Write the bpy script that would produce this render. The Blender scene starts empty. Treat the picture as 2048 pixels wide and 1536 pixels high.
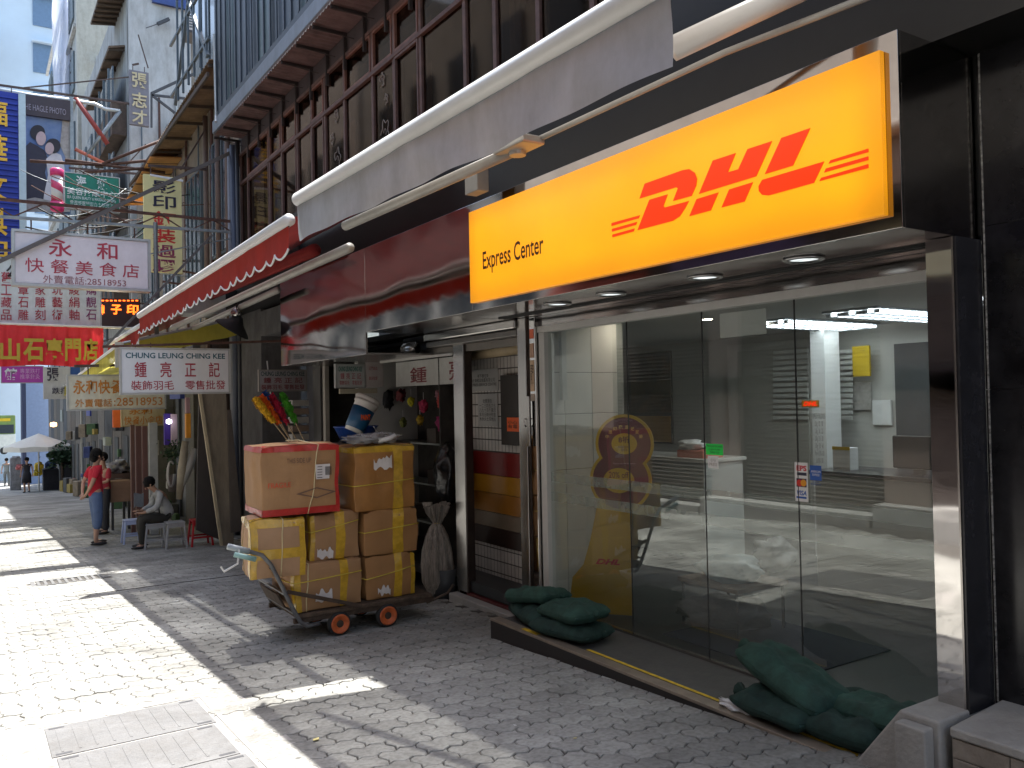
import bpy, bmesh, math, random
import numpy as np
from mathutils import Vector, Matrix, Euler, noise
R = math.radians
rnd = random.Random(7)
S = bpy.context.scene
C = S.collection

# ------------------------------------------------------------------ camera, sky, sun, exposure
CF, YAW, PIT, ROL = 1671.4, .57378, .01785, -.019722     # focal length in photo pixels, angles
def cam_axes():
    cy, sy, cp, sp = math.cos(YAW), math.sin(YAW), math.cos(PIT), math.sin(PIT)
    fwd = Vector((sy*cp, cy*cp, sp)); right = Vector((cy, -sy, 0)); up = right.cross(fwd)
    c, s = math.cos(ROL), math.sin(ROL)
    return c*right + s*up, -s*right + c*up, fwd
CR, CU, CW = cam_axes()
cam = bpy.data.cameras.new('camera'); camo = bpy.data.objects.new('camera', cam); C.objects.link(camo)
cam.sensor_width = 36; cam.lens = CF/2048*36; cam.clip_start = .05; cam.clip_end = 2000
m4 = Matrix((CR, CU, -CW)).transposed().to_4x4(); camo.matrix_world = m4
S.camera = camo

SUN = Vector((-.19, -.30, -1)).normalized()              # the way the light travels
ELEV = math.asin(-SUN.z); AZ = math.atan2(-SUN.x, -SUN.y)  # azimuth from +Y towards +X
w = bpy.data.worlds.new('World'); S.world = w; w.use_nodes = True
nt = w.node_tree; bg = nt.nodes['Background']
sky = nt.nodes.new('ShaderNodeTexSky'); sky.sky_type = 'NISHITA'; sky.sun_disc = False
sky.sun_elevation = ELEV; sky.sun_rotation = AZ; sky.air_density = 1.3; sky.dust_density = 2.5; sky.ozone_density = 1.0
nt.links.new(sky.outputs[0], bg.inputs[0]); bg.inputs[1].default_value = .15
sl = bpy.data.lights.new('sun', 'SUN'); sl.energy = 4.4; sl.angle = R(.55); sl.color = (1, .975, .93)
so = bpy.data.objects.new('sun', sl); C.objects.link(so); so.rotation_euler = SUN.to_track_quat('-Z', 'Y').to_euler()
S.view_settings.view_transform = 'Standard'; S.view_settings.look = 'None'
S.view_settings.exposure = 1.55; S.view_settings.gamma = 1; S.view_settings.use_curve_mapping = False
S.render.engine = 'CYCLES'
S.cycles.use_denoising = True; S.cycles.max_bounces = 9; S.cycles.diffuse_bounces = 4; S.cycles.glossy_bounces = 5
S.cycles.transparent_max_bounces = 14; S.cycles.transmission_bounces = 6; S.cycles.caustics_reflective = False
S.cycles.caustics_refractive = False; S.cycles.sample_clamp_indirect = 6

# ------------------------------------------------------------------ where things stand: photo pixel -> point on a real plane
def ray(u, v): return CR*((u-1024)/CF) - CU*((v-768)/CF) + CW
def onX(u, v, X): d = ray(u, v); return d*(X/d.x)
def onY(u, v, Y): d = ray(u, v); return d*(Y/d.y)
def onZ(u, v, Z): d = ray(u, v); return d*(Z/d.z)
def proj(p):
    p = Vector(p); z = p.dot(CW); return 1024+CF*p.dot(CR)/z, 768-CF*p.dot(CU)/z, z
G0, GS = 1.58, .052                                       # the street falls away from the camera
def G(y): return -G0-GS*y
def rY(Y, u0, v0, u1, v1):                                # x0, x1, z0, z1 on the plane y = Y
    um, vm = (u0+u1)/2, (v0+v1)/2
    return onY(u0, vm, Y).x, onY(u1, vm, Y).x, onY(um, v1, Y).z, onY(um, v0, Y).z
def rX(X, u0, v0, u1, v1):                                # y0 < y1, z0, z1 on the plane x = X
    um, vm = (u0+u1)/2, (v0+v1)/2
    return onX(u1, vm, X).y, onX(u0, vm, X).y, onX(um, v1, X).z, onX(um, v0, X).z

# ------------------------------------------------------------------ materials
MATS = {}
def mat(name, col, rough=.7, metal=0, var=.12, scale=6, bump=0, bscale=30, emit=0, alpha=None, trans=0, stretch=(1,1,1), col2=None, spec=.5, rvar=.0, dirt=0, coat=0, ecol=None, thru=0):
    if name in MATS: return MATS[name]
    m = bpy.data.materials.new(name); m.use_nodes = True; n = m.node_tree; b = n.nodes['Principled BSDF']; L = n.links.new
    b.inputs['Roughness'].default_value = rough; b.inputs['Metallic'].default_value = metal
    b.inputs['Specular IOR Level'].default_value = spec
    if coat: b.inputs['Coat Weight'].default_value = coat; b.inputs['Coat Roughness'].default_value = .08
    tc = n.nodes.new('ShaderNodeTexCoord'); mp = n.nodes.new('ShaderNodeMapping'); L(tc.outputs['Object'], mp.inputs[0])
    mp.inputs['Scale'].default_value = stretch
    nz = n.nodes.new('ShaderNodeTexNoise'); nz.inputs['Scale'].default_value = scale; nz.inputs['Detail'].default_value = 6; nz.inputs['Roughness'].default_value = .65
    L(mp.outputs[0], nz.inputs['Vector'])
    rp = n.nodes.new('ShaderNodeValToRGB'); rp.color_ramp.elements[0].position = .3; rp.color_ramp.elements[1].position = .7
    c = Vector(col[:3]); c2 = Vector(col2[:3]) if col2 else c
    a = c*(1-var); d = c2*(1+var) if not col2 else c2
    rp.color_ramp.elements[0].color = (*a, 1); rp.color_ramp.elements[1].color = (*[min(1, x) for x in d], 1)
    L(nz.outputs['Fac'], rp.inputs[0]); out = rp.outputs[0]
    if dirt:
        n2 = n.nodes.new('ShaderNodeTexNoise'); n2.inputs['Scale'].default_value = 1.7; n2.inputs['Detail'].default_value = 9; n2.inputs['Roughness'].default_value = .75
        mp2 = n.nodes.new('ShaderNodeMapping'); mp2.inputs['Scale'].default_value = (1.6, 1.6, .45); L(tc.outputs['Object'], mp2.inputs[0]); L(mp2.outputs[0], n2.inputs['Vector'])
        r2 = n.nodes.new('ShaderNodeValToRGB'); r2.color_ramp.elements[0].position = .42; r2.color_ramp.elements[1].position = .66
        r2.color_ramp.elements[0].color = (0, 0, 0, 1); r2.color_ramp.elements[1].color = (1, 1, 1, 1); L(n2.outputs['Fac'], r2.inputs[0])
        mx = n.nodes.new('ShaderNodeMix'); mx.data_type = 'RGBA'; mx.blend_type = 'MULTIPLY'
        ml = n.nodes.new('ShaderNodeMath'); ml.operation = 'MULTIPLY'; ml.inputs[1].default_value = dirt; L(r2.outputs[0], ml.inputs[0]); L(ml.outputs[0], mx.inputs[0])
        L(out, mx.inputs[6]); mx.inputs[7].default_value = (.38, .33, .27, 1); out = mx.outputs[2]
    L(out, b.inputs['Base Color'])
    if rvar:
        mr = n.nodes.new('ShaderNodeMapRange'); mr.inputs[3].default_value = max(0, rough-rvar); mr.inputs[4].default_value = rough+rvar
        L(nz.outputs['Fac'], mr.inputs[0]); L(mr.outputs[0], b.inputs['Roughness'])
    if bump:
        bn = n.nodes.new('ShaderNodeTexNoise'); bn.inputs['Scale'].default_value = bscale; bn.inputs['Detail'].default_value = 4; L(mp.outputs[0], bn.inputs['Vector'])
        bp = n.nodes.new('ShaderNodeBump'); bp.inputs['Strength'].default_value = bump; bp.inputs['Distance'].default_value = .01
        L(bn.outputs['Fac'], bp.inputs['Height']); L(bp.outputs[0], b.inputs['Normal'])
    if emit:
        b.inputs['Emission Strength'].default_value = emit
        if ecol: b.inputs['Emission Color'].default_value = (*ecol, 1)
        else: L(out, b.inputs['Emission Color'])
    if trans or alpha is not None:
        o = n.nodes['Material Output']; mixs = n.nodes.new('ShaderNodeMixShader'); L(b.outputs[0], mixs.inputs[1])
        if trans:
            t = n.nodes.new('ShaderNodeBsdfTranslucent'); L(out, t.inputs[0]); mixs.inputs[0].default_value = trans
        else:
            t = n.nodes.new('ShaderNodeBsdfTransparent'); mixs.inputs[0].default_value = 1-alpha
        L(t.outputs[0], mixs.inputs[2]); L(mixs.outputs[0], o.inputs[0])
    if thru:   # open weave: part of the light goes straight through
        o = n.nodes['Material Output']; s0 = o.inputs[0].links[0].from_socket; mt2 = n.nodes.new('ShaderNodeMixShader'); t2 = n.nodes.new('ShaderNodeBsdfTransparent'); mt2.inputs[0].default_value = thru
        L(s0, mt2.inputs[1]); L(t2.outputs[0], mt2.inputs[2]); L(mt2.outputs[0], o.inputs[0])
    MATS[name] = m; return m

def steel(name, col=(.42,.40,.385), rough=.13, wave=.006, wscale=2.2, aniso=(1,1,1)):
    if name in MATS: return MATS[name]
    m = mat(name, col, rough, 1, var=.06, scale=3, stretch=aniso, rvar=.07)
    n = m.node_tree; L = n.links.new; b = n.nodes['Principled BSDF']
    tc = n.nodes.new('ShaderNodeTexCoord'); bn = n.nodes.new('ShaderNodeTexNoise'); bn.inputs['Scale'].default_value = wscale; bn.inputs['Detail'].default_value = 1
    mp = n.nodes.new('ShaderNodeMapping'); mp.inputs['Scale'].default_value = aniso
    L(tc.outputs['Object'], mp.inputs[0]); L(mp.outputs[0], bn.inputs['Vector'])
    bp = n.nodes.new('ShaderNodeBump'); bp.inputs['Strength'].default_value = 1; bp.inputs['Distance'].default_value = wave
    L(bn.outputs['Fac'], bp.inputs['Height']); L(bp.outputs[0], b.inputs['Normal'])
    return m

def glassmat(name, tint=(.86,.93,.90), ior=1.5, rough=0, boost=1.0, veil=0, gcol=(.95,1,.97)):
    if name in MATS: return MATS[name]
    m = bpy.data.materials.new(name); m.use_nodes = True; n = m.node_tree; n.nodes.clear(); L = n.links.new
    o = n.nodes.new('ShaderNodeOutputMaterial'); t = n.nodes.new('ShaderNodeBsdfTransparent'); t.inputs[0].default_value = (*tint, 1)
    g = n.nodes.new('ShaderNodeBsdfGlossy'); g.inputs['Roughness'].default_value = rough; g.inputs[0].default_value = (*gcol, 1)
    nz = n.nodes.new('ShaderNodeTexNoise'); nz.inputs['Scale'].default_value = 1.3; nz.inputs['Detail'].default_value = 0
    tc = n.nodes.new('ShaderNodeTexCoord'); L(tc.outputs['Object'], nz.inputs['Vector'])
    bp = n.nodes.new('ShaderNodeBump'); bp.inputs['Strength'].default_value = .4; bp.inputs['Distance'].default_value = .0012; L(nz.outputs['Fac'], bp.inputs['Height']); L(bp.outputs[0], g.inputs['Normal'])
    f = n.nodes.new('ShaderNodeFresnel'); f.inputs[0].default_value = ior
    ml = n.nodes.new('ShaderNodeMath'); ml.operation = 'MULTIPLY'; ml.inputs[1].default_value = boost; ml.use_clamp = True; L(f.outputs[0], ml.inputs[0])
    gm_ = n.nodes.new('ShaderNodeNewGeometry'); iv = n.nodes.new('ShaderNodeMath'); iv.operation = 'SUBTRACT'; iv.inputs[0].default_value = 1; L(gm_.outputs['Backfacing'], iv.inputs[1])   # the sheet reflects once, on its outer side
    m2_ = n.nodes.new('ShaderNodeMath'); m2_.operation = 'MULTIPLY'; L(ml.outputs[0], m2_.inputs[0]); L(iv.outputs[0], m2_.inputs[1]); ml = m2_
    x = n.nodes.new('ShaderNodeMixShader'); L(ml.outputs[0], x.inputs[0])
    if veil:   # grey film puts the hazy look behind the glass into the colour
        df = n.nodes.new('ShaderNodeBsdfDiffuse'); df.inputs[0].default_value = (.46,.50,.46,1); dm = n.nodes.new('ShaderNodeMixShader'); dn = n.nodes.new('ShaderNodeTexNoise'); dn.inputs['Scale'].default_value = 1.6; dn.inputs['Detail'].default_value = 7; L(tc.outputs['Object'], dn.inputs['Vector'])
        dr_ = n.nodes.new('ShaderNodeMapRange'); dr_.inputs[1].default_value = .3; dr_.inputs[2].default_value = .7; dr_.inputs[3].default_value = veil*.5; dr_.inputs[4].default_value = veil*1.5; L(dn.outputs['Fac'], dr_.inputs[0]); L(dr_.outputs[0], dm.inputs[0]); L(t.outputs[0], dm.inputs[1]); L(df.outputs[0], dm.inputs[2]); t = dm
    L(t.outputs[0], x.inputs[1]); L(g.outputs[0], x.inputs[2]); L(x.outputs[0], o.inputs[0])
    MATS[name] = m; return m

# ------------------------------------------------------------------ geometry
class MB:
    """collects shapes given in world metres; build() links them as one mesh object"""
    def __init__(s): s.b = bmesh.new()
    def box(s, x0, x1, y0, y1, z0, z1, rot=None, pivot=None):
        vs = [s.b.verts.new((x, y, z)) for x in (x0, x1) for y in (y0, y1) for z in (z0, z1)]
        for f in ((0,1,3,2), (4,6,7,5), (0,4,5,1), (2,3,7,6), (0,2,6,4), (1,5,7,3)): s.b.faces.new([vs[i] for i in f])
        if rot is not None:
            p = Vector(pivot) if pivot is not None else Vector(((x0+x1)/2, (y0+y1)/2, (z0+z1)/2)); q = Euler(rot).to_matrix()
            for v in vs: v.co = q @ (v.co-p)+p
        return s
    def quad(s, *p): s.b.faces.new([s.b.verts.new(q) for q in p]); return s
    def bar(s, a, b, wd, h=None, up=(0,0,1)):
        a, b = Vector(a), Vector(b); h = h or wd; d = (b-a).normalized(); u = Vector(up)
        if abs(d.dot(u)) > .98: u = Vector((1, 0, 0))
        r = d.cross(u).normalized(); u = r.cross(d)
        vs = [s.b.verts.new(p + r*i*wd/2 + u*j*h/2) for p in (a, b) for i, j in ((-1,-1), (1,-1), (1,1), (-1,1))]
        for f in ((3,2,1,0), (4,5,6,7), (0,1,5,4), (1,2,6,5), (2,3,7,6), (3,0,4,7)): s.b.faces.new([vs[i] for i in f])
        return s
    def tube(s, pts, r, n=8, r2=None, cap=True):
        pts = [Vector(p) for p in pts]; rings = []; prev = None
        for i, p in enumerate(pts):
            d = ((pts[min(i+1, len(pts)-1)] - pts[max(i-1, 0)])).normalized()
            if prev is None:
                a = d.orthogonal().normalized()
            else:
                a = prev - d*prev.dot(d); a = a.normalized() if a.length > 1e-5 else d.orthogonal().normalized()
            prev = a; c = d.cross(a)
            rr = r if r2 is None else r + (r2-r)*i/(len(pts)-1)
            if isinstance(r, (list, tuple)): rr = r[i]
            rings.append([s.b.verts.new(p + a*math.cos(t)*rr + c*math.sin(t)*rr) for t in [2*math.pi*k/n for k in range(n)]])
        for i in range(len(rings)-1):
            for k in range(n): s.b.faces.new((rings[i][k], rings[i][(k+1) % n], rings[i+1][(k+1) % n], rings[i+1][k]))
        if cap: s.b.faces.new(rings[0][::-1]); s.b.faces.new(rings[-1])
        return s
    def lathe(s, c, prof, n=20, axis='z', rot=None):
        c = Vector(c); rings = []; q = Euler(rot).to_matrix() if rot else Matrix.Identity(3)
        for r, h in prof:
            ring = []
            for k in range(n):
                t = 2*math.pi*k/n; x, y = math.cos(t)*r, math.sin(t)*r
                p = Vector((x, y, h)) if axis == 'z' else Vector((x, h, y)) if axis == 'y' else Vector((h, x, y))
                ring.append(s.b.verts.new(c + q @ p))
            rings.append(ring)
        for i in range(len(rings)-1):
            for k in range(n): s.b.faces.new((rings[i][k], rings[i][(k+1) % n], rings[i+1][(k+1) % n], rings[i+1][k]))
        s.b.faces.new(rings[0][::-1]); s.b.faces.new(rings[-1])
        return s
    def prism(s, pts, d):
        """polygon of 3D points pushed out along d"""
        d = Vector(d); a = [s.b.verts.new(p) for p in pts]; b = [s.b.verts.new(Vector(p)+d) for p in pts]; n = len(a)
        s.b.faces.new(a[::-1]); s.b.faces.new(b)
        for i in range(n): s.b.faces.new((a[i], a[(i+1) % n], b[(i+1) % n], b[i]))
        return s
    def blob(s, c, r, sub=2, amp=.15, f=3, seed=0, rot=None):
        bm = bmesh.new(); bmesh.ops.create_icosphere(bm, subdivisions=sub, radius=1); q = Euler(rot).to_matrix() if rot else Matrix.Identity(3)
        mp = {}
        for v in bm.verts:
            k = 1+amp*noise.noise(v.co*f+Vector((seed*7.1, seed*3.3, 0))); p = Vector((v.co.x*r[0]*k, v.co.y*r[1]*k, v.co.z*r[2]*k)); mp[v] = s.b.verts.new(Vector(c)+q @ p)
        for fc in bm.faces: s.b.faces.new([mp[v] for v in fc.verts])
        bm.free(); return s
    def grid(s, f, nu, nv):
        g = [[s.b.verts.new(f(i/nu, j/nv)) for j in range(nv+1)] for i in range(nu+1)]
        for i in range(nu):
            for j in range(nv): s.b.faces.new((g[i][j], g[i+1][j], g[i+1][j+1], g[i][j+1]))
        return s
    def build(s, name, m, parent=None, bev=0, smooth=False, seg=2, solid=0, org=None):
        bmesh.ops.recalc_face_normals(s.b, faces=s.b.faces)
        o0 = Vector(org) if org is not None else (world_org(parent) if parent else Vector())
        for v in s.b.verts: v.co -= o0
        me = bpy.data.meshes.new(name); s.b.to_mesh(me); s.b.free(); me.materials.append(m)
        if smooth:
            for p in me.polygons: p.use_smooth = True
        o = bpy.data.objects.new(name, me); C.objects.link(o)
        if parent: o.parent = parent
        elif org is not None: o.location = o0
        if solid: md = o.modifiers.new('solid', 'SOLIDIFY'); md.thickness = solid; md.offset = 0
        if bev: md = o.modifiers.new('bevel', 'BEVEL'); md.width = bev; md.segments = seg; md.limit_method = 'ANGLE'; md.angle_limit = R(40)
        return o
def world_org(o):
    p = Vector(o.location)
    while o.parent: o = o.parent; p += Vector(o.location)
    return p
def box(*a, **k): return MB().box(*a, **k)
def tag(o, label=None, cat=None, group=None, kind=None):
    if label: o['label'] = label
    if cat: o['category'] = cat
    if group: o['group'] = group
    if kind: o['kind'] = kind
    return o
def thing(name, label, cat, loc=(0,0,0), group=None, kind=None):
    o = bpy.data.objects.new(name, None); o.empty_display_size = .1; C.objects.link(o); o.location = loc
    return tag(o, label, cat, group, kind)
def kids(o): return [c for c in C.objects if c.parent == o]
def dup(root, loc, label, rotz=None):
    r = root.copy(); C.objects.link(r); r.location = loc; r['label'] = label
    if rotz is not None: r.rotation_euler = (0, 0, rotz)
    for ch in kids(root):
        c = ch.copy(); C.objects.link(c); c.parent = r
        for g in kids(ch): d = g.copy(); C.objects.link(d); d.parent = c
    return r
def struct(o, label=None):
    o['kind'] = 'structure'
    if label: o['label'] = label
    return o

# lettering: real glyph outlines turned into mesh, fitted to a rectangle of a plane
def text(body, m, parent, plane, P, a0, a1, z0, z1, weight=0, name='lettering', spacing=1, line=1, align='CENTER', shear=0):
    c = bpy.data.curves.new('t', 'FONT'); c.body = body; c.offset = weight; c.space_character = spacing; c.space_line = line
    c.align_x = align; c.resolution_u = 3; c.shear = shear
    o = bpy.data.objects.new('t', c); C.objects.link(o)
    me = bpy.data.meshes.new_from_object(o.evaluated_get(bpy.context.evaluated_depsgraph_get()))
    bpy.data.objects.remove(o); bpy.data.curves.remove(c)
    if not len(me.vertices): return None
    co = np.empty(len(me.vertices)*3); me.vertices.foreach_get('co', co); co = co.reshape(-1, 3)
    mn, mx = co.min(0), co.max(0); u = (co[:, 0]-mn[0])/max(1e-6, mx[0]-mn[0]); v = (co[:, 1]-mn[1])/max(1e-6, mx[1]-mn[1])
    org = world_org(parent) if parent else Vector()
    out = np.empty_like(co)
    if plane == 'Y':   out[:, 0] = a0+u*(a1-a0); out[:, 1] = P; out[:, 2] = z0+v*(z1-z0)
    elif plane == 'Z': out[:, 0] = a0+u*(a1-a0); out[:, 1] = z0+v*(z1-z0); out[:, 2] = P
    else:              out[:, 0] = P; out[:, 1] = a1-u*(a1-a0); out[:, 2] = z0+v*(z1-z0)
    out -= np.array(org); me.vertices.foreach_set('co', out.ravel()); me.update(); me.name = name
    me.materials.clear(); me.materials.append(m)
    t = bpy.data.objects.new(name, me); C.objects.link(t); t.parent = parent
    return t
def textY(body, m, parent, Y, u0, v0, u1, v1, **k):
    x0, x1, z0, z1 = rY(Y, u0, v0, u1, v1); return text(body, m, parent, 'Y', Y, x0, x1, z0, z1, **k)
def textX(body, m, parent, X, u0, v0, u1, v1, **k):
    y0, y1, z0, z1 = rX(X, u0, v0, u1, v1); return text(body, m, parent, 'X', X, y0, y1, z0, z1, **k)
# ------------------------------------------------------------------ the ground
M_joint = mat('joint_dirt', (.075,.068,.06), .95, var=.3, scale=20)
def paving_mat(name, base, tex=False):
    m = mat(name, base, .78, var=.16, scale=1.1, bump=.25, bscale=60, rvar=.12, spec=.35)
    n = m.node_tree; L = n.links.new; b = n.nodes['Principled BSDF']
    src = b.inputs['Base Color'].links[0].from_socket
    oi = n.nodes.new('ShaderNodeObjectInfo'); geo = n.nodes.new('ShaderNodeNewGeometry')
    # stains with a shape of their own: dark tread marks and pale dried spills, in world space
    tx = n.nodes.new('ShaderNodeTexNoise'); tx.inputs['Scale'].default_value = .55; tx.inputs['Detail'].default_value = 8; tx.inputs['Roughness'].default_value = .7; L(geo.outputs['Position'], tx.inputs['Vector'])
    r = n.nodes.new('ShaderNodeValToRGB'); r.color_ramp.elements[0].position = .38; r.color_ramp.elements[0].color = (.60,.59,.575,1); r.color_ramp.elements[1].position = .62; r.color_ramp.elements[1].color = (1.1,1.09,1.07,1); L(tx.outputs['Fac'], r.inputs[0])
    mx = n.nodes.new('ShaderNodeMix'); mx.data_type = 'RGBA'; mx.blend_type = 'MULTIPLY'; mx.inputs[0].default_value = 1; L(src, mx.inputs[6]); L(r.outputs[0], mx.inputs[7])
    sp = n.nodes.new('ShaderNodeTexNoise'); sp.inputs['Scale'].default_value = 38; sp.inputs['Detail'].default_value = 2; L(geo.outputs['Position'], sp.inputs['Vector'])
    r3 = n.nodes.new('ShaderNodeValToRGB'); r3.color_ramp.elements[0].position = .35; r3.color_ramp.elements[0].color = (.74,.73,.72,1); r3.color_ramp.elements[1].position = .6; r3.color_ramp.elements[1].color = (1.04,1.04,1.04,1); L(sp.outputs['Fac'], r3.inputs[0])
    m3 = n.nodes.new('ShaderNodeMix'); m3.data_type = 'RGBA'; m3.blend_type = 'MULTIPLY'; m3.inputs[0].default_value = .8; L(mx.outputs[2], m3.inputs[6]); L(r3.outputs[0], m3.inputs[7])
    vo = n.nodes.new('ShaderNodeTexVoronoi'); vo.inputs['Scale'].default_value = 3.1; L(geo.outputs['Position'], vo.inputs['Vector'])
    rv = n.nodes.new('ShaderNodeMapRange'); rv.inputs[1].default_value = .045; rv.inputs[2].default_value = .07; rv.inputs[3].default_value = .45; rv.inputs[4].default_value = 1; L(vo.outputs['Distance'], rv.inputs[0])   # trodden gum
    cw = n.nodes.new('ShaderNodeCombineXYZ'); [L(rv.outputs[0], cw.inputs[k]) for k in range(3)]
    m5 = n.nodes.new('ShaderNodeMix'); m5.data_type = 'RGBA'; m5.blend_type = 'MULTIPLY'; m5.inputs[0].default_value = 1; L(m3.outputs[2], m5.inputs[6]); L(cw.outputs[0], m5.inputs[7]); m3 = m5
    v = n.nodes.new('ShaderNodeAttribute'); v.attribute_name = 'tone'; 
    hs = n.nodes.new('ShaderNodeHueSaturation'); L(m3.outputs[2], hs.inputs['Color'])
    ad = n.nodes.new('ShaderNodeMath'); ad.operation = 'MULTIPLY_ADD'; ad.inputs[1].default_value = .24; ad.inputs[2].default_value = .89
    if tex: L(v.outputs['Fac'], ad.inputs[0])
    else: L(oi.outputs['Random'], ad.inputs[0])
    L(ad.outputs[0], hs.inputs['Value']); L(hs.outputs[0], b.inputs['Base Color'])
    return m
M_pav = paving_mat('concrete_paver', (.345,.345,.325)); M_pavs = paving_mat('concrete_paver_field', (.345,.345,.325), True)
M_far = paving_mat('far_paving', (.33,.33,.315))
FARY = 26
gm = MB()
def sheet(b, x0, x1, y0, y1, dz=0): b.quad((x0, y0, G(y0)+dz), (x1, y0, G(y0)+dz), (x1, y1, G(y1)+dz), (x0, y1, G(y1)+dz))
sheet(gm, -14, 3.43, -14, FARY, -.009); sheet(gm, 3.43, 5.2, 5.665, FARY, -.009); sheet(gm, 3.43, 4.0, -14, 1.95, -.009)
street = struct(gm.build('street', M_joint), 'bed of dark joints under the street paving')
fm = MB(); sheet(fm, -60, 60, FARY, 200, 0)
struct(fm.build('far_street', M_far), 'distant end of the paved street running downhill')

# wavy interlocking pavers
PL, PW, PA, GAP = .21, .15, .016, .0030
def paver_outline():
    top = [(0,0), (PL/8,PA), (3*PL/8,-PA), (PL/2,0), (5*PL/8,PA), (7*PL/8,-PA), (PL,0)]
    pts = [(x, y) for x, y in top]; right = [(PL+.013, PW*.3), (PL-.013, PW*.7)]
    pts += right + [(x, PW+y) for x, y in reversed(top)] + [(x-PL, y) for x, y in reversed(right)]
    c = (PL/2, PW/2); return [(x-c[0], y-c[1]) for x, y in pts]
OUT = paver_outline()
def inset(pts, k): return [(x*(1-k/(PL/2)), y*(1-k/(PW/2))) for x, y in pts]
RING = [(inset(OUT, GAP), -.009), (inset(OUT, GAP+.0005), -.004), (inset(OUT, GAP+.0045), 0)]
def paver_mesh():
    b = bmesh.new(); rings = [[b.verts.new((x, y, z)) for x, y in p] for p, z in RING]; n = len(OUT)
    for i in range(2):
        for k in range(n): b.faces.new((rings[i][k], rings[i][(k+1) % n], rings[i+1][(k+1) % n], rings[i+1][k]))
    b.faces.new(rings[2]); me = bpy.data.meshes.new('paver'); b.to_mesh(me); b.free(); me.materials.append(M_pav); return me
COV = (.28, 1.24, 4.10, 5.69)      # paved-out rectangle round the access covers
GRT = (.60, 1.42, 11.95, 12.42)
def blocked(x, y):
    if COV[0] < x < COV[1] and COV[2] < y < COV[3]: return True
    if GRT[0] < x < GRT[1] and GRT[2] < y < GRT[3]: return True
    if x > 3.50 and 1.9 < y < 5.76: return True
    if x > 3.40 and y <= 1.9: return True
    if x > 3.9: return True
    return False
spots = []
y = .9; row = 0
while y < FARY:
    x = -7+(PL/2 if row % 2 else 0)
    while x < 4:
        if not blocked(x, y):
            u, v, zc = proj((x, y, G(y)))
            if zc > .3 and -1100 < u < 3000 and v < 2300: spots.append((zc, x, y, -5 <= u <= 2053 and v <= 1541))
        x += PL
    y += PW; row += 1
spots.sort(key=lambda s: (not s[3], s[0]))
pme = paver_mesh(); tilt = math.atan(-GS)
for zc, x, y, iv in spots[:300]:
    o = bpy.data.objects.new('paver', pme); C.objects.link(o); o.parent = street
    o.location = (x, y, G(y)+rnd.uniform(-.004, .0015)); o.rotation_euler = (tilt+rnd.uniform(-.013, .013), rnd.uniform(-.013, .013), rnd.uniform(-.008, .008))
rest = spots[300:]; n = len(OUT); V = []; F = []; T = []
ct, st = math.cos(tilt), math.sin(tilt)
for zc, x, y, iv in rest:
    base = len(V); dz = rnd.uniform(-.004, .0015); tx_, ty_ = rnd.uniform(-.013, .013), rnd.uniform(-.013, .013); rings = RING if zc < 14 else RING[1:]
    for p, z in rings:
        for px, py in p: V.append((x+px, y+py*ct, G(y)+py*st+z+dz+px*tx_+py*ty_))
    t = rnd.random(); nr = len(rings)
    for i in range(nr-1):
        for k in range(n): F.append((base+i*n+k, base+i*n+(k+1) % n, base+(i+1)*n+(k+1) % n, base+(i+1)*n+k))
    F.append(tuple(base+(nr-1)*n+k for k in range(n))); T += [t]*(n*nr)
me = bpy.data.meshes.new('paver_field'); me.from_pydata(V, [], F); me.materials.append(M_pavs)
at_ = me.attributes.new('tone', 'FLOAT', 'POINT'); at_.data.foreach_set('value', T)
o = bpy.data.objects.new('paver_field', me); C.objects.link(o); o.parent = street; o['kind'] = 'stuff'; o['label'] = 'wavy grey interlocking pavers beyond the nearest ones'

# sloped helper: shapes lying on the street, given with z relative to the paving
def on_ground(b, y0):
    for v in b.b.verts: v.co.z += G(v.co.y)
    return b
M_cov = mat('cast_cover', (.155,.155,.155), .62, var=.18, scale=5, bump=.5, bscale=70, dirt=.5)
M_conc = mat('worn_concrete', (.40,.39,.37), .85, var=.15, scale=4, bump=.5, bscale=45, dirt=.25)
M_iron = mat('dark_iron', (.07,.07,.075), .6, .3, var=.3)
f = MB(); f.box(.08,1.44,3.95,5.86,-.0086,-.0035); struct(on_ground(f, 5).build('mortar_bed', mat('mortar', (.34,.325,.305), .85, var=.15, scale=9, bump=.4)), 'mortar collar round the access cover')
t = thing('access_cover', 'double grey cast access cover let into the sunlit paving', 'manhole cover', (.75, 5.0, G(5.0)))
f = MB()
for a in ((.28,1.24,5.66,5.69), (.28,1.24,4.10,4.16), (.28,.31,4.16,5.66), (1.21,1.24,4.16,5.66)): f.box(*a, -.01, .001)
on_ground(f, 5).build('surround', mat('cover_surround', (.30,.29,.275), .85, var=.2, bump=.4, dirt=.3), t, bev=.002)
on_ground(MB().box(.31,1.21,4.16,5.66,-.02,-.012), 5).build('pit_bed', M_iron, t)
for (x0,x1,y0,y1) in ((.34,1.18,5.06,5.63), (.36,1.16,4.46,5.035), (.34,1.18,4.18,4.445)):
    pl = on_ground(MB().box(x0,x1,y0,y1,-.012,.002), 5).build('cover_plate', M_cov, t, bev=.003)
    for k in range(int((x1-x0)/.085)):
        xx = x0+.05+k*.085
        if xx+.03 < x1-.04: on_ground(MB().box(xx, xx+.012, y0+.06, y1-.06, .0021, .004), 5).build('rib', M_cov, pl)
    for sx in (x0+.02, x1-.10):
        for yy in (y0+.02, y1-.05): on_ground(MB().box(sx, sx+.08, yy, yy+.025, .0021, .0032), 5).build('lifting_slot', M_iron, pl)
t = thing('drain_grating', 'small iron drain grating in the sunlit middle of the street', 'drain', (1.0, 12.2, G(12.2)))
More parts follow.
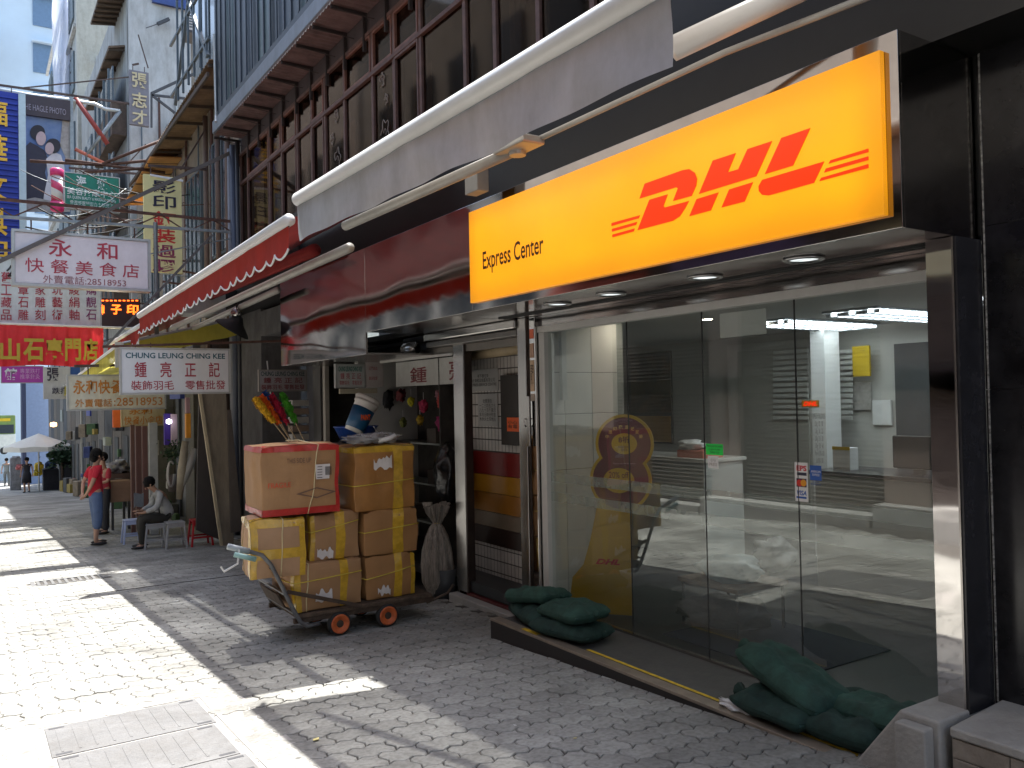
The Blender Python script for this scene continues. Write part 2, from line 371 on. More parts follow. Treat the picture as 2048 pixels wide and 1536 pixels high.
f = MB(); f.box(.60,1.42,11.95,12.0,-.01,.001); f.box(.60,1.42,12.37,12.42,-.01,.001); f.box(.60,.65,12.0,12.37,-.01,.001); f.box(1.37,1.42,12.0,12.37,-.01,.001)
on_ground(f, 12).build('frame', M_cov, t); on_ground(MB().box(.65,1.37,12.0,12.37,-.03,-.018), 12).build('pit', M_iron, t)
for k in range(9): on_ground(MB().box(.67+k*.078, .705+k*.078, 12.0, 12.37, -.01, .0), 12).build('bar', M_cov, t)
# thin construction groove running across the paving
f = MB()
for yy, x0, x1 in ((10.7, 1.0, 3.4),): f.box(x0, x1, yy-.008, yy+.008, -.004, .0035)
struct(on_ground(f, 0).build('paving_groove', mat('groove', (.06,.055,.05), .9)), 'dark groove across the paving beyond the cart')
# litter
for i, (u, v, sz, col) in enumerate(((632,1480,.03,(.7,.6,.25)), (352,1203,.035,(.9,.9,.88)), (745,1366,.012,(.8,.8,.78)), (566,1140,.012,(.8,.8,.8)), (620,1318,.010,(.8,.8,.78)), (1030,1452,.012,(.75,.75,.75)), (1150,1478,.014,(.8,.8,.78)), (905,1330,.01,(.75,.75,.72)))):
    d = ray(u, v); p = d*(-G0/(d.z+GS*d.y)); a = rnd.random()*3
    q = [p+Vector((math.cos(a+k*1.57)*sz*(1 if k % 2 else .6), math.sin(a+k*1.57)*sz*(1 if k % 2 else .6), .004+.003*(k == 1)-GS*math.sin(a+k*1.57)*sz)) for k in range(4)]
    names = ('yellow sweet wrapper lying on the shaded pavers', 'folded white paper scrap on the sunny edge of the street', 'tiny white scrap beside the bright stripe of sun', 'tiny white speck of litter beyond the cart handle', 'white speck of litter in front of the cart wheel', 'white crumb of litter between cart and yellow-edged step', 'pale scrap of litter close to the yellow-edged step', 'pale crumb of litter right of the bright stripe')
    tag(MB().prism(q, (0, 0, .001)).build('litter_scrap', mat('scrap%d' % (i % 3), col, .7)), names[i], 'litter', 'litter on the pavers')
# ------------------------------------------------------------------ courier shop (right)
M_steel = steel('mirror_steel'); M_steelb = steel('brushed_steel', (.45,.43,.41), .24, .004, 3)
M_pil = steel('pilaster_steel', (.62,.6,.58), .04, .004, 1.8, (1, 1, 2.2))
M_fas = steel('fascia_steel', (.40,.375,.36), .085, .016, 1.1, (1, .8, 1.2))
M_white = mat('white_frame', (.62,.61,.58), .5, var=.05, dirt=.12); M_black = mat('black_rubber', (.02,.02,.02), .6)
M_marb = mat('black_marble', (.013,.013,.016), .16, var=.6, scale=5, bump=.02, bscale=8, col2=(.03,.03,.034))
n_ = M_marb.node_tree; sp_ = n_.nodes.new('ShaderNodeTexNoise'); sp_.inputs['Scale'].default_value = 26; sp_.inputs['Detail'].default_value = 3; tc_ = n_.nodes.new('ShaderNodeTexCoord'); n_.links.new(tc_.outputs['Object'], sp_.inputs['Vector'])
mr_ = n_.nodes.new('ShaderNodeMapRange'); mr_.inputs[1].default_value = .73; mr_.inputs[2].default_value = .78; n_.links.new(sp_.outputs['Fac'], mr_.inputs[0]); mx_ = n_.nodes.new('ShaderNodeMix'); mx_.data_type = 'RGBA'; n_.links.new(mr_.outputs[0], mx_.inputs[0]); b_ = n_.nodes['Principled BSDF']
n_.links.new(b_.inputs['Base Color'].links[0].from_socket, mx_.inputs[6]); mx_.inputs[7].default_value = (.09,.085,.08,1); n_.links.new(mx_.outputs[2], b_.inputs['Base Color'])   # paint and cement specks
M_glass = glassmat('shop_glass', (.95,.975,.965), 1.5, boost=2.3, veil=.05)
M_frost = mat('frosted_band', (.42,.45,.42), .5, alpha=.42, var=.02)
shop = thing('courier_shop', 'courier shop front with stainless casing, black marble and frameless glass', 'shop', (4, 4, -1.72))
XF = 3.27; YR, YL = 2.03, 10.40; ZB, ZT = .685, 1.52
# casing over shop and neighbour: front sheets, side, soffit
for y0, y1 in ((YR, 5.60), (5.604, 7.70), (7.704, 10.40)):
    f = MB(); f.box(XF, XF+.02, y0, y1, ZB if y0 < 7 else .47, ZT); f.build('casing_front', M_fas, shop, bev=.002)
MB().box(XF+.02, 3.86, YR, YR+.012, ZB, ZT).build('casing_side', M_steel, shop)
MB().box(XF+.02, 3.99, YR+.014, 5.98, ZB, ZB+.015).build('soffit', M_steel, shop); MB().box(XF+.02, 4.3, 5.982, 7.70, ZB, ZB+.015).build('soffit', M_steelb, shop); MB().box(XF+.02, 4.3, 7.704, 10.38, .47, .485).build('soffit', M_steelb, shop)
MB().box(XF+.02, 4.6, YR+.014, YL, ZT-.03, ZT-.012).build('casing_top', M_black, shop)  # black instead of steel, the shade inside the casing put into colour
MB().box(XF+.02, 4.6, YL-.012, YL-.001, .47, ZT-.03).build('casing_end', M_steelb, shop)
for k, (u, v) in enumerate(((1115,607), (1222,587), (1410,553), (1608,517))):
    p = onZ(u, v, ZB)
    d = MB().lathe((p.x, p.y, ZB), [(.075,-.001), (.10,-.001), (.106,-.006), (.10,-.013), (.08,-.013), (.075,-.004)], 28).build('downlight', mat('lamp_ring', (.5,.5,.5), .25, .9), shop, smooth=True)
    MB().lathe((p.x, p.y, ZB), [(.001,-.004), (.074,-.004), (.074,-.0015), (.001,-.0015)], 20).build('lamp_lens', mat('lamp_lens', (.75,.8,.8), .15, emit=.45), d)
# shutter slot and lintel above the glass
MB().box(3.74, 3.765, 2.2, 5.98, ZB-.010, ZB-.001).build('shutter_guide', M_black, shop)
MB().box(3.785, 3.81, 2.2, 5.98, ZB-.010, ZB-.001).build('shutter_guide', M_black, shop)
MB().box(3.97, 4.0, 2.2, 5.72, .60, ZB-.002).build('lintel', M_steel, shop)
MB().box(3.955, 4.05, 2.2, 5.72, .545, .598).build('head_frame', M_white, shop, bev=.004)
MB().box(3.96, 4.06, 5.63, 5.71, -1.72, .544).build('side_frame', M_white, shop, bev=.004)
# stainless posts left of the glass
MB().box(3.93, 4.05, 5.722, 5.80, -1.88, ZB-.003).build('post', M_pil, shop, bev=.003)
MB().box(3.97, 4.10, 5.802, 5.86, -1.88, ZB-.003).build('door_leaf_edge', mat('brown_metal', (.12,.09,.08), .4, .6), shop)
MB().box(3.93, 4.10, 5.862, 5.985, -1.88, ZB-.003).build('post', M_steelb, shop, bev=.003)
h = MB().tube([(3.92,5.83,-.17), (3.885,5.83,-.17), (3.885,5.83,-.22), (3.90,5.83,-.235)], .007).build('handle', M_steelb, shop, smooth=True)
f = MB(); f.box(3.895,3.905, 5.775, 5.815, -.40, .02); f.build('lock_plate', M_steelb, shop, bev=.002)
# sticker column on the post
st = thing('post_stickers', 'orange and pale stickers pasted on the steel post left of the glass', 'sticker', (3.928, 5.76, .1))
for z0, z1, c in ((.50,.58,(.9,.18,.08)), (.34,.46,(.55,.33,.22)), (.06,.32,(.62,.42,.26)), (-.02,.04,(.5,.4,.32))):
    MB().box(3.926, 3.928, 5.735, 5.79, z0, z1).build('sticker', mat('stk%g' % z0, c, .5), st)
text('閘門', mat('ink', (.03,.025,.02), .6), st, 'X', 3.9245, 5.742, 5.783, .12, .28)
# right mirror pilaster and black marble wall
MB().box(3.65, 3.86, YR, 2.158, -1.42, ZB-.004).build('mirror_pilaster', M_pil, shop)
MB().box(3.645, 3.65, YR-.001, YR+.008, -1.42, ZB-.004).build('edge_trim', M_steelb, shop)
MB().box(3.652, 3.86, YR-.012, YR-.001, -1.42, ZB-.004).build('pilaster_side', mat('dark_side', (.03,.03,.035), .25, var=.4), shop)
wl = thing('marble_wall', 'black polished marble wall at the right end of the shop', 'wall', (3.9, 1, -1.4))
rows = (-1.42, .0, .74, 2.6); cols = (-1.5, -.2, .75, 1.35, 2.018)
MB().box(3.875, 4.4, 2.019, 2.5, ZB+.02, 2.6).build('backing', M_black, wl)
for i in range(3):
    for j in range(4): MB().box(3.86, 3.90, cols[j]+.0015, cols[j+1]-.0015, rows[i]+.0015, rows[i+1]-.0015).build('stone_slab', M_marb, wl, bev=.001)
MB().box(3.90, 4.3, -1.5, 2.018, -1.42, 2.6).build('backing', M_black, wl)
MB().box(3.855, 3.8595, 2.000, 2.006, -1.4, 1.9).build('caulk_line', mat('caulk', (.35,.34,.32), .8, var=.9, scale=60), wl)
vt = MB(); [vt.box(3.835, 3.858, 1.0, 1.71, -1.25+k*.055, -1.225+k*.055, rot=(0,.5,0)) for k in range(8)]
tag(vt.build('louvre_vent', M_black), 'black louvred vent low in the marble wall', 'vent')
# threshold slab and its striped edge
slab = MB(); slab.box(3.43, 4.0, 2.40, 5.62, -2.0, -1.726)
stp = slab.build('threshold', mat('slab', (.085,.085,.082), .6, var=.2, bump=.3, dirt=.3), shop)
ed = MB(); ed.box(3.41, 3.495, 2.33, 5.66, -1.737, -1.718); ed.build('step_edge', mat('alu_edge', (.36,.30,.24), .45, .5, var=.2, dirt=.3), shop, bev=.003)
MB().box(3.414, 3.43, 2.33, 5.66, -2.0, -1.738).build('riser', mat('riser_dark', (.022,.018,.017), .5), shop)
MB().box(3.50, 3.525, 2.45, 4.55, -1.7175, -1.7165).build('yellow_stripe', mat('yellow_paint', (.75,.52,.03), .6, var=.3, scale=25, dirt=.4), shop)
MB().box(3.43, 3.47, 5.05, 5.25, -1.7178, -1.7165).build('yellow_patch', mat('yellow_paint', (0,0,0)), shop)
# glass panels, each with its own seam
ys = [2.20, 3.165, 3.895, 4.64, 5.63]
for i in range(4):
    g = MB().box(3.998, 4.002, ys[i]+.004, ys[i+1]-.004, -1.724, .543).build('glass_panel', M_glass, shop)
    for z0, z1 in ((-.685,-.61), (-.845,-.77)): MB().box(4.0025, 4.0035, ys[i]+.004, ys[i+1]-.004, z0, z1).build('frosted_band', M_frost, g)
    if i: MB().box(3.996, 4.004, ys[i]-.003, ys[i]+.003, -1.724, .543).build('seam', M_black, shop)
MB().box(3.99, 4.03, 2.30, 5.63, -1.726, -1.712).build('bottom_track', M_steelb, shop)

# illuminated sign box
sg = thing('illuminated_sign', 'lit yellow-orange courier sign box with red DHL logo over the glass', 'sign', (3.25, 3.83, .75))
def sign_mat():
    m = mat('lit_acrylic', (.95,.42,.01), .35, var=.0, emit=1); n = m.node_tree; L = n.links.new; b = n.nodes['Principled BSDF']
    tc = n.nodes.new('ShaderNodeTexCoord'); sx = n.nodes.new('ShaderNodeSeparateXYZ'); L(tc.outputs['Generated'], sx.inputs[0])
    def edge(o, k):   # the tubes behind the acrylic stop short of the frame
        a = n.nodes.new('ShaderNodeMath'); a.operation = 'SUBTRACT'; a.inputs[1].default_value = .5; L(o, a.inputs[0])
        c = n.nodes.new('ShaderNodeMath'); c.operation = 'ABSOLUTE'; L(a.outputs[0], c.inputs[0])
        r = n.nodes.new('ShaderNodeMapRange'); r.interpolation_type = 'SMOOTHSTEP'; r.inputs[1].default_value = .5; r.inputs[2].default_value = .5-k; r.inputs[3].default_value = .68; r.inputs[4].default_value = 1; L(c.outputs[0], r.inputs[0]); return r.outputs[0]
    e1 = edge(sx.outputs['Y'], .05); e2 = edge(sx.outputs['Z'], .25); q = n.nodes.new('ShaderNodeMath'); q.operation = 'MULTIPLY'; L(e1, q.inputs[0]); L(e2, q.inputs[1])
    nz = n.nodes.new('ShaderNodeTexNoise'); nz.inputs['Scale'].default_value = 2.2; L(tc.outputs['Object'], nz.inputs['Vector'])
    r = n.nodes.new('ShaderNodeMapRange'); r.inputs[3].default_value = .25; r.inputs[4].default_value = .40; L(nz.outputs['Fac'], r.inputs[0])
    p = n.nodes.new('ShaderNodeMath'); p.operation = 'MULTIPLY'; L(q.outputs[0], p.inputs[0]); L(r.outputs[0], p.inputs[1]); L(p.outputs[0], b.inputs['Emission Strength'])
    for l in list(b.inputs['Emission Color'].links): n.links.remove(l)
    b.inputs['Emission Color'].default_value = (1.0, .36, .004, 1); b.inputs['Base Color'].links and n.links.remove(b.inputs['Base Color'].links[0]); b.inputs['Base Color'].default_value = (.75,.32,.01,1)
    return m
MB().box(3.235, 3.268, 2.09, 5.575, .745, 1.447).build('light_box', sign_mat(), sg, bev=.003)
M_red = mat('lit_red', (.6,.01,.0), .4, var=0, emit=.38, ecol=(1,.035,0))
LOGO = [[(3.611, 1.137), (3.564, 1.213), (3.264, 1.217), (3.212, 1.211), (3.173, 1.182), (3.157, 1.146), (3.165, 1.111), (3.2, 1.064), (3.339, 1.066), (3.3, 1.127), (3.313, 1.136)], [(3.634, 0.959), (3.528, 1.113), (3.381, 1.112), (3.416, 1.055), (3.407, 1.044), (3.22, 1.041), (3.25, 1.008), (3.292, 0.972), (3.346, 0.958)], [(3.145, 1.063), (3.042, 1.214), (2.888, 1.213), (2.943, 1.129), (2.873, 1.128), (2.811, 1.213), (2.661, 1.212), (2.762, 1.066)], [(3.219, 0.959), (3.163, 1.039), (3.009, 1.041), (3.065, 0.959)], [(2.99, 0.959), (2.936, 1.04), (2.783, 1.042), (2.839, 0.958)], [(2.708, 1.064), (2.605, 1.212), (2.443, 1.213), (2.544, 1.065)], [(2.725, 1.04), (2.374, 1.042), (2.431, 0.958), (2.69, 0.956), (2.727, 0.967), (2.747, 0.99), (2.748, 1.014)], [(3.864, 1.044), (3.612, 1.041), (3.623, 1.026), (3.865, 1.026)], [(3.863, 1.008), (3.637, 1.008), (3.648, 0.992), (3.862, 0.991)], [(3.86, 0.973), (3.659, 0.974), (3.669, 0.958), (3.859, 0.957)], [(2.34, 1.039), (2.153, 1.042), (2.153, 1.027), (2.351, 1.026)], [(2.365, 1.008), (2.154, 1.009), (2.154, 0.993), (2.375, 0.992)], [(2.392, 0.972), (2.155, 0.976), (2.155, 0.959), (2.401, 0.959)]]
lg = MB()
for p in LOGO: lg.prism([(3.2345, y, z) for y, z in p], (-.004, 0, 0))
lg.build('logo', M_red, sg)
text('Express Center', mat('dark_brown_ink', (.04,.005,.0), .5), sg, 'X', 3.2335, 4.58, 5.375, .935, 1.11, weight=.012)

# concrete foot with splayed flank and tiled base of the marble wall
ft = thing('concrete_footing', 'pale concrete footing with tiled face below the marble wall', 'wall base', (3.6, 2, -1.7))
b = MB(); z1, z2 = -1.40, -1.78
b.prism([(3.42, 2.44, -1.72), (3.42, 2.20, z1), (3.42, 2.02, z1), (3.42, 2.02, z2), (3.42, 2.44, z2)], (.5, 0, 0)); b.build('splayed_block', M_conc, ft, bev=.012, seg=3)
b = MB(); b.box(3.35, 3.42, 2.045, 2.185, -1.78, -1.43); b.build('pier', M_conc, ft, bev=.01, seg=3)
b = MB(); b.prism([(3.44, 1.99, -1.455), (3.44, 1.99, -1.415), (3.92, 1.99, -1.385), (3.92, 1.99, -1.455)], (0, -3.4, 0)); b.build('coping', M_conc, ft, bev=.008)
MB().box(3.46, 3.95, -1.4, 1.99, -1.80, -1.456).build('core', M_conc, ft)
mt_ = mat('base_tile', (.30,.26,.22), .6, var=.2, scale=14, bump=.5, bscale=60, dirt=.2)
for r_ in range(4):
    for k in range(12):
        y1_ = 1.985-k*.235; 
        MB().box(3.449, 3.462, y1_-.231, y1_, -1.54-r_*.082, -1.462-r_*.082).build('tile', mt_, ft, bev=.003)

# stickers and paper on the glass
def stick(name, label, u0, v0, u1, v1, m, X=3.9975):
    y0, y1, z0, z1 = rX(X, u0, v0, u1, v1); o = MB().box(X-.0008, X, y0, y1, z0, z1).build(name, m, org=(X, y0, z0)); tag(o, label, 'sticker'); return o
M_ink = mat('ink', (0,0,0)); M_wp = mat('white_paper', (.78,.78,.78), .7, var=.03); M_blue = mat('card_blue', (.02,.10,.42), .5, var=.03)
s = stick('card_sticker', 'white strip of payment logos on the seam of the glass doors', 1590, 925, 1616, 1003, M_wp)
XT = 3.9962
textX('EPS', mat('epsred', (.6,.02,.04), .5), s, XT, 1593, 931, 1613, 942, weight=.04)
y0, y1, z0, z1 = rX(XT, 1594, 945, 1613, 951); MB().box(XT, XT+.0004, y0, y1, z0, z1).build('logo_field', mat('darkblue', (.02,.02,.05), .5), s)
def disc(s, m, u, v, r, X):
    p = onX(u, v, X); MB().lathe((p.x, p.y, p.z), [(.0001,-.0002), (r,-.0002), (r,.0002), (.0001,.0002)], 20, axis='x').build('logo_disc', m, s)
y0, y1, z0, z1 = rX(XT, 1593, 957, 1613, 974); MB().box(XT, XT+.0004, y0, y1, z0, z1).build('logo_field', mat('navy', (.03,.01,.05), .5), s)
disc(s, mat('mcred', (.65,.02,.01), .5), 1599, 966, .020, XT-.0005); disc(s, mat('mcorange', (.8,.32,.01), .5), 1607, 966, .020, XT-.001)
textX('VISA', M_blue, s, XT, 1594, 981, 1613, 991, weight=.03, shear=.25); y0, y1, z0, z1 = rX(XT, 1593, 993, 1613, 997); MB().box(XT, XT+.0004, y0, y1, z0, z1).build('logo_field', M_blue, s)
s = stick('card_sticker', 'blue card sticker just right of the payment strip', 1620, 931, 1643, 961, M_blue)
textX('AMERICAN\nEXPRESS', M_wp, s, XT, 1622, 941, 1641, 952); textX('Cards\nWelcome', M_blue, s, XT, 1621, 962, 1642, 970)
s = stick('notice_sticker', 'bright green notice sticker on the glass doors', 1412, 888, 1446, 910, mat('lime', (.02,.75,.10), .6, var=.02))
textX('Please push the button\nto open the door\nTHANK YOU', M_ink, s, XT, 1414, 890, 1444, 907)
s = stick('notice_sticker', 'small white instruction sticker under the green notice', 1416, 912, 1437, 937, M_wp)
textX('((•))\nPRESS', mat('greyink', (.3,.28,.28), .7), s, XT, 1419, 917, 1434, 932)
s = stick('paper_sheet', 'blank white paper sheet taped high inside the glass', 1440, 622, 1533, 672, mat('grey_paper', (.62,.62,.60), .8, var=.03), X=4.006); s['category'] = 'paper'

# ------------------------------------------------------------------ inside the courier shop
M_wall = mat('interior_white', (.54,.53,.50), .75, var=.03); M_floor = mat('shop_floor', (.022,.024,.027), .3, var=.3, scale=3)
M_panel = mat('wall_panel', (.64,.63,.60), .6, var=.03)
rm = thing('shop_room', 'white interior of the courier shop behind the glass', 'room', (6, 5, -1.75))
MB().box(4.03, 8.3, 2.2, 9.9, -1.85, -1.752).build('floor', M_floor, rm)
MB().box(4.05, 8.3, 2.2, 9.9, .72, .78).build('ceiling', mat('ceil', (.5,.5,.48), .8, var=.03), rm)
MB().box(8.2, 8.3, 2.2, 9.9, -1.75, .72).build('wall', M_wall, rm)
MB().box(4.05, 8.3, 9.8, 9.9, -1.75, .72).build('wall', M_wall, rm)
MB().box(4.9, 5.0, 5.86, 9.8, -1.75, .72).build('wall', mat('interior_grey', (.30,.31,.30), .75, var=.03), rm)
MB().box(4.4, 8.3, 2.2, 2.3, -1.75, .72).build('wall', M_wall, rm)
MB().box(4.05, 4.898, 5.84, 5.88, -1.75, .72).build('wall_backing', mat('panel_joint', (.25,.25,.24), .8), rm)
zs = [-1.75, -.62, -.14, .22, .72]
for i in range(4):
    for a, c in ((4.07, 4.30), (4.306, 4.60), (4.606, 4.895)):
        MB().box(a, c, 5.822, 5.839, zs[i]+.003, zs[i+1]-.003).build('wall_panel', M_panel, rm, bev=.002)
MB().box(4.25, 4.30, 5.78, 5.821, -.02, .72).build('conduit', mat('conduit', (.55,.57,.57), .5), rm)
cp = thing('cable_loop', 'thin black cable loop hanging on the white side wall inside', 'cable', (4.13, 5.81, 0))
MB().tube([(4.10+.045*math.sin(a)+.02*math.cos(a/2), 5.812, -.03+.20*math.cos(a)) for a in [k*2*math.pi/28 for k in range(29)]], .006, 6).build('cable', M_black, cp, smooth=True)
# big screen / poster at the back
def backbox(name, label, cat, u0, v0, u1, v1, m, X=8.19, d=.03, parent=None):
    y0, y1, z0, z1 = rX(X, u0, v0, u1, v1); o = MB().box(X-d, X, y0, y1, z0, z1).build(name, m, parent, bev=.004, org=None if parent else (X, y0, z0))
    return tag(o, label, cat) if not parent else o
pz = thing('wall_poster', 'large dark and amber poster on the back wall of the courier shop', 'poster', (8.1, 9, 0))
backbox('frame', None, None, 1258, 705, 1346, 885, mat('dkframe', (.03,.025,.02), .3), parent=pz)
backbox('dark_field', None, None, 1262, 712, 1342, 825, mat('poster_dark', (.03,.022,.015), .3, var=.8, scale=4, col2=(.10,.05,.015)), X=8.155, d=.005, parent=pz)
backbox('amber_field', None, None, 1262, 832, 1342, 883, mat('poster_amber', (.42,.20,.015), .4), X=8.155, d=.005, parent=pz)
dr = thing('inner_door', 'pale flush door with white frame at the back of the shop', 'door', (8.1, 6.6, -1.7))
backbox('frame', None, None, 1463, 684, 1632, 1020, M_white, parent=dr, d=.05); backbox('leaf', None, None, 1480, 698, 1620, 1018, mat('doorleaf', (.48,.47,.43), .6, var=.04), parent=dr, d=.02, X=8.138)
for k, (a, c) in enumerate(((1548, 1618), (1672, 1706))):
    bl = thing('window_blind', ('white slatted blind beside the pale inner door', 'white slatted blind behind the yellow wall poster')[k], 'blind', (8.1, 5.5, .3))
    for j in range(13): backbox('slat', None, None, a, 700+j*11, c, 707+j*11, mat('slat', (.66,.66,.64), .5), X=8.10, d=.02, parent=bl)
y0, y1, z0, z1 = rX(7.6, 1628, 655, 1656, 1300); tag(MB().box(7.6, 7.85, y0, y1, -1.75, .72).build('white_column', mat('bright_white', (.8,.8,.8), .6, var=.02)), 'bright white column in the middle of the shop interior', 'column')
pr = thing('price_list', 'printed price list with small red and yellow emblem on the white column', 'poster', (7.6, 5.8, -.5)); 
text('EXPRESS WORLDWIDE\n0.5kg   120   180\n1.0kg   160   220\n2.0kg   210   300\n5.0kg   330   460\nMon-Fri 0900-1800\nSat 0900-1300', mat('greyink', (0,0,0)), pr, 'X', 7.594, y0+.01, y1-.01, -.75, -.22); MB().box(7.592, 7.596, y0+.08, y0+.30, -.15, -.08).build('emblem', mat('poster_amber', (0,0,0)), pr)
text('DHL', M_red, pr, 'X', 7.590, y0+.1, y0+.28, -.14, -.09, weight=.05, shear=.3)
ps = thing('wall_poster', 'yellow poster with small black runner figure behind the counter', 'poster', (8.1, 5.4, .3)); backbox('sheet', None, None, 1708, 692, 1742, 753, mat('poster_yellow', (.62,.42,.01), .6, var=.08), X=8.07, parent=ps)
textX('ϟ', M_ink, ps, 8.03, 1717, 700, 1733, 718, weight=.06)
backbox('notice_board', 'grey framed notice beneath the yellow poster', 'notice', 1710, 765, 1745, 820, mat('greynotice', (.4,.38,.36), .7, var=.2, scale=20))
backbox('dark_doorway', 'dark open doorway at the right rear of the shop', 'doorway', 1795, 685, 1880, 1000, mat('darkdoor', (.05,.055,.06), .8))
backbox('wall_notice', 'small white printed notice on the rear wall near the dark doorway', 'notice', 1748, 800, 1785, 850, M_wp)
# counters
ct = thing('service_counter', 'long white service counter with dark stone top at the right', 'counter', (6.5, 3.6, -1.75))
MB().box(6.45, 6.55, 2.32, 4.92, -1.75, -.74).build('front_panel', M_wall, ct); MB().box(6.40, 7.05, 2.32, 4.95, -.738, -.70).build('top', mat('dark_top', (.02,.02,.028), .25), ct, bev=.004)
MB().box(6.55, 7.0, 4.85, 4.92, -1.75, -.74).build('end_panel', M_wall, ct)
mn = thing('monitor', 'black computer monitor seen from behind on the dark counter', 'monitor', (6.7, 4.1, -.7))
MB().box(6.68, 6.71, 3.80, 4.30, -.66, -.38).build('screen', M_black, mn, bev=.01); MB().box(6.66, 6.72, 4.02, 4.10, -.699, -.66).build('stand', M_black, mn)
lb = thing('leaflet_box', 'white leaflet holder with yellow flash on the dark counter', 'leaflet holder', (6.6, 4.75, -.7)); MB().box(6.60, 6.72, 4.66, 4.84, -.699, -.50).build('box', M_wp, lb); MB().box(6.595, 6.60, 4.66, 4.84, -.52, -.49).build('flash', mat('poster_yellow', (0,0,0)), lb)
wc = thing('side_counter', 'pale grey side counter at the back left of the shop', 'counter', (6.7, 7, -1.75))
MB().box(6.5, 7.1, 6.35, 7.75, -1.75, -.72).build('cabinet', mat('palegrey', (.46,.48,.47), .5, var=.03), wc, bev=.005); MB().box(6.47, 7.13, 6.32, 7.78, -.718, -.68).build('top', M_white, wc, bev=.005)
ty = thing('paper_tray', 'salmon pink tray on the pale side counter', 'tray', (6.7, 6.6, -.68)); MB().box(6.55, 6.85, 6.40, 6.80, -.679, -.60).build('tray', mat('salmon', (.62,.22,.16), .5), ty, bev=.008)
tag(MB().blob((6.66, 6.68, -.545), (.12,.17,.055), 3, .5, 2.5, 4).build('tissue', M_wp, smooth=True, org=(6.66,6.68,-.6)), 'crumpled white tissue heaped on the salmon tray', 'tissue')
for i, (u, v) in enumerate(((1466,1028), (1492,1034))[:1]):
    tag(MB().blob((6.7, 5.63, -1.60), (.17,.20,.17), 3, .7, 2.6, 9).build('plastic_bag', mat('clear_film', (.55,.55,.56), .25, alpha=.55, var=.1), smooth=True, org=(6.7,5.63,-1.75)), 'clear plastic bag of rubbish on the shop floor', 'bag')
mts = MB(); mts.box(4.25, 5.2, 3.4, 4.6, -1.751, -1.743); tag(mts.build('floor_mat', mat('mat_blue', (.012,.018,.035), .95)), 'dark blue door mat inside the glass', 'mat')
tb = thing('work_trestle', 'low trestle with pale worktop behind the glass beside the figure stand', 'table', (4.7, 4.5, -1.75))
MB().box(4.55, 5.1, 4.15, 4.75, -1.42, -1.39).build('worktop', mat('ply', (.22,.17,.13), .7), tb)
for x, y in ((4.58,4.18), (5.07,4.18), (4.58,4.72), (5.07,4.72)): MB().tube([(x,y,-1.75), (x,y,-1.421)], .012).build('leg', M_black, tb)
tag(MB().blob((4.78, 4.42, -1.30), (.20,.24,.09), 3, .5, 2.2, 3).build('plastic_bag', mat('bluewhite_bag', (.28,.36,.40), .4, var=.2), smooth=True, org=(4.8,4.4,-1.39)), 'pale blue and white bag lying on the trestle', 'bag')
tag(MB().blob((4.75, 4.45, -1.63), (.28,.36,.11), 3, .5, 2.5, 6).build('dark_bag', M_black, smooth=True, org=(4.7,4.4,-1.75)), 'black bag on the floor under the trestle', 'bag')
# ceiling louvre lamps
M_tube = mat('fluorescent', (.9,.95,1), .4, emit=4.2, ecol=(.88,.97,1))
for k, (x0, y0, w_) in enumerate(((6.35, 4.46, 1.5), (6.35, 3.36, 1.5), (6.45, 5.48, 1.5))):
    lt = thing('louvre_lamp', ('lit louvred ceiling lamp nearest the right pilaster', 'lit louvred ceiling lamp hidden beyond the right pilaster', 'lit louvred ceiling lamp over the pale inner door', 'lit louvred ceiling lamp above the side counter')[k], 'ceiling lamp', (x0, y0, .72))
    MB().box(x0, x0+w_, y0-.27, y0+.27, .70, .719).build('tray', mat('lamp_tray', (.35,.37,.4), .3, .7), lt)
    for j in (-.18, 0, .18):
        MB().box(x0+.04, x0+w_-.04, y0+j-.022, y0+j+.022, .672, .699).build('tube', M_tube, lt)
    for j in range(14): MB().box(x0+.05+j*(w_-.1)/13, x0+.056+j*(w_-.1)/13, y0-.26, y0+.26, .665, .698).build('louvre', mat('lamp_tray', (0,0,0)), lt)
for k, (u, v, lb) in enumerate(((1325, 662, 'small warm ceiling spot near the dark poster inside the shop'), (1200, 640, 'added ceiling spot brightening the figure-eight stand'), (1400, 640, 'added ceiling spot brightening the room behind the middle glass doors'))):  # spots over stand and doors are added to brighten the room front
    p = onZ(u, v, .715); p.y = min(p.y, 5.6); t = thing('ceiling_spot', lb, 'ceiling lamp', p); MB().lathe(p, [(.05,0), (.065,-.006), (.065,.004), (.05,.004)], 18).build('ring', mat('lamp_ring', (0,0,0)), t); MB().lathe(p, [(.001,-.004), (.05,-.004), (.05,-.001), (.001,-.001)], 16).build('lens', mat('spot_lens', (.95,.85,.7), .3, emit=26, ecol=(1,.88,.7)), t)
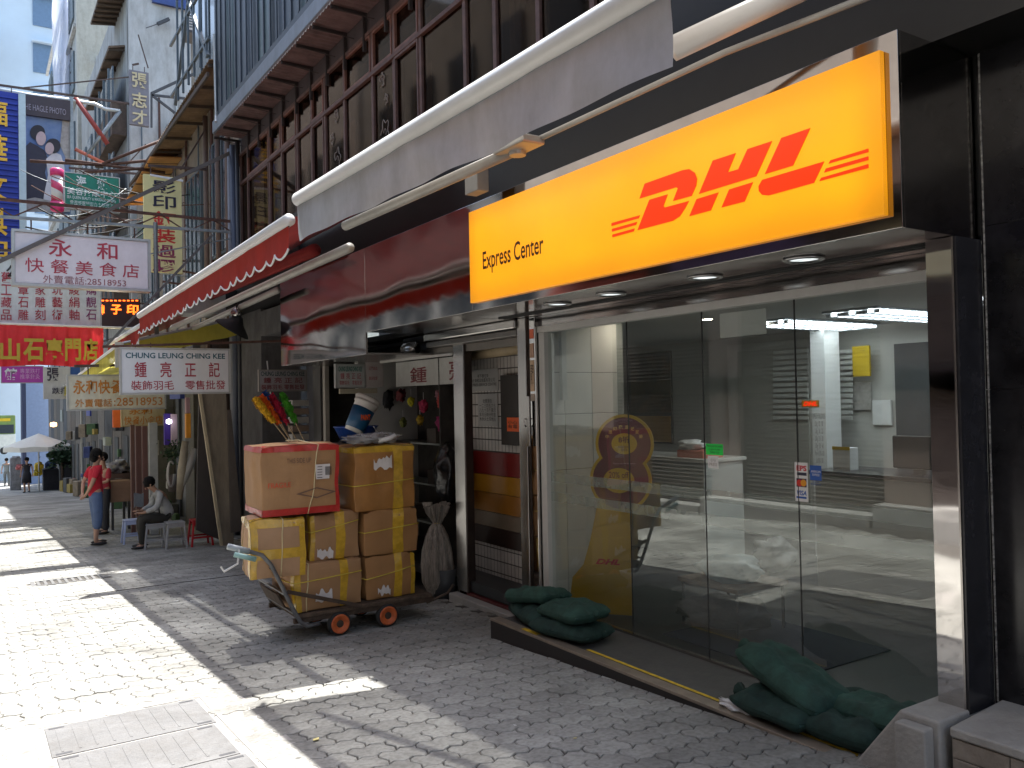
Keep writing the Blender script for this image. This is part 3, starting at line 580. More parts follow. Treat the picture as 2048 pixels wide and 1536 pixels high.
# eight-shaped cardboard stand
SA = Vector((4.224, 5.301, -1.745)); fg = thing('display_stand', 'yellow and maroon figure-eight cardboard display stand behind the glass', 'display stand', SA)
M_y = mat('stand_yellow', (.62,.38,.01), .45, var=.04); M_m = mat('stand_maroon', (.14,.012,.03), .4, var=.1)
c1y, c1z, r1, c2y, c2z, r2 = -.228, -.375, .235, -.19, -.668, .25      # local: -y runs to the right on the board
def eight(g):
    a1, a2, pts = r1-g, r2-g, []
    d = Vector((c2y-c1y, c2z-c1z)); dl = d.length; h = (a1*a1-a2*a2+dl*dl)/(2*dl); ang = math.acos(max(-1, min(1, h/a1))); base = math.atan2(d.y, d.x)
    s0 = base+ang; e0 = base-ang+2*math.pi; pts += [(c1y+a1*math.cos(s0+(e0-s0)*k/34), c1z+a1*math.sin(s0+(e0-s0)*k/34)) for k in range(35)]
    h2 = dl-h; ang2 = math.acos(max(-1, min(1, h2/a2))); b2 = base+math.pi; s1 = b2+ang2; e1 = b2-ang2+2*math.pi
    pts += [(c2y+a2*math.cos(s1+(e1-s1)*k/34), c2z+a2*math.sin(s1+(e1-s1)*k/34)) for k in range(1, 34)]
    return pts
def stp_(nm, x, pts, th, m_): MB().prism([(SA.x+x, SA.y+y, z) for y, z in pts], (th, 0, 0)).build(nm, m_, fg)
stp_('outer_board', 0, eight(0), .012, M_y); stp_('maroon_field', -.003, eight(.024), .002, M_m)
for cy, cz, ra, rb in ((c1y, c1z, .103, .084), (c2y+.012, c2z, .125, .10)): stp_('centre_disc', -.006, [(cy+ra*math.cos(2*math.pi*k/32), cz+rb*math.sin(2*math.pi*k/32)) for k in range(32)], .002, M_y)
M_mt = mat('maroon_ink', (.12,.01,.02), .5); M_gold = mat('gold_ink', (.75,.45,.12), .5); M_pink = mat('pink_ink', (.6,.35,.45), .5)
def stx(body, m_, y0, y1, z0, z1, **k): text(body, m_, fg, 'X', SA.x-.0085, SA.y+y0, SA.y+y1, z0, z1, **k)
stx('8折', M_mt, c1y-.045, c1y+.045, c1z+.005, c1z+.06, weight=.02); stx('中環服務中心\n優惠價', M_mt, c1y-.05, c1y+.05, c1z-.06, c1z-.015)
stx('20% off', M_mt, c2y-.07, c2y+.09, c2z+.02, c2z+.07, weight=.01); stx('Terms and conditions apply', M_mt, c2y-.06, c2y+.07, c2z-.075, c2z-.06)
for k, ch in enumerate('中環國際速遞服務'):
    a = math.pi*(.86-.72*k/7); y_ = c1y-.150*math.cos(a); z_ = c1z+.135*math.sin(a); stx(ch, M_gold, y_-.015, y_+.015, z_-.015, z_+.015, weight=.02)
stx('Express service centre', M_pink, c1y-.07, c1y+.07, c1z+.175, c1z+.19); stx('Express centre 8th Anniversary', M_pink, c1y-.09, c1y+.09, c1z-.165, c1z-.15)
stp_('rear_board', .03, [(.0,-.86), (-.27,-.9), (-.245,-1.742), (.05,-1.742), (.05,-1.2)], .012, mat('stand_yellow2', (.50,.29,.01), .35, var=.08))  # second yellow board standing behind the leg board
stp_('leg_board', .014, [(.0,-.84), (-.27,-.88), (-.255,-1.742), (.265,-1.742), (.225,-1.46), (.19,-1.42), (.13,-1.35), (.07,-1.15)], .012, mat('stand_yellow2', (0,0,0)))
stx('DHL', mat('stand_red', (.5,.01,.01), .5), -.15, .03, -1.345, -1.30, weight=.05, shear=.35) if 0 else text('DHL', mat('stand_red', (.5,.01,.01), .5), fg, 'X', SA.x+.011, SA.y-.17, SA.y+.03, -1.345, -1.30, weight=.05, shear=.35)
fg.rotation_euler.z = R(38.3)
# ------------------------------------------------------------------ tiled doorway between the shops
dw = thing('tiled_doorway', 'doorway with small white tiles and coloured bands left of the courier shop', 'doorway', (4.2, 6.6, -1.88))
M_grout = mat('grout', (.10,.09,.08), .9); M_tile = mat('small_tile', (.62,.59,.55), .35, var=.1, scale=9, dirt=.25)
MB().box(4.36, 4.45, 5.99, 7.70, -2.0, .66).build('wall_backing', M_grout, dw)
tl = MB()
def tiles(z0, z1):
    z = z0
    while z < z1-.02:
        y = 6.0
        while y < 7.68: tl.box(4.3575, 4.362, y+.005, y+.058, z+.006, min(z1, z+.111)); y += .063
        z += .117
tiles(-.52, .60); tiles(-1.95, -1.45)
o = tl.build('small_tiles', M_tile, dw); o['kind'] = 'stuff'
for z0, z1, c in ((-.75,-.525,(.20,.012,.01)), (-.93,-.755,(.42,.19,.01)), (-1.12,-.935,(.34,.14,.015)), (-1.27,-1.125,(.20,.155,.11)), (-1.445,-1.275,(.035,.018,.014))):
    MB().box(4.34, 4.36, 6.0, 7.69, z0, z1).build('band_panel', mat('band%g' % z0, c, .35, var=.08), dw, bev=.002)
MB().box(4.0, 4.40, 6.0, 7.2, -1.95, -1.86).build('red_step', mat('red_step', (.10,.012,.012), .6), dw); MB().box(3.90, 4.0, 6.0, 7.25, -2.0, -1.88).build('doorstep', M_conc, dw, bev=.01)
MB().tube([(4.25,7.45,.45), (4.2,6.05,.47)], .055, 12).build('roller_drum', mat('cream_paint', (.42,.33,.2), .6), dw, smooth=True)
for u0, v0, u1, v1, nm, lb, tx in ((939,738,997,782,'notice','white printed notice with company lines on the tiles', '有下層往來\n2/F 商務及儲蓄有限公司\nEXPRESS SERVICE CENTRE'), (957,788,996,852,'notice','paper list pasted on the tiles under the white notice','收費通告\n一二三四五六七\n八九十百千萬元\n年月日時分秒金\n木水火土天地人')):
    y0, y1, z0, z1 = rX(4.35, u0, v0, u1, v1); q = tag(MB().box(4.345, 4.35, y0, y1, z0, z1).build(nm, mat('grey_paper2', (.48,.47,.45), .7, var=.05), org=(4.35, y0, z0)), lb, 'notice'); text(tx, M_ink, q, 'X', 4.343, y0+.03, y1-.03, z0+.05, z1-.05)
y0, y1, z0, z1 = rX(4.35, 1010, 750, 1045, 890); gtb = thing('meter_box', 'dark meter panel with bright orange warning card on the tiles', 'meter box', (4.3, 6.7, 0)); MB().box(4.30, 4.35, y0, y1, z0, z1).build('panel', mat('dkpanel', (.045,.04,.035), .6), gtb, bev=.004)
y0, y1, z0, z1 = rX(4.29, 1014, 835, 1037, 863); MB().box(4.29, 4.2995, y0, y1, z0, z1).build('warning_card', mat('warn_orange', (.85,.13,.02), .5, var=.03), gtb); text('小心\n有電', M_ink, gtb, 'X', 4.287, y0+.02, y1-.02, z0+.03, z1-.03)

# stainless pilaster and shutter boxes
sc = thing('shutter_front', 'steel pilaster and roller shutter boxes over the feather shop', 'shutter', (4, 8, .4))
MB().box(4.0, 4.06, 7.06, 7.255, -1.99, .60).build('pilaster', M_steelb, sc, bev=.004)
MB().box(4.002, 4.085, 7.035, 7.058, -1.99, .60).build('pilaster_side', mat('dark_steel_side', (.06,.045,.04), .4, .6), sc)  # side of the steel pilaster, its shade put into a dark colour
MB().box(3.90, 4.1, 5.99, 7.70, .605, .68).build('guide_rail', M_steelb, sc, bev=.01); MB().box(3.93, 4.1, 5.99, 7.70, .54, .60).build('guide_rail', mat('rail_dark', (.16,.15,.14), .4, .7), sc, bev=.01)
MB().box(4.02, 4.08, 5.99, 8.95, .47, .54).build('shutter_box', mat('taupe_panel', (.20,.18,.155), .45, .2), sc, bev=.003)
MB().box(3.99, 4.03, 7.26, 9.0, .445, .469).build('light_edge', mat('pale_edge', (.55,.53,.5), .4, .2), sc)
# dark gap under the casing where the drum shows
MB().box(4.1, 4.25, 7.70, 8.6, .45, .70).build('gap_back', M_black, sc); MB().tube([(3.9,7.9,.55), (3.9,8.1,.55)], .07, 14).build('drum', M_steelb, sc, smooth=True)

# feather and decoration shop
fs = thing('feather_shop', 'dark little shop crammed with feather goods beside the loaded cart', 'shop', (4.4, 9, -2))
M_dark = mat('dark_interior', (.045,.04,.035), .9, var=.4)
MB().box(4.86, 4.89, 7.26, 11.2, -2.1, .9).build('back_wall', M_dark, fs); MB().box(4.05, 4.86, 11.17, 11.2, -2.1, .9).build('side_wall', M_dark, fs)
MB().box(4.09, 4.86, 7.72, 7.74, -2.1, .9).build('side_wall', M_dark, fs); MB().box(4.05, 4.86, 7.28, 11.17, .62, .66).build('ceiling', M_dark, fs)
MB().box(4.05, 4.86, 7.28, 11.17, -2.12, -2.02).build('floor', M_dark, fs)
MB().box(4.0, 4.06, 10.84, 10.93, -2.1, .5).build('door_frame', mat('pale_frame', (.35,.32,.27), .5), fs, bev=.004); MB().box(3.98, 4.08, 10.96, 11.25, -2.1, .75).build('dark_column', mat('dark_column', (.07,.065,.06), .7, dirt=.3), fs)
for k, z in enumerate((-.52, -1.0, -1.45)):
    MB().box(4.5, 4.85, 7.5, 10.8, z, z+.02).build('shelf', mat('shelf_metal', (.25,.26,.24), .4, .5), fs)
# signboard over the counter, cut off by the pilaster
sb = thing('hanging_signboard', 'wide pale signboard with large red-black characters inside the feather shop', 'sign', (4.1, 8, .3))
MB().box(4.09, 4.11, 7.22, 8.78, .165, .44).build('board', mat('sign_pale', (.50,.50,.47), .5, var=.10, dirt=.3), sb); M_dr = mat('dark_red_ink', (.16,.01,.015), .5)
textX('鍾', M_dr, sb, 4.085, 820, 734, 853, 765, weight=.01); text('亮', M_dr, sb, 'X', 4.085, 7.23, 7.50, .20, .41, weight=.01)
def board_y(name, label, Y, rect, m, depth=.04, frame=None, cat='sign', group=None, tilt=0):
    x0, x1, z0, z1 = rY(Y, *rect) if len(rect) == 4 and max(rect) > 20 else rect
    t = thing(name, label, cat, ((x0+x1)/2, Y, z0), group); MB().box(x0, x1, Y, Y+depth, z0, z1).build('board', m, t, bev=.004)
    if group:   # iron arm from the house and two rods
        hz = z1+.14+.02*(Y % 3); MB().bar((x0+.1, Y+.06, hz), (3.98, Y+.1, hz+.08), .05).build('arm', mat('sign_arm', (.09,.06,.05), .7, .2, var=.4), t); MB().bar((x1, Y+.08, hz), (3.98, Y+.1, hz+.9), .03).build('stay', mat('sign_arm', (0,0,0)), t)
        for x_ in (x0+(x1-x0)*.2, x0+(x1-x0)*.8): MB().tube([(x_, Y+.05, z1), (x_, Y+.05, hz)], .012, 5).build('rod', mat('sign_arm', (0,0,0)), t)
    if frame:
        f = .018*(x1-x0 if x1-x0 < 1.5 else 1.5)
        for i, a in enumerate(((x0-f, x1+f, z1, z1+f), (x0-f, x1+f, z0-f, z0), (x0-f, x0, z0, z1), (x1, x1+f, z0, z1))): MB().box(a[0], a[1], Y-.012, Y+depth+.01, a[2], a[3]).build('frame_edge', frame, t)
    return t
M_grn = mat('green_ink', (.01,.16,.12), .5); M_rink = mat('red_ink', (.42,.03,.05), .5); M_alu = mat('alu_frame', (.42,.42,.40), .4, .6)
t = board_y('shop_sign', 'small sign with teal English name low inside the feather shop front', 9.3, (672,729,729,775), mat('sign_white', (.56,.58,.56), .5, var=.10, dirt=.3), frame=M_alu)
YY = 9.285; textY('CHUNG LEUNG CHING KEE', M_grn, t, YY, 677, 733, 724, 743, weight=.02); textY('鍾亮正記', M_rink, t, YY, 681, 746, 722, 758, spacing=1.6); textY('裝飾羽毛　零售批發', M_rink, t, YY, 679, 761, 724, 770)
t = board_y('shop_sign', 'blank pinkish panel with faint red words beside the teal-lettered small sign', 9.28, (733,722,767,774), mat('sign_pink', (.56,.50,.47), .5, var=.10, dirt=.3))
textY('正門由此', M_rink, t, 9.27, 738, 733, 755, 740); textY('歡迎批發', M_rink, t, 9.27, 738, 753, 755, 760)
t = board_y('wood_batten', 'pale wooden batten hanging under the two small shop signs', 9.35, (680,777,755,787), mat('pale_wood', (.42,.37,.27), .7), cat='batten')
t = board_y('shop_sign', 'dark-framed sign with black English name above the feather dusters', 10.9, (519,741,612,781), mat('sign_grey', (.30,.28,.28), .5, var=.10, dirt=.3), frame=mat('pale_rust_frame', (.22,.2,.17), .6, dirt=.4))
YY = 10.885; textY('CHUNG LEUNG CHING KEE', mat('darkgreen_ink', (.01,.05,.045), .5), t, YY, 522, 743, 609, 752, weight=.02); textY('鍾 亮 正 記', M_dr, t, YY, 527, 755, 605, 766, weight=.01); textY('裝飾羽毛 零售批發', M_dr, t, YY, 523, 769, 609, 779, weight=.01)

# goods of the feather shop
def duster(name, label, p0, p1, rad, m, seed):
    p0, p1 = Vector(p0), Vector(p1); t = thing(name, label, 'feather duster', tuple(p1), 'feather dusters in a bucket')
    d = (p0-p1).normalized(); MB().tube([p1, p0-d*.1], .008, 6).build('stick', mat('cane', (.42,.3,.17), .6), t)
    b = MB(); a = d.orthogonal().normalized(); c = d.cross(a); L_ = .40
    for i in range(260):
        s = rnd.random(); th = rnd.random()*6.28; q = p0-d*(L_*s); rr = rad*(.55+.45*math.sin(math.pi*min(1, .15+s*.85)))
        o_ = a*math.cos(th)+c*math.sin(th); tip = q+o_*rr*rnd.uniform(.8,1.15)-d*rnd.uniform(-.02,.05); sd = d.cross(o_)*.014+d*.008
        b.quad(q-sd*.4, tip-sd, tip+o_*.012, q+sd*.4) if 0 else b.b.faces.new([b.b.verts.new(x) for x in (q-sd*.6, tip-sd, tip+sd, q+sd*.6)])
    b.tube([p0, p0-d*L_*.5, p0-d*L_], [rad*.45, rad*.8, rad*.35], 10); b.build('feathers', m, t)
bkp = (3.50, 10.45, -.55)
for k, (u0, v0, u1, v1, c, lb) in enumerate(((508,795,572,862,(.72,.42,.02),'yellow feather duster, lowest of the bunch'), (520,792,580,865,(.75,.12,.01),'orange feather duster in the bunch'), (541,790,592,868,(.42,.01,.04),'crimson feather duster in the middle of the bunch'), (562,785,603,865,(.07,.36,.02),'bright green feather duster standing rightmost of the bunch'), (527,783,575,860,(.02,.10,.35),'blue feather duster tucked behind the orange one'))):
    duster('feather_duster', lb, onY(u0, v0, 10.4+.03*k), onY(u1+12, v1+30, 10.45), .058, mat('feather%d' % k, c, .9, var=.35, scale=40), k)
bk = thing('duster_bucket', 'dark bucket holding the feather dusters behind the boxes', 'bucket', (3.6, 10.45, -1)); MB().lathe((3.62, 10.45, -1.0), [(.13,0), (.17,.34), (.16,.34), (.12,.02)], 20).build('bucket', mat('dark_green', (.02,.035,.03), .5), bk, smooth=True)
tag(box(3.4, 3.9, 10.2, 10.8, -2.12, -1.0).build('display_crate', mat('crate_dark', (.10,.085,.07), .8, var=.3), bev=.01, org=(3.6,10.5,-2.1)), 'dark crate standing under the duster bucket', 'crate')
wb = thing('small_shelf_unit', 'pale small shelf unit behind the feather dusters', 'shelf', (4.1, 11, -.5))
for k in range(5): x0, x1, z0, z1 = rY(11.3, 585, 800+k*17, 618, 812+k*17); MB().box(x0, x1, 11.3, 11.5, z0, z1).build('drawer', mat('drawer%d' % (k % 2), ((.30,.28,.25), (.2,.14,.1))[k % 2], .6), wb, bev=.003)
# paint bucket and basin
q = onY(722, 830, 8.6)
pb = thing('paint_bucket', 'tilted white plastic bucket with blue label and orange brand word', 'bucket', tuple(q)); rt = (0, .48, 0)
M_pl = mat('white_plastic', (.62,.60,.56), .35, var=.04)
MB().lathe(q, [(.10,-.2), (.128,.12), (.14,.13), (.14,.15), (.13,.155), (.143,.17), (.143,.20), (.132,.21)], 28, rot=rt).build('pail', M_pl, pb, smooth=True)
MB().lathe(q, [(.107,-.17), (.126,.07), (.1275,.07), (.109,-.17)], 28, rot=rt).build('label', mat('label_blue', (.015,.09,.20), .4), pb, smooth=True)
tm = text('PAINT', mat('label_orange', (.8,.12,.02), .4), pb, 'Y', q.y-.131, q.x-.055, q.x+.055, q.z-.055, q.z+.005, weight=.05); 
MB().tube([q+Vector((.12,-.05,-.12)), q+Vector((.2,-.1,-.3)), q+Vector((.28,-.1,-.36))], .004, 5).build('wire_handle', M_steelb, pb)
q2 = onY(712, 868, 8.8); tag(MB().lathe(q2, [(.16,-.09), (.24,.08), (.25,.08), (.25,.09), (.23,.09), (.15,-.07)], 28).build('basin', mat('basin_blue', (.015,.06,.28), .4), smooth=True, org=q2), 'blue plastic basin under the tilted paint bucket', 'basin')
tag(box(q2.x-.35, q2.x+.55, 8.55, 9.15, -2.05, q2.z-.10).build('display_table', mat('crate_dark', (0,0,0)), org=(q2.x, 8.8, -2.05)), 'dark counter carrying the blue basin and paint bucket', 'counter')
hang = ((847,812,.06,(.62,.05,.13),'pink round feather bag hanging behind the counter'), (822,803,.05,(.55,.5,.01),'yellow-green feather bunch hanging in the dark shop'), (886,803,.085,(.55,.05,.04),'red feather bunch hanging next to the steel pilaster'), (878,790,.05,(.45,.2,.25),'pale pink feather bag high next to the steel pilaster'), (886,845,.09,(.30,.005,.10),'magenta feather bag low next to the steel pilaster'), (840,840,.05,(.5,.33,.01),'amber feather bunch low in the dark shop'), (802,790,.07,(.12,.008,.01),'dull red bundle hanging in the middle of the dark shop'), (806,845,.05,(.16,.17,.03),'olive bundle on the shelf of the dark shop'), (775,800,.10,(.02,.02,.022),'black bundle hanging behind the tilted bucket'))
for k, (u, v, r_, c, lb) in enumerate(hang):
    p = onX(u, v, 4.45); b = MB(); b.blob(p, (r_*.75, r_, r_*1.15), 3, .6, 3, k); 
    hg = thing('hanging_bundle', lb, 'feather goods', tuple(p), 'feather goods hanging in the shop'); b.build('bundle', mat('bundle%d' % k, c, .7, var=.4, scale=50), hg, smooth=True); MB().tube([p+Vector((0,0,r_)), p+Vector((0,0,r_+.10))], .004, 5).build('string', M_wp, hg)
M_bag = mat('black_plastic', (.012,.012,.012), .22, bump=.8, bscale=12)
p = onY(895, 950, 7.6); tag(MB().blob(p, (.13,.15,.32), 3, .35, 2.2, 2).build('bin_bag', M_bag, smooth=True, org=p), 'black rubbish bag hanging beside the steel pilaster', 'bag')
sk = thing('broom_sack', 'tied pale transparent sack of broom heads at the foot of the pilaster', 'sack', (3.9, 7.5, -1.97))
p = onY(875, 1100, 7.5); M_sk = mat('sack_film', (.33,.29,.25), .28, var=.6, scale=9, stretch=(7,7,.5), bump=.8, alpha=.86)
def fold_ring(b, prof, c, nf, seed):
    n_ = 64; rings = []
    for i, (r_, h_, am) in enumerate(prof):
        rings.append([b.b.verts.new(Vector(c)+Vector((math.cos(t)*r_*(1+am*math.sin(nf*t+seed+.4*i)+.5*am*math.sin(nf*1.7*t+i)), math.sin(t)*r_*(1+am*math.sin(nf*t+seed+.4*i)), h_+.02*math.sin(3*t+seed)))) for t in [2*math.pi*k/n_ for k in range(n_)]])
    for i in range(len(rings)-1):
        for k in range(n_): b.b.faces.new((rings[i][k], rings[i][(k+1) % n_], rings[i+1][(k+1) % n_], rings[i+1][k]))
b = MB(); fold_ring(b, [(.10,-.42,.05), (.15,-.30,.08), (.155,-.15,.10), (.135,.0,.13), (.10,.13,.18), (.06,.22,.25), (.028,.27,.3), (.045,.31,.35), (.085,.40,.4), (.10,.46,.45)], p, 9, 1); b.build('sack', M_sk, sk, smooth=True)
MB().tube([p+Vector((.03*math.cos(a), .03*math.sin(a), .27)) for a in [j*.5 for j in range(14)]], .005, 5).build('tie', mat('yellow_twine', (.60,.46,.06), .5), sk)
for k in range(7): MB().tube([p+Vector((.05*math.cos(k), .05*math.sin(k), -.35)), p+Vector((.03*math.cos(k*2), .03*math.sin(k*2), .15))], .016, 6).build('broom_head', mat('broom_straw', (.36,.22,.12), .8), sk)
tag(MB().lathe((3.96, 7.45, -1.98), [(.11,0), (.14,.3), (.13,.3), (.1,.02)], 20).build('bin', mat('bin_dark', (.05,.055,.06), .5), smooth=True, org=(3.96,7.45,-1.98)), 'dark plastic bin holding the transparent sack', 'bin')
# shelf goods: stacked dark things
for k in range(12):
    y_ = 7.6+rnd.random()*3; z_ = (-.50, -.98, -1.43)[k % 3]; s_ = rnd.uniform(.06, .13)
    tag(box(4.5, 4.5+s_*2, y_, y_+s_*1.8, z_+.001, z_+s_*1.4).build('stock_box', mat('stock%d' % (k % 4), ((.12,.1,.08), (.2,.2,.19), (.05,.07,.1), (.16,.05,.04))[k % 4], .7), bev=.004, org=(4.5,y_,z_)), 'small %s stock box on the %s dim shelf of the feather shop' % (('brown', 'pale grey', 'navy', 'dull red')[k % 4], ('upper', 'middle', 'lower')[k % 3]), 'box', 'stock boxes on the dim shelves')

# ------------------------------------------------------------------ hand cart
GY = G(7.0)
ca = thing('hand_cart', 'long flat hand cart with orange wheels carrying taped cartons', 'hand cart', (2.75, 7.0, GY))
M_rust = mat('rusty_iron', (.075,.05,.035), .75, .3, var=.5, scale=14, bump=.4, bscale=50); M_hg = mat('pale_green_grip', (.25,.42,.40), .5, var=.2); M_gm = mat('grey_tube', (.16,.16,.165), .5, .6, var=.3)
ZD = -1.70
MB().box(2.18, 3.40, 6.62, 7.32, ZD-.035, ZD-.002).build('deck', mat('deck_ply', (.09,.06,.04), .85, var=.5, scale=18, dirt=.5), ca, bev=.006)
for y_ in (6.63, 7.29): MB().box(2.16, 3.42, y_, y_+.035, ZD-.075, ZD-.036).build('side_rail', M_rust, ca, bev=.003)
for x_ in (2.35, 2.7, 3.05, 3.3): MB().box(x_, x_+.035, 6.665, 7.29, ZD-.075, ZD-.037).build('cross_member', M_rust, ca)
M_or = mat('wheel_orange', (.60,.13,.035), .55, var=.25, scale=25, dirt=.3); M_rub = mat('tyre_rubber', (.02,.02,.02), .8)
for x_, y_ in ((2.54,6.62), (2.97,6.62), (2.54,7.22), (2.97,7.22)):
    r_ = .098; z_ = G(y_)+r_-.002; yo = y_
    wh = MB().lathe((x_, yo, z_), [(r_*.72,-.004), (r_*.72,.0), (r_*.78,-.012), (r_*.95,-.010), (r_,.004), (r_,.034), (r_*.95,.046), (r_*.72,.04)], 32, axis='y').build('wheel', M_rub, ca, smooth=True)
    MB().lathe((x_, yo, z_), [(.001,-.002), (r_*.30,-.003), (r_*.34,-.010), (r_*.62,-.012), (r_*.68,-.017), (r_*.80,-.016), (r_*.82,-.004), (r_*.82,.04), (.001,.04)], 32, axis='y').build('rim', M_or, wh, smooth=True)
    MB().lathe((x_, yo-.012, z_), [(.001,0), (.026,0), (.03,.004), (.03,.02), (.001,.02)], 14, axis='y').build('hub_nut', M_rust, wh)
    f = MB(); f.box(x_-.03, x_+.03, yo+.05, yo+.06, z_-.02, ZD-.076); f.box(x_-.05, x_+.05, yo+.0, yo+.09, ZD-.085, ZD-.076); f.build('fork', M_rust, ca)
for y_ in (6.60, 7.33):
    near = y_ < 7
    P_ = [(2.36, y_, -1.79), (2.26, y_, -1.80), (2.20, y_, -1.755), (2.13, y_, -1.62), (2.06, y_, -1.46), (1.97, y_, -1.27), (1.90, y_, -1.185), (1.80, y_, -1.145), (1.64, y_, -1.09)] if near else [(2.36, y_, -1.79), (2.26, y_, -1.80), (2.20, y_, -1.755), (2.13, y_, -1.62), (2.06, y_, -1.46), (1.99, y_, -1.30)]
    MB().tube(P_, .017, 10).build('handle_tube', M_gm, ca, smooth=True)
    if not near: continue
    MB().tube([(1.80, y_, -1.145), (1.64, y_, -1.088)], .024, 12).build('grip', mat('white_grip', (.33,.37,.39), .4), ca, smooth=True)
    MB().tube([(1.84, y_-.035, -1.205), (1.68, y_-.035, -1.15)], .020, 12).build('grip', M_hg, ca, smooth=True)
MB().bar((2.10, 6.60, -1.50), (2.72, 6.60, -1.705), .02, .03).build('brace', M_rust, ca)
for z_, x_ in ((-1.52, 2.085), (-1.68, 2.155), (-1.30, 1.98)): MB().bar((x_, 6.60, z_), (x_, 7.33, z_), .03, .012).build('cross_bar', M_gm, ca)
MB().box(2.02, 2.15, 6.72, 7.2, -1.60, -1.585, rot=(0,1.1,0)).build('back_plate', M_rust, ca)
MB().tube([(3.35,6.64,-1.78), (3.55,6.62,-1.72), (3.62,6.64,-1.66)], .012, 8).build('tow_hook', M_rust, ca)
MB().tube([(1.72,6.58,-1.12), (1.70,6.55,-1.22), (1.60,6.56,-1.27), (1.58,6.57,-1.23)], .009, 6).build('hook', M_pl, ca)

# ------------------------------------------------------------------ cartons on the cart
def card(name, c): return mat(name, c, .72, var=.10, scale=3.5, bump=.35, bscale=9, stretch=(1,1,1), rvar=.1, dirt=.18)
CB = [card('carton_a', (.37,.205,.095)), card('carton_b', (.33,.165,.06)), card('carton_c', (.42,.25,.135))]
M_tape = mat('yellow_tape', (.55,.33,.03), .22, var=.22, scale=18, bump=.35, bscale=20, coat=.4); M_tw = mat('pale_twine', (.66,.56,.32), .6, var=.1); M_ytw = mat('yellow_twine', (.60,.46,.06), .5)
M_rt = mat('red_tape', (.42,.02,.015), .4, var=.2, scale=20, coat=.3); M_torn = mat('torn_paper', (.66,.62,.60), .8)
def carton(label, x0, x1, y0, y1, z0, z1, m, rz=0, tapes=(), twines=(), bulge=.014, seed=0, labels=(), tape=None, prints=()):
    c = Vector(((x0+x1)/2, (y0+y1)/2, z0)); t = thing('cardboard_box', label, 'box', tuple(c), 'taped cartons loaded on the hand cart')
    dx, dy, dz = (x1-x0)/2, (y1-y0)/2, z1-z0
    def warp(p):
        q = Vector(p); a, b_, h = q.x/dx, q.y/dy, (q.z/dz)*2-1
        k = bulge*(1-min(1, abs(h))**4)
        q.x += math.copysign(k, a)*(abs(a) > .9)*(1-b_*b_)*1.3+noise.noise(q*6+Vector((seed,0,0)))*.016
        q.y += math.copysign(k, b_)*(abs(b_) > .9)*(1-a*a)*1.3+noise.noise(q*6+Vector((0,seed,9)))*.014
        q.z += (1 if h > 0 else -1)*(abs(h) > .9)*(.010 if h > 0 else 0)*(1-a*a)*(1-b_*b_)+noise.noise(q*5+Vector((seed,3,3)))*.016*(h > .9)-.012*(abs(a) > .85)*(abs(b_) > .85)*(h > .85)
        return q
    def panel(b, f, nu, nv): b.grid(lambda u, v: warp(f(u, v))+c, nu, nv)
    b = MB(); N = 14
    for s_ in (-1, 1):
        panel(b, lambda u, v: (s_*dx, -dy+2*dy*u, dz*v), N, N); panel(b, lambda u, v: (-dx+2*dx*u, s_*dy, dz*v), N, N)
        panel(b, lambda u, v: (-dx+2*dx*u, -dy+2*dy*v, dz*(s_ > 0)), N, N)
    bmesh.ops.remove_doubles(b.b, verts=b.b.verts, dist=.0005); b.build('carton', m, t, bev=.008, seg=2)
    e = .0022; tp = tape or M_tape
    def strip(nm, mm, f, nu=12, off=e, w=1):
        g = MB(); 
        g.grid(lambda u, v: warp(f(u, v))+c, nu, w); g.build(nm, mm, t, solid=.0012)
    for kind, a, wd in tapes:     # 'v' vertical band round front+top, 'h' level band, 'e' along edges
        if kind == 'v':
            strip('tape', tp, lambda u, v: (a+wd*(v-.5), -dy-e, dz*u)); strip('tape', tp, lambda u, v: (a+wd*(v-.5), -dy+2*dy*u, dz+e))
        elif kind == 'h':
            strip('tape', tp, lambda u, v: (-dx+2*dx*u, -dy-e, a+wd*(v-.5))); strip('tape', tp, lambda u, v: (-dx-e, -dy+2*dy*u, a+wd*(v-.5)))
        elif kind == 's': strip('tape', tp, lambda u, v: (-dx-e, -dy+2*dy*a+wd*(v-.5), dz*u))
        elif kind == 'et': strip('tape', tp, lambda u, v: (-dx+2*dx*u, -dy-e, dz-wd*v-.002)); strip('tape', tp, lambda u, v: (-dx-e, -dy+2*dy*u, dz-wd*v-.002)); strip('tape', tp, lambda u, v: (-dx+2*dx*u, -dy+wd*v, dz+e))
        elif kind == 'eb': strip('tape', tp, lambda u, v: (-dx+2*dx*u, -dy-e, wd*v+.002)); strip('tape', tp, lambda u, v: (-dx-e, -dy+2*dy*u, wd*v+.002))
        elif kind == 'el': strip('tape', tp, lambda u, v: (-dx+wd*v, -dy-e, dz*u)); strip('tape', tp, lambda u, v: (-dx-e, -dy+wd*v, dz*u))
        elif kind == 'er': strip('tape', tp, lambda u, v: (dx-wd*v, -dy-e, dz*u))
    for kind, a, b2, mm in twines:
        if kind == 'v': P_ = [(a+(b2-a)*k/8, -dy-.006, dz*k/8) for k in range(9)][::-1]; P_ = [(a-.02, dy, dz+.014), (a, 0, dz+.02)]+P_
        else: P_ = [(-dx-.006, dy-2*dy*k/4, a) for k in range(5)]+[(-dx+2*dx*k/8, -dy-.007-.004*math.sin(k), a+(b2-a)*k/8) for k in range(9)]
        MB().tube([warp(p)+c for p in P_], .0045, 5).build('twine', mm, t, smooth=True)
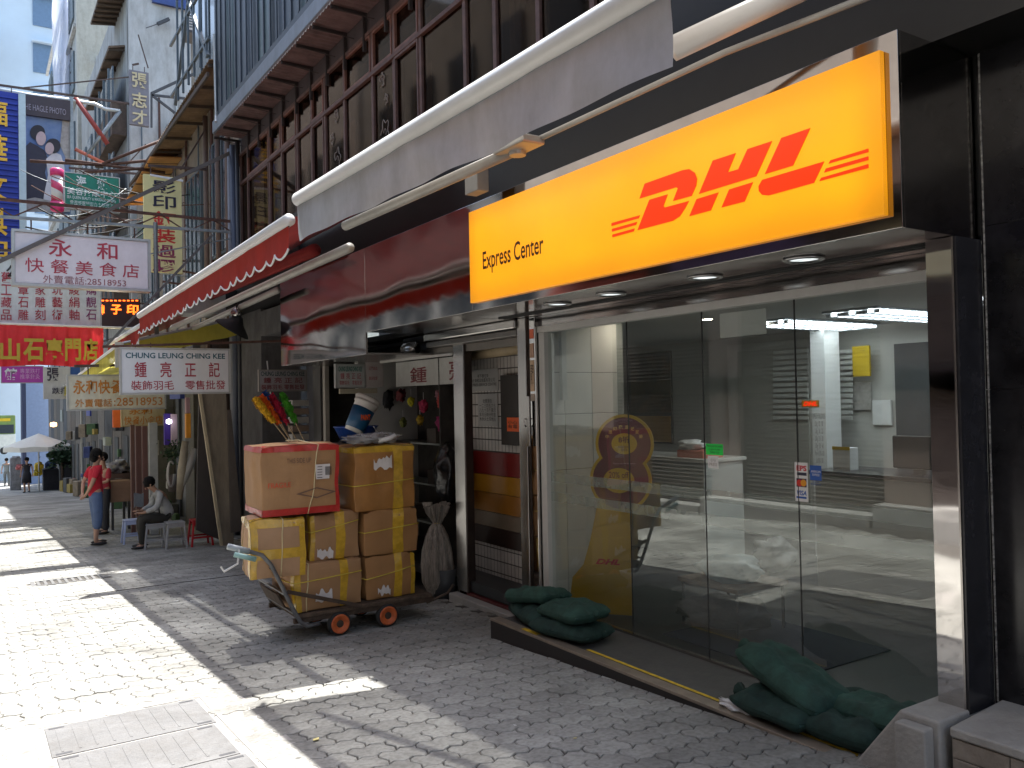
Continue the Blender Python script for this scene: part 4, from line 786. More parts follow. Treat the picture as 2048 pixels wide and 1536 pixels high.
    for (lx, lz, w_, h_, jag) in labels:
        g = MB(); n_ = 14; pts = []
        for k in range(n_+1): pts.append((lx-w_/2+w_*k/n_, lz+h_/2-(h_*(.28+.5*noise.noise(Vector((k*.33, seed*3.7, 0)))+.06*rnd.random()) if jag else 0)))
        pts2 = [(x_, lz-h_/2+(h_*max(0, .10+.3*noise.noise(Vector((k_*.3, seed*1.9, 5)))) if jag else 0)) for k_, (x_, _) in enumerate(pts)]
        for k in range(n_): g.b.faces.new([g.b.verts.new(warp((p[0], -dy-e, p[1]))+c+Vector((0,-.007,0))) for p in (pts2[k], pts2[k+1], pts[k+1], pts[k])])
        lo = g.build('paper_label', M_torn, t)
        if not jag:
            sk_ = MB()
            for k in range(9): sk_.box(c.x+lx+.02+k*.006, c.x+lx+.023+k*.006, c.y-dy-.012-bulge*1.3, c.y-dy-.0112-bulge*1.3, c.z+lz-.03, c.z+lz+.04)
            for k in range(5): sk_.box(c.x+lx-w_*.42, c.x+lx-w_*.05, c.y-dy-.012-bulge*1.3, c.y-dy-.0112-bulge*1.3, c.z+lz-.05+k*.022, c.z+lz-.045+k*.022)
            lo['kind'] = 'thing'; q_ = sk_.build('barcode', M_ink, lo); 
            for vv in lo.data.vertices: vv.co.y -= .008
    for (bd, lx, lz, w_, h_, mm) in prints:
        text(bd, mm, t, 'Y', c.y-dy-bulge*1.3-.008, c.x+lx-w_/2, c.x+lx+w_/2, c.z+lz-h_/2, c.z+lz+h_/2, name='print')
    t.rotation_euler.z = rz
    return t
Y0, D = 6.70, .50
carton('carton with torn white label in the bottom row, nearest the cart handle', 2.16, 2.745, Y0-.03, Y0+D, -1.695, -1.315, CB[0], .05, [('v', .13, .07), ('el', 0, .05)], [('h', .24, .27, M_ytw), ('v', -.2, -.18, M_tw)], seed=1, labels=[(-.05, .12, .13, .13, 1)])
carton('carton with torn white label in the bottom row, far end of the cart', 2.81, 3.27, Y0, Y0+D, -1.695, -1.325, CB[1], 0, [('v', .06, .07), ('er', 0, .04)], [('h', .18, .25, M_ytw)], seed=2, labels=[(-.07, .09, .13, .14, 1)])
carton('smaller bright-lit carton wrapped in yellow tape above the cart handle', 1.86, 2.285, Y0-.06, Y0+D-.08, -1.385, -.925, CB[2], -.12, [('h', .19, .08), ('et', 0, .06), ('el', 0, .05), ('er', 0, .05), ('s', .55, .07)], [('v', .02, .03, M_tw)], seed=3, bulge=.016)
carton('carton with ripped white label in the middle row centre', 2.33, 2.76, Y0+.02, Y0+D, -1.31, -.925, CB[0], 0, [('v', .04, .085), ('el', 0, .04)], [('h', .24, .31, M_ytw)], seed=4, labels=[(-.09, .07, .13, .14, 1)])
carton('plain carton with wide tape at the right end of the middle row', 2.80, 3.30, Y0, Y0+D, -1.32, -.94, CB[1], 0, [('v', .06, .10)], [('h', .20, .24, M_ytw)], seed=5)
carton('big carton edged with red tape, top left of the load', 1.94, 2.575, Y0-.04, Y0+D+.05, -.905, -.345, card('carton_e', (.37,.205,.09)), -.05, [('et', 0, .045), ('eb', 0, .055), ('er', 0, .03)], [('v', .06, .14, M_tw)], seed=6, tape=M_rt, bulge=.014, labels=[(.175, .34, .125, .12, 0)],
   prints=[('THIS SIDE UP', -.02, .44, .2, .04, mat('box_print', (.16,.09,.06), .8)), ('◇', .12, .17, .34, .09, mat('box_print', (0,0,0))), ('FRAGILE', -.18, .25, .18, .04, mat('box_red_print', (.6,.06,.02), .6))])
carton('tall carton with torn white paper and brown tape, top right of the load', 2.70, 3.275, Y0, Y0+D-.05, -.935, -.385, mat('carton_d', (.36,.165,.045), .45, var=.2, scale=4, bump=.3, bscale=10, dirt=.15), .06, [('v', .12, .09), ('et', 0, .05)], [('h', .22, .25, M_ytw)], seed=7, labels=[(-.03, .42, .17, .15, 1)])
pf = thing('plastic_wrap', 'crumpled clear plastic bags lying on the top right carton', 'bag', (2.9, 6.9, -.36))
M_film = mat('clear_film2', (.50,.50,.50), .18, alpha=.5, var=.1)
for k, (x_, s_) in enumerate(((2.82,.10), (2.98,.09), (3.12,.08))): MB().blob((x_, 6.83+.05*k, -.325), (s_*1.3, .16, .042), 3, .8, 2.6, k+3).build('film', M_film, pf, smooth=True)
MB().tube([(2.95,6.72,-.34), (3.05,6.71,-.325), (3.11,6.71,-.30)], .02, 8).build('twisted_end', mat('white_film', (.6,.6,.6), .3), pf, smooth=True)

# ------------------------------------------------------------------ sandbags
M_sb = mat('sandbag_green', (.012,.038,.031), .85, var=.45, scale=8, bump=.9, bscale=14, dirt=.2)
def sandbag(label, c, l, wd, h, rz, rx=0, ry=0, seed=0, m=None):
    t = thing('sandbag', label, 'sandbag', c, 'green sandbags on the shop step')
    b = MB(); bm = bmesh.new(); bmesh.ops.create_cube(bm, size=2); bmesh.ops.subdivide_edges(bm, edges=bm.edges, cuts=15, use_grid_fill=True); mp = {}
    q = Euler((rx, ry, rz)).to_matrix()
    for v in bm.verts:
        x, y, z = v.co; ex = max(0, 1-abs(x)**5)**.5; ey = max(0, 1-abs(y)**4)**.6
        th = .16+.84*ex*ey; zz = z*h/2*th; wy = y*wd/2*(1-.10*(1-ex)+.07*noise.noise(Vector((x*2, seed, 0)))); wx = x*l/2*(1-.06*(1-ey))
        n_ = noise.noise(Vector((x*2.3+seed*5, y*2.3, z*1.5)))+.45*noise.noise(Vector((x*6+seed, y*4, z*2)))-.5*max(0, .25-abs(noise.noise(Vector((x*3.1+seed*2, y*2.2+seed, 0)))))/.25*.5; p = Vector((wx, wy, zz*(1+.35*n_)+h*.04*n_+(h/2)))
        mp[v] = b.b.verts.new(q @ p+Vector(c))
    for f_ in bm.faces: b.b.faces.new([mp[v] for v in f_.verts])
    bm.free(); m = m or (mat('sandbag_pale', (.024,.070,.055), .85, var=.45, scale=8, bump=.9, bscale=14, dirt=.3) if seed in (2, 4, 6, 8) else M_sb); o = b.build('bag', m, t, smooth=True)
    for s_ in (-1, 1):
        tf = MB(); tf.lathe(Vector(c)+q @ Vector((s_*l/2*.98, wd*.08*s_, h/2)), [(.012,-.02), (.03,.0), (.014,.015), (.045,.055)], 9, axis='x', rot=(0, 0, rz)).build('tied_end', m or M_sb, t, smooth=True)
        e = MB(); e.tube([Vector(c)+q @ Vector((s_*l/2*.97, k*wd*.42, h/2)) for k in (-1, -.5, 0, .5, 1)], .006, 5); e.build('seam', mat('sandbag_seam', (.03,.08,.07), .8), t)
sandbag('green sandbag lying lowest at the left end of the step', (3.66, 5.35, -1.717), .55, .34, .13, 1.35, seed=1)
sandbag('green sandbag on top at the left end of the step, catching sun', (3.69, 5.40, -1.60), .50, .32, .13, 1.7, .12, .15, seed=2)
sandbag('green sandbag lying lower right in the left pile', (3.62, 4.88, -1.717), .58, .36, .12, 1.75, seed=3)
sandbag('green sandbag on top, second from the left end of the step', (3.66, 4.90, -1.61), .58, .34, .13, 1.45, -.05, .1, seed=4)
sandbag('green sandbag at the bottom left of the right-hand pile', (3.60, 2.98, -1.717), .50, .36, .13, 1.5, seed=5)
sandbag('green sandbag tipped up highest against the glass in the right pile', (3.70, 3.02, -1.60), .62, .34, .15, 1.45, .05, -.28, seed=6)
sandbag('green sandbag wedged low next to the concrete footing', (3.62, 2.60, -1.717), .40, .30, .12, 1.6, seed=7)
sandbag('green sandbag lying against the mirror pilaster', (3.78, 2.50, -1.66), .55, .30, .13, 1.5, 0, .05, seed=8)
sandbag('green sandbag flattened against the glass near the footing', (3.88, 2.64, -1.69), .46, .22, .12, 1.57, seed=9)
tag(MB().blob((3.50, 3.22, -1.705), (.05,.11,.018), 3, .9, 2.4, 5).build('rag', M_wp, smooth=True, org=(3.5,3.22,-1.71)), 'crumpled white rag on the yellow line in front of the sandbags', 'rag')
# ------------------------------------------------------------------ awnings
def fabric(name, c, tr=.35, rough=.8, thru=.10): return mat(name, c, rough, var=.14, scale=2.5, bump=1.0, bscale=3.5, trans=tr, dirt=.25, thru=thru)
def awning(name, label, X, y0, y1, za, zb, vh, Xb, zback, m, mv=None, scal=0, trim=None, val=None, tr=.05, arms=True):
    """front tube at X from y0 (z = za) to y1 (z = zb); cloth rises to the wall at Xb"""
    t = thing(name, label, 'awning', (X, (y0+y1)/2, min(za, zb)))
    zf = lambda y: za+(zb-za)*(y-y0)/(y1-y0)
    MB().grid(lambda u, v: Vector((X+.02+(Xb-X)*u, y0+(y1-y0)*v, zf(y0+(y1-y0)*v)+.02+(zback-zf(y0))*u-.05*math.sin(math.pi*u)+.012*noise.noise(Vector((u*3, v*9, 1))))), 14, 26).build('cloth', m, t, smooth=True)
    MB().tube([(X, y0, zf(y0)), (X, y1, zf(y1))], tr, 16).build('front_tube', mat('tube_white', (.72,.72,.70), .35, .0, var=.05), t, smooth=True)
    MB().tube([(X-.004, y0, zf(y0)-tr-.004), (X-.004, y1, zf(y1)-tr-.004)], .006, 6).build('groove', M_black, t)
    a, b_ = val or (y0, y1)
    n = int((b_-a)/.02)
    def vf(u, v):
        y = a+(b_-a)*u; h = vh
        if scal: h = vh-.06*abs(math.sin(math.pi*(y-a)/scal))**.7*-1-.03
        f_ = 1 if not scal else 1
        sw = .016*noise.noise(Vector((y*1.3, v*1.1, 4)))*v*2+.010*math.sin(y*9+2*v)*v-.014*max(0, noise.noise(Vector((y*2.2+v*1.5, 0, 7))))
        return Vector((X-.01+sw, y, zf(y)-tr-h*v))
    MB().grid(vf, n, 5).build('valance', mv or m, t, smooth=True)
    if trim: MB().tube([vf(k/n, 1) for k in range(n+1)], .009, 5).build('trim', trim, t, smooth=True)
    if arms:
        for y_ in (y0+.35, y1-.35):
            e = Vector((X+.55, y_+(.9 if y_ < (y0+y1)/2 else -.9), zf(y_)-.06)); w_ = Vector((Xb+.1, y_, zback-.35))
            am = MB().tube([(X+.03, y_, zf(y_)-.03), e], .022, 8).build('folding_arm', mat('arm_cream', (.36,.35,.32), .45, .1), t, smooth=True)
            MB().tube([e, w_], .026, 8).build('folding_arm', mat('arm_cream', (0,0,0)), t, smooth=True); MB().lathe(e, [(.001,-.045), (.045,-.045), (.045,.045), (.001,.045)], 12).build('elbow', M_alu, am)
    return t
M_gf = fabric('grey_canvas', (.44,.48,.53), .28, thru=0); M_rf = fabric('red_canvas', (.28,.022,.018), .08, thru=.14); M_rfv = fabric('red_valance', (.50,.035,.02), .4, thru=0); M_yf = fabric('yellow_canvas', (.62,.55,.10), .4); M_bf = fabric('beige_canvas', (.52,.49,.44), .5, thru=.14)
ga = awning('retractable_awning', 'grey canvas awning with white front tube over the courier shop', 2.1, -.8, 6.19, 1.44, 1.55, .265, 3.35, 2.25, M_bf, M_gf, val=(2.15, 6.185), tr=.055, arms=False)
M_arm = mat('arm_cream', (.36,.35,.32), .45, .1)
def px_bar(pts, r, m, nm, par): MB().tube(pts, r, 10).build(nm, m, par, smooth=True)
e_ = onX(1035, 298, 2.72); a_ = onX(690, 452, 2.3); w1 = onX(1450, 105, 3.0); w0 = onX(1900, -70, 3.25)
px_bar([a_, e_+Vector((0,.05,0))], .035, M_arm, 'folding_arm', ga); px_bar([e_, w1, w0], .016, M_arm, 'folding_arm', ga)
MB().lathe(e_+Vector((0,0,-.04)), [(.001,0), (.05,0), (.055,.03), (.05,.08), (.001,.08)], 14).build('elbow', M_alu, ga); MB().box(e_.x-.1, e_.x+.06, e_.y-.2, e_.y+.12, e_.z-.02, e_.z+.03).build('joint_plate', M_alu, ga, bev=.01)
px_bar([onX(1345, 98, 2.6), onX(1640, -40, 3.1)], .055, mat('tube_white', (0,0,0)), 'support_bar', ga)
q = onX(951, 362, 3.1); MB().box(q.x-.04, q.x+.06, q.y-.09, q.y+.09, q.z-.09, q.z+.09).build('control_box', mat('box_grey', (.20,.20,.195), .5), ga, bev=.006)
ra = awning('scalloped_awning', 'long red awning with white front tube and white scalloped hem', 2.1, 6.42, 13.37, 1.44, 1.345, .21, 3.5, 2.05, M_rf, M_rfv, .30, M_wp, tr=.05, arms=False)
px_bar([onX(345, 655, 2.55), onX(700, 495, 2.55)], .04, M_arm, 'support_bar', ra); px_bar([onX(335, 680, 3.1), onX(556, 580, 3.1)], .04, M_arm, 'support_bar', ra)
px_bar([onX(400, 600, 3.1), onX(630, 500, 3.1)], .07, M_rf, 'rolled_cloth', ra)
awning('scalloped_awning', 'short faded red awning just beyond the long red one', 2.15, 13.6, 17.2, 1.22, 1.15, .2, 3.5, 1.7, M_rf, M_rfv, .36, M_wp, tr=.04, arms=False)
ya = awning('yellow_awning', 'yellow-green canopy above the hanging street signs', 1.98, 14.5, 24, 1.0, .55, .22, 3.9, 1.5, M_yf, tr=.03, arms=False)
MB().grid(lambda u, v: Vector((1.98+1.9*u, 14.49, 1.0+.47*u-.27*v+.01*math.sin(u*20))), 16, 2).build('side_valance', M_yf, ya, solid=.004)
MB().tube([(1.98, 14.48, 1.0), (3.9, 14.48, 1.49)], .02, 8).build('side_tube', M_alu, ya); MB().box(1.9, 2.02, 14.42, 14.5, .62, 1.02).build('end_post', mat('cream_post', (.5,.47,.38), .6, dirt=.3), ya)

# ------------------------------------------------------------------ building over the shops
bl = thing('timber_building', 'old building with dark red timber windows above the shops', 'building', (4.2, 8, 2.1))
M_tim = mat('dark_red_timber', (.12,.066,.052), .6, var=.35, scale=9, stretch=(1,1,1), bump=.3, dirt=.3); M_timl = mat('lit_timber', (.17,.075,.05), .5, var=.3, scale=9)  # lit_timber is a paler copy, light on the top sashes put into colour
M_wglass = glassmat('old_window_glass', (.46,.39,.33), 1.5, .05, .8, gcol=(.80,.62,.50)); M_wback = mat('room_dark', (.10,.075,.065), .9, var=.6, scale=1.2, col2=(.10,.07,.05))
XB = 4.05
MB().box(3.55, 3.9, YR-.6, 10.35, 1.53, 2.45).build('black_band', mat('black_cladding', (.006,.006,.006), .5, var=.3), bl); MB().box(3.5, 4.2, 10.35, 14.9, 1.55, 2.45).build('black_band', mat('black_cladding', (0,0,0)), bl)
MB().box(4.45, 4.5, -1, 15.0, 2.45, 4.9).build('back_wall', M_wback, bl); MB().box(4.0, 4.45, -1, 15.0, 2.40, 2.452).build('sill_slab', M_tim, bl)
posts = [15.0, 14.55, 13.29, 12.66, 11.93, 11.31, 10.78, 10.08, 9.18, 8.58, 7.92, 6.97, 6.42, 5.73, 5.0, 4.1, 3.2, 2.2]
for i, y in enumerate(posts): MB().box(XB-.02, XB+.05, y-.03, y+.03, 2.455, 4.42).build('mullion', M_tim, bl, bev=.004)
for z, h in ((3.88,.05), (4.40,.045)): MB().box(XB-.035, XB+.04, 2.2, 15.0, z, z+h).build('transom', M_tim, bl, bev=.004)
for i in range(len(posts)-1):
    a, b_ = posts[i+1]+.032, posts[i]-.032
    for z0, z1, nm in ((2.455,3.878,'window'), (3.932,4.398,'top_light')):
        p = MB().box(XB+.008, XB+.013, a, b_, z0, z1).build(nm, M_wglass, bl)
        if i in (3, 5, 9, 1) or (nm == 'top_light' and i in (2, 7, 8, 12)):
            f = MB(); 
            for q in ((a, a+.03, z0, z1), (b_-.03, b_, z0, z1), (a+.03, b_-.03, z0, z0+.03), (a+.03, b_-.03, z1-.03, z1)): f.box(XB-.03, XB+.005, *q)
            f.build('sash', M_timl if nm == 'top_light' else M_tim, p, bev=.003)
        if nm == 'window' and i in (8, 12, 14): MB().grid(lambda u, v: Vector((XB+.12+.02*math.sin(u*(34+i)), a+(b_-a)*u, z0+(z1-z0)*v)), 60, 1).build('curtain', mat('curtain_brown', (.22,.17,.14), .9, var=.3), p, smooth=True)
        elif i % 3 == 0: MB().box(XB+.16, XB+.17, a+.05, b_-.1, z0+.1, z1-.2).build('paper_screen', mat('amber_paper', (.20,.12,.05), .9, var=.3, scale=3), p)
MB().box(XB, XB+.3, -1, 15.0, 4.447, 4.70).build('frieze', mat('dark_frieze', (.07,.055,.055), .8, dirt=.4), bl)
# chalked ring drawings on the panes
ch = thing('chalk_drawings', 'pale outline flower drawings on the dark upstairs panes', 'drawing', (4.04, 9, 3.2)); 
for k, (u, v, r_) in enumerate(((764,160,8), (772,198,6), (770,265,15), (672,232,7), (664,278,6), (675,318,12))):
    p = onX(u, v, XB-.005); rr = r_*p.y/1500*1.25
    MB().tube([p+Vector((0, (rr*(1+.22*math.sin(5*a+k)))*math.cos(a)*.9, rr*(1.25+.28*math.sin(5*a+k))*math.sin(a))) for a in [j*2*math.pi/30 for j in range(26)]], .006, 4).build('outline', mat('chalk', (.30,.27,.23), .8), ch)
    MB().tube([p+Vector((0, rr*.3*math.cos(a), rr*.4*math.sin(a))) for a in [j*.5 for j in range(9)]], .004, 4).build('outline', mat('chalk', (0,0,0)), ch)
# bay with blue cladding and corrugated soffit
bay = thing('clad_balcony', 'projecting balcony with weathered blue cladding and brown corrugated soffit', 'balcony', (3.8, 8, 4.7))
M_blue_c = mat('blue_cladding', (.045,.065,.09), .5, .1, var=.35, scale=2, bump=.2, dirt=.45, stretch=(1,1,.3)); M_sof = mat('brown_soffit', (.16,.112,.105), .7, var=.35, scale=4, dirt=.35)
b = MB(); b.grid(lambda u, v: Vector((3.59+(XB+.1-3.59)*v, -1+16*u, 4.72+.012*math.sin(u*16*2*math.pi/.105))), 620, 1); b.build('soffit_sheet', M_sof, bay)
MB().box(3.56, 3.60, -1, 15, 4.735, 4.95).build('gutter', mat('gutter_grey', (.17,.20,.24), .5, .2, dirt=.3), bay, bev=.01); MB().box(3.60, 3.64, -1, 14.95, 4.951, 5.08).build('dark_rail', mat('rail_navy', (.02,.03,.045), .5), bay)
y = 14.9; k = 0
while y > 3.5:
    w_ = .62
    zt = 5.5 if y < 10.6 else 6.4 if y < 12.8 else 7.5  # stepped top is made up, cut low to let the sun strip through
    MB().box(3.62+.02*(k % 2), 3.66, y-w_+.03, y, 5.081, zt).build('cladding_sheet', (M_blue_c, mat('teal_cladding', (.045,.085,.10), .45, .1, var=.4, scale=2, dirt=.4))[k % 3 == 1], bay, bev=.006)
    for j in range(2): MB().box(3.600, 3.619, y-.02-j*.30-.045, y-.02-j*.30, 5.09, zt).build('batten', mat('batten_blue', (.04,.055,.075), .5, dirt=.3), bay)
    y -= w_; k += 1
MB().box(3.62, 4.6, 14.92, 15.0, 4.8, 7.5).build('end_cladding', M_blue_c, bay)
for k, y in enumerate([15.05-.632*j for j in range(21)]):
    MB().bar((3.60, y, 4.69), (4.06, y, 4.69), .03, .04).build('bracket_arm', mat('dark_bracket', (.03,.022,.02), .7), bay); MB().box(4.0, 4.04, y-.018, y+.018, 4.24, 4.68).build('bracket_post', mat('dark_bracket', (0,0,0)), bay)
    MB().tube([(3.62, y+.02, 4.69), (4.02, y-.30, 4.52)], .006, 4).build('tie_wire', mat('dark_bracket', (0,0,0)), bay)
# ground-floor column, recess and lane between the feather shop and the next house
gcol = thing('corner_column', 'dark rendered column between the feather shop and the leaning boards', 'column', (4.3, 14, -2.2))
M_rend = mat('dark_render', (.10,.095,.095), .9, var=.25, scale=3, bump=.4, bscale=30, dirt=.5)
MB().box(3.95, 4.6, 13.6, 14.9, -2.5, 2.4).build('shaft', M_rend, gcol); MB().box(4.7, 4.8, 11.25, 13.6, -2.4, 2.4).build('recess_wall', mat('recess_grey', (.12,.12,.125), .9, var=.2, dirt=.4), gcol)
MB().box(3.95, 4.7, 10.42, 13.6, 1.1, 1.5).build('recess_beam', M_rend, gcol)
for y, r_, c in ((15.05,.07,'pipe_navy'), (15.3,.05,'pipe_grey'), (14.82,.035,'pipe_dark')): MB().tube([(3.93, y, -2.3), (3.93, y, 4.6)], r_, 10).build('pipe', mat(c, {'pipe_navy':(.05,.06,.09),'pipe_grey':(.2,.2,.22),'pipe_dark':(.04,.04,.045)}[c], .5), gcol, smooth=True)
MB().tube([(3.6,12.1,.62), (3.62,12.05,.2), (3.64,12.0,-.15)], .01, 6).build('loose_cable', M_alu, gcol)
fl = thing('flood_lamp', 'black dish-shaped flood lamp under the red awning', 'lamp', tuple(onY(470, 640, 11.6)))
q = onY(470, 650, 11.6); MB().lathe(q, [(.02,.14), (.05,.12), (.10,.05), (.24,-.06), (.25,-.08), (.23,-.08), (.02,.02)], 20, rot=(.3,.5,0)).build('reflector', M_black, fl, smooth=True); MB().lathe(q+Vector((.02,0,.1)), [(.05,0), (.075,.02), (.075,.08), (.03,.14)], 16).build('housing', M_steelb, fl, smooth=True); MB().bar(q+Vector((0,0,.2)), q+Vector((.1,0,.42)), .02).build('stem', M_black, fl)
wt = thing('water_tank', 'white plastic ducting and fan box under the red awning', 'ducting', tuple(onY(400, 630, 13.5)))
x0, x1, z0, z1 = rY(13.5, 352, 588, 446, 630); MB().box(x0, x1, 13.3, 13.9, z0, z1).build('duct_box', mat('duct_white', (.45,.46,.46), .5, dirt=.3), wt, bev=.02); q = onY(462, 600, 13.4); MB().lathe(q, [(.05,-.1), (.16,-.08), (.16,.08), (.05,.1)], 18, axis='y').build('fan', M_black, wt, smooth=True)

# ------------------------------------------------------------------ overhead hangers and the street signs
M_rb = mat('rusty_bar', (.11,.055,.04), .75, .2, var=.4, scale=10); M_gb = mat('galvanised_bar', (.27,.29,.29), .5, .5, var=.25)
bs = thing('hanging_sign', 'white sign CHUNG LEUNG CHING KEE hung from a rusty bar over the cart', 'sign', (2.2, 11.3, .15), 'signs hung across the street')
x0, x1, z0, z1 = 1.555, 2.845, .165, .715
MB().box(x0, x1, 11.28, 11.36, z0, z1).build('board', mat('sign_cream', (.74,.74,.74), .45, var=.03, dirt=.12), bs, bev=.006, )
for q in ((x0-.02, x1+.02, z1, z1+.02), (x0-.02, x1+.02, z0-.02, z0), (x0-.02, x0, z0, z1), (x1, x1+.02, z0, z1)): MB().box(q[0], q[1], 11.27, 11.37, q[2], q[3]).build('frame_edge', M_alu, bs)
T = 11.276; M_teal = mat('teal_ink', (.02,.10,.13), .5); M_crim = mat('crimson_ink', (.36,.02,.04), .5)
text('CHUNG LEUNG CHING KEE', M_teal, bs, 'Y', T, 1.60, 2.80, .60, .67, weight=.02); text('鍾　亮　正　記', M_crim, bs, 'Y', T, 1.70, 2.73, .36, .555, weight=.008); text('裝飾羽毛　零售批發', M_crim, bs, 'Y', T, 1.66, 2.80, .20, .32, weight=.005)
MB().bar((1.35, 11.33, .74), (4.0, 11.33, .88), .03).build('rusty_bar', M_rb, bs); MB().bar((1.72, 11.33, .735), (1.72, 11.33, .76), .012).build('hook', M_rb, bs)
for x_ in (1.9, 2.6): MB().tube([(x_, 11.33, .735), (x_, 11.33, .80)], .006, 5).build('hanger', M_rb, bs)

s1 = thing('hanging_sign', 'large white lightbox sign with crimson characters, highest of the food shop signs', 'sign', (1.5, 15.1, 1.95), 'signs hung across the street')
x0, x1, z0, z1 = .57, 2.49, 1.95, 2.75
MB().box(x0, x1, 15.0, 15.2, z0, z1).build('lightbox', mat('sign_lilac', (.80,.77,.79), .4, var=.05, dirt=.12), s1, bev=.01)
for q in ((x0-.04, x1+.04, z1, z1+.04), (x0-.04, x1+.04, z0-.04, z0), (x0-.04, x0, z0, z1), (x1, x1+.04, z0, z1)): MB().box(q[0], q[1], 14.98, 15.22, q[2], q[3]).build('frame_edge', M_alu, s1)
M_pr = mat('pink_red_ink', (.45,.04,.07), .5); T = 14.994
textY('永　和', M_pr, s1, T, 97, 482, 235, 516, weight=.012); textY('快 餐 美 食 店', M_pr, s1, T, 50, 522, 278, 550, weight=.004); textY('外賣電話:28518953', mat('mauve_ink', (.30,.10,.12), .5), s1, T, 86, 554, 252, 570)
tr = thing('sign_gantry', 'rusty trussed gantry reaching from the facade over the street', 'gantry', (2.2, 15.1, 3.1))
zt, zb_ = 3.25, 3.0
MB().bar((-.4, 15.1, zt), (3.95, 15.1, zt), .045).build('top_chord', M_rb, tr); MB().bar((-.4, 15.1, zb_-.04), (3.95, 15.1, zb_+.06), .045).build('bottom_chord', M_gb, tr)
for k in range(10): x_ = -.3+k*.43; MB().bar((x_, 15.1, zt if k % 2 else zb_), (x_+.43, 15.1, zb_ if k % 2 else zt), .02).build('web_bar', M_rb, tr)
MB().bar((.2, 14.9, 2.15), (3.93, 15.1, 4.50), .06).build('diagonal_tie', mat('grey_rust', (.13,.12,.11), .7), tr); MB().bar(tuple(onY(212, 692, 15.0)), tuple(onY(425, 470, 15.0)), .04).build('diagonal_tie', mat('grey_rust', (0,0,0)), tr)
MB().tube([(2.62, 15.05, 3.1), (2.62, 15.05, .9)], .035, 8).build('drop_post', M_gb, tr); MB().bar((2.5, 15.05, 2.55), (3.9, 15.1, 2.95), .02).build('web_bar', M_gb, tr)
for x_ in (.8, 1.6, 2.3): MB().tube([(x_, 15.1, 2.79), (x_, 15.1, 2.98)], .012, 5).build('hanger', M_rb, tr)
MB().tube([(1.9,15.1,2.79), (2.2,15.1,2.6+.15), (2.45,15.1,3.0)], .01, 5).build('cable', M_black, tr)

t = board_y('hanging_sign', 'cream sign with orange characters and phone number behind the feather shop sign', 17.0, (137,752,329,817), mat('sign_yellowcream', (.66,.64,.52), .5, var=.10, dirt=.3), .12, M_alu, group='signs hung across the street')
M_ob = mat('orange_brown_ink', (.52,.20,.03), .5); T = 16.99
textY('永和快餐', M_ob, t, T, 146, 760, 245, 788, weight=.02); textY('外賣電話', M_ob, t, T, 150, 798, 224, 814, weight=.01); textY(':28518953', M_ob, t, T, 228, 795, 325, 811, weight=.004)
t = board_y('hanging_sign', 'small cream sign hanging lowest with brown food shop characters', 18.5, (244,800,328,851), mat('sign_tan', (.52,.44,.30), .5, var=.10, dirt=.3), .1, mat('tan_edge', (.4,.3,.15), .6), group='signs hung across the street')
textY('永和', M_ob, t, 18.49, 258, 816, 304, 829, weight=.02); textY('快餐小食店', M_ob, t, 18.49, 248, 832, 325, 849, weight=.01)
t = board_y('hanging_sign', 'tall yellow vertical banner sign with black and red printing characters', 17.2, (288,352,364,545), mat('sign_lemon', (.78,.72,.34), .6, var=.10, scale=3), .08, None, group='signs hung across the street')
M_bk = mat('blueblack_ink', (.02,.015,.04), .5); M_rk = mat('bright_red_ink', (.60,.03,.02), .5); M_pk = mat('plum_ink', (.25,.03,.08), .5); T = 17.19
for ch_, m_, v0, v1 in (('影', M_bk, 362, 387), ('印', M_bk, 391, 418), ('釘', M_rk, 423, 453), ('裝', M_rk, 456, 486), ('過', M_pk, 489, 515), ('膠', M_pk, 519, 544)): textY(ch_, m_, t, T, 305, v0, 352, v1, weight=.014)
MB().bar(tuple(onY(300, 350, 17.2)), tuple(onY(366, 362, 17.2)), .04).build('top_rail', M_wp, t)
t = board_y('hanging_sign', 'white sign with six columns of small crimson characters, left of the LED board', 20, (-60,522,200,648), mat('sign_bluewhite', (.62,.66,.66), .5, var=.10, dirt=.3), .12, M_alu, group='signs hung across the street')
cols_ = ['舊工藏品', '章石雕', '客家雕刻', '名玩藝術', '綿綾絹軸', '收購靚石']
for k, s_ in enumerate(cols_):
    u = 6+k*34; T = 19.985; n_ = len(s_); v0 = 643-n_*27
    for j, ch_ in enumerate(s_): textY(ch_, M_crim if k != 5 or j < 0 else mat('purple_ink', (.2,.02,.12), .5), t, T, u-4, 643-(n_-j)*25+1, u+17, 643-(n_-j-1)*25-3, weight=.006)
textY('公', mat('black_ink2', (.03,.03,.03), .6), t, 19.985, 12, 530, 42, 556, weight=.02)
bn = thing('cloth_banner', 'gathered red cloth banner with large olive-gold characters', 'banner', (1, 19.6, .6))
x0, x1, z0, z1 = rY(19.6, -70, 650, 207, 732); ny = 90
def ban(u, v): return Vector((x0+(x1-x0)*u, 19.6+.035*math.sin(u*70)*(.25+v)+.02*noise.noise(Vector((u*30, v*3, 1))), z1-(z1-z0)*v-.02*math.sin(u*9)*v))
MB().grid(ban, 140, 8).build('cloth', mat('banner_red', (.68,.04,.05), .8, var=.08, trans=.3), bn, smooth=True); M_og = mat('olive_gold', (.42,.30,.03), .6)
for ch_, u0, u1 in (('山', 0, 40), ('石', 46, 88), ('專', 92, 126), ('門', 130, 162), ('店', 166, 196)): textY(ch_, M_og, bn, 19.53, u0, 677, u1, 722, weight=.03)
MB().tube([(x0-.2, 19.6, z1+.02), (x1+1.2, 19.6, z1-.02)], .025, 8).build('rail', mat('rail_pale', (.6,.55,.5), .4), bn)
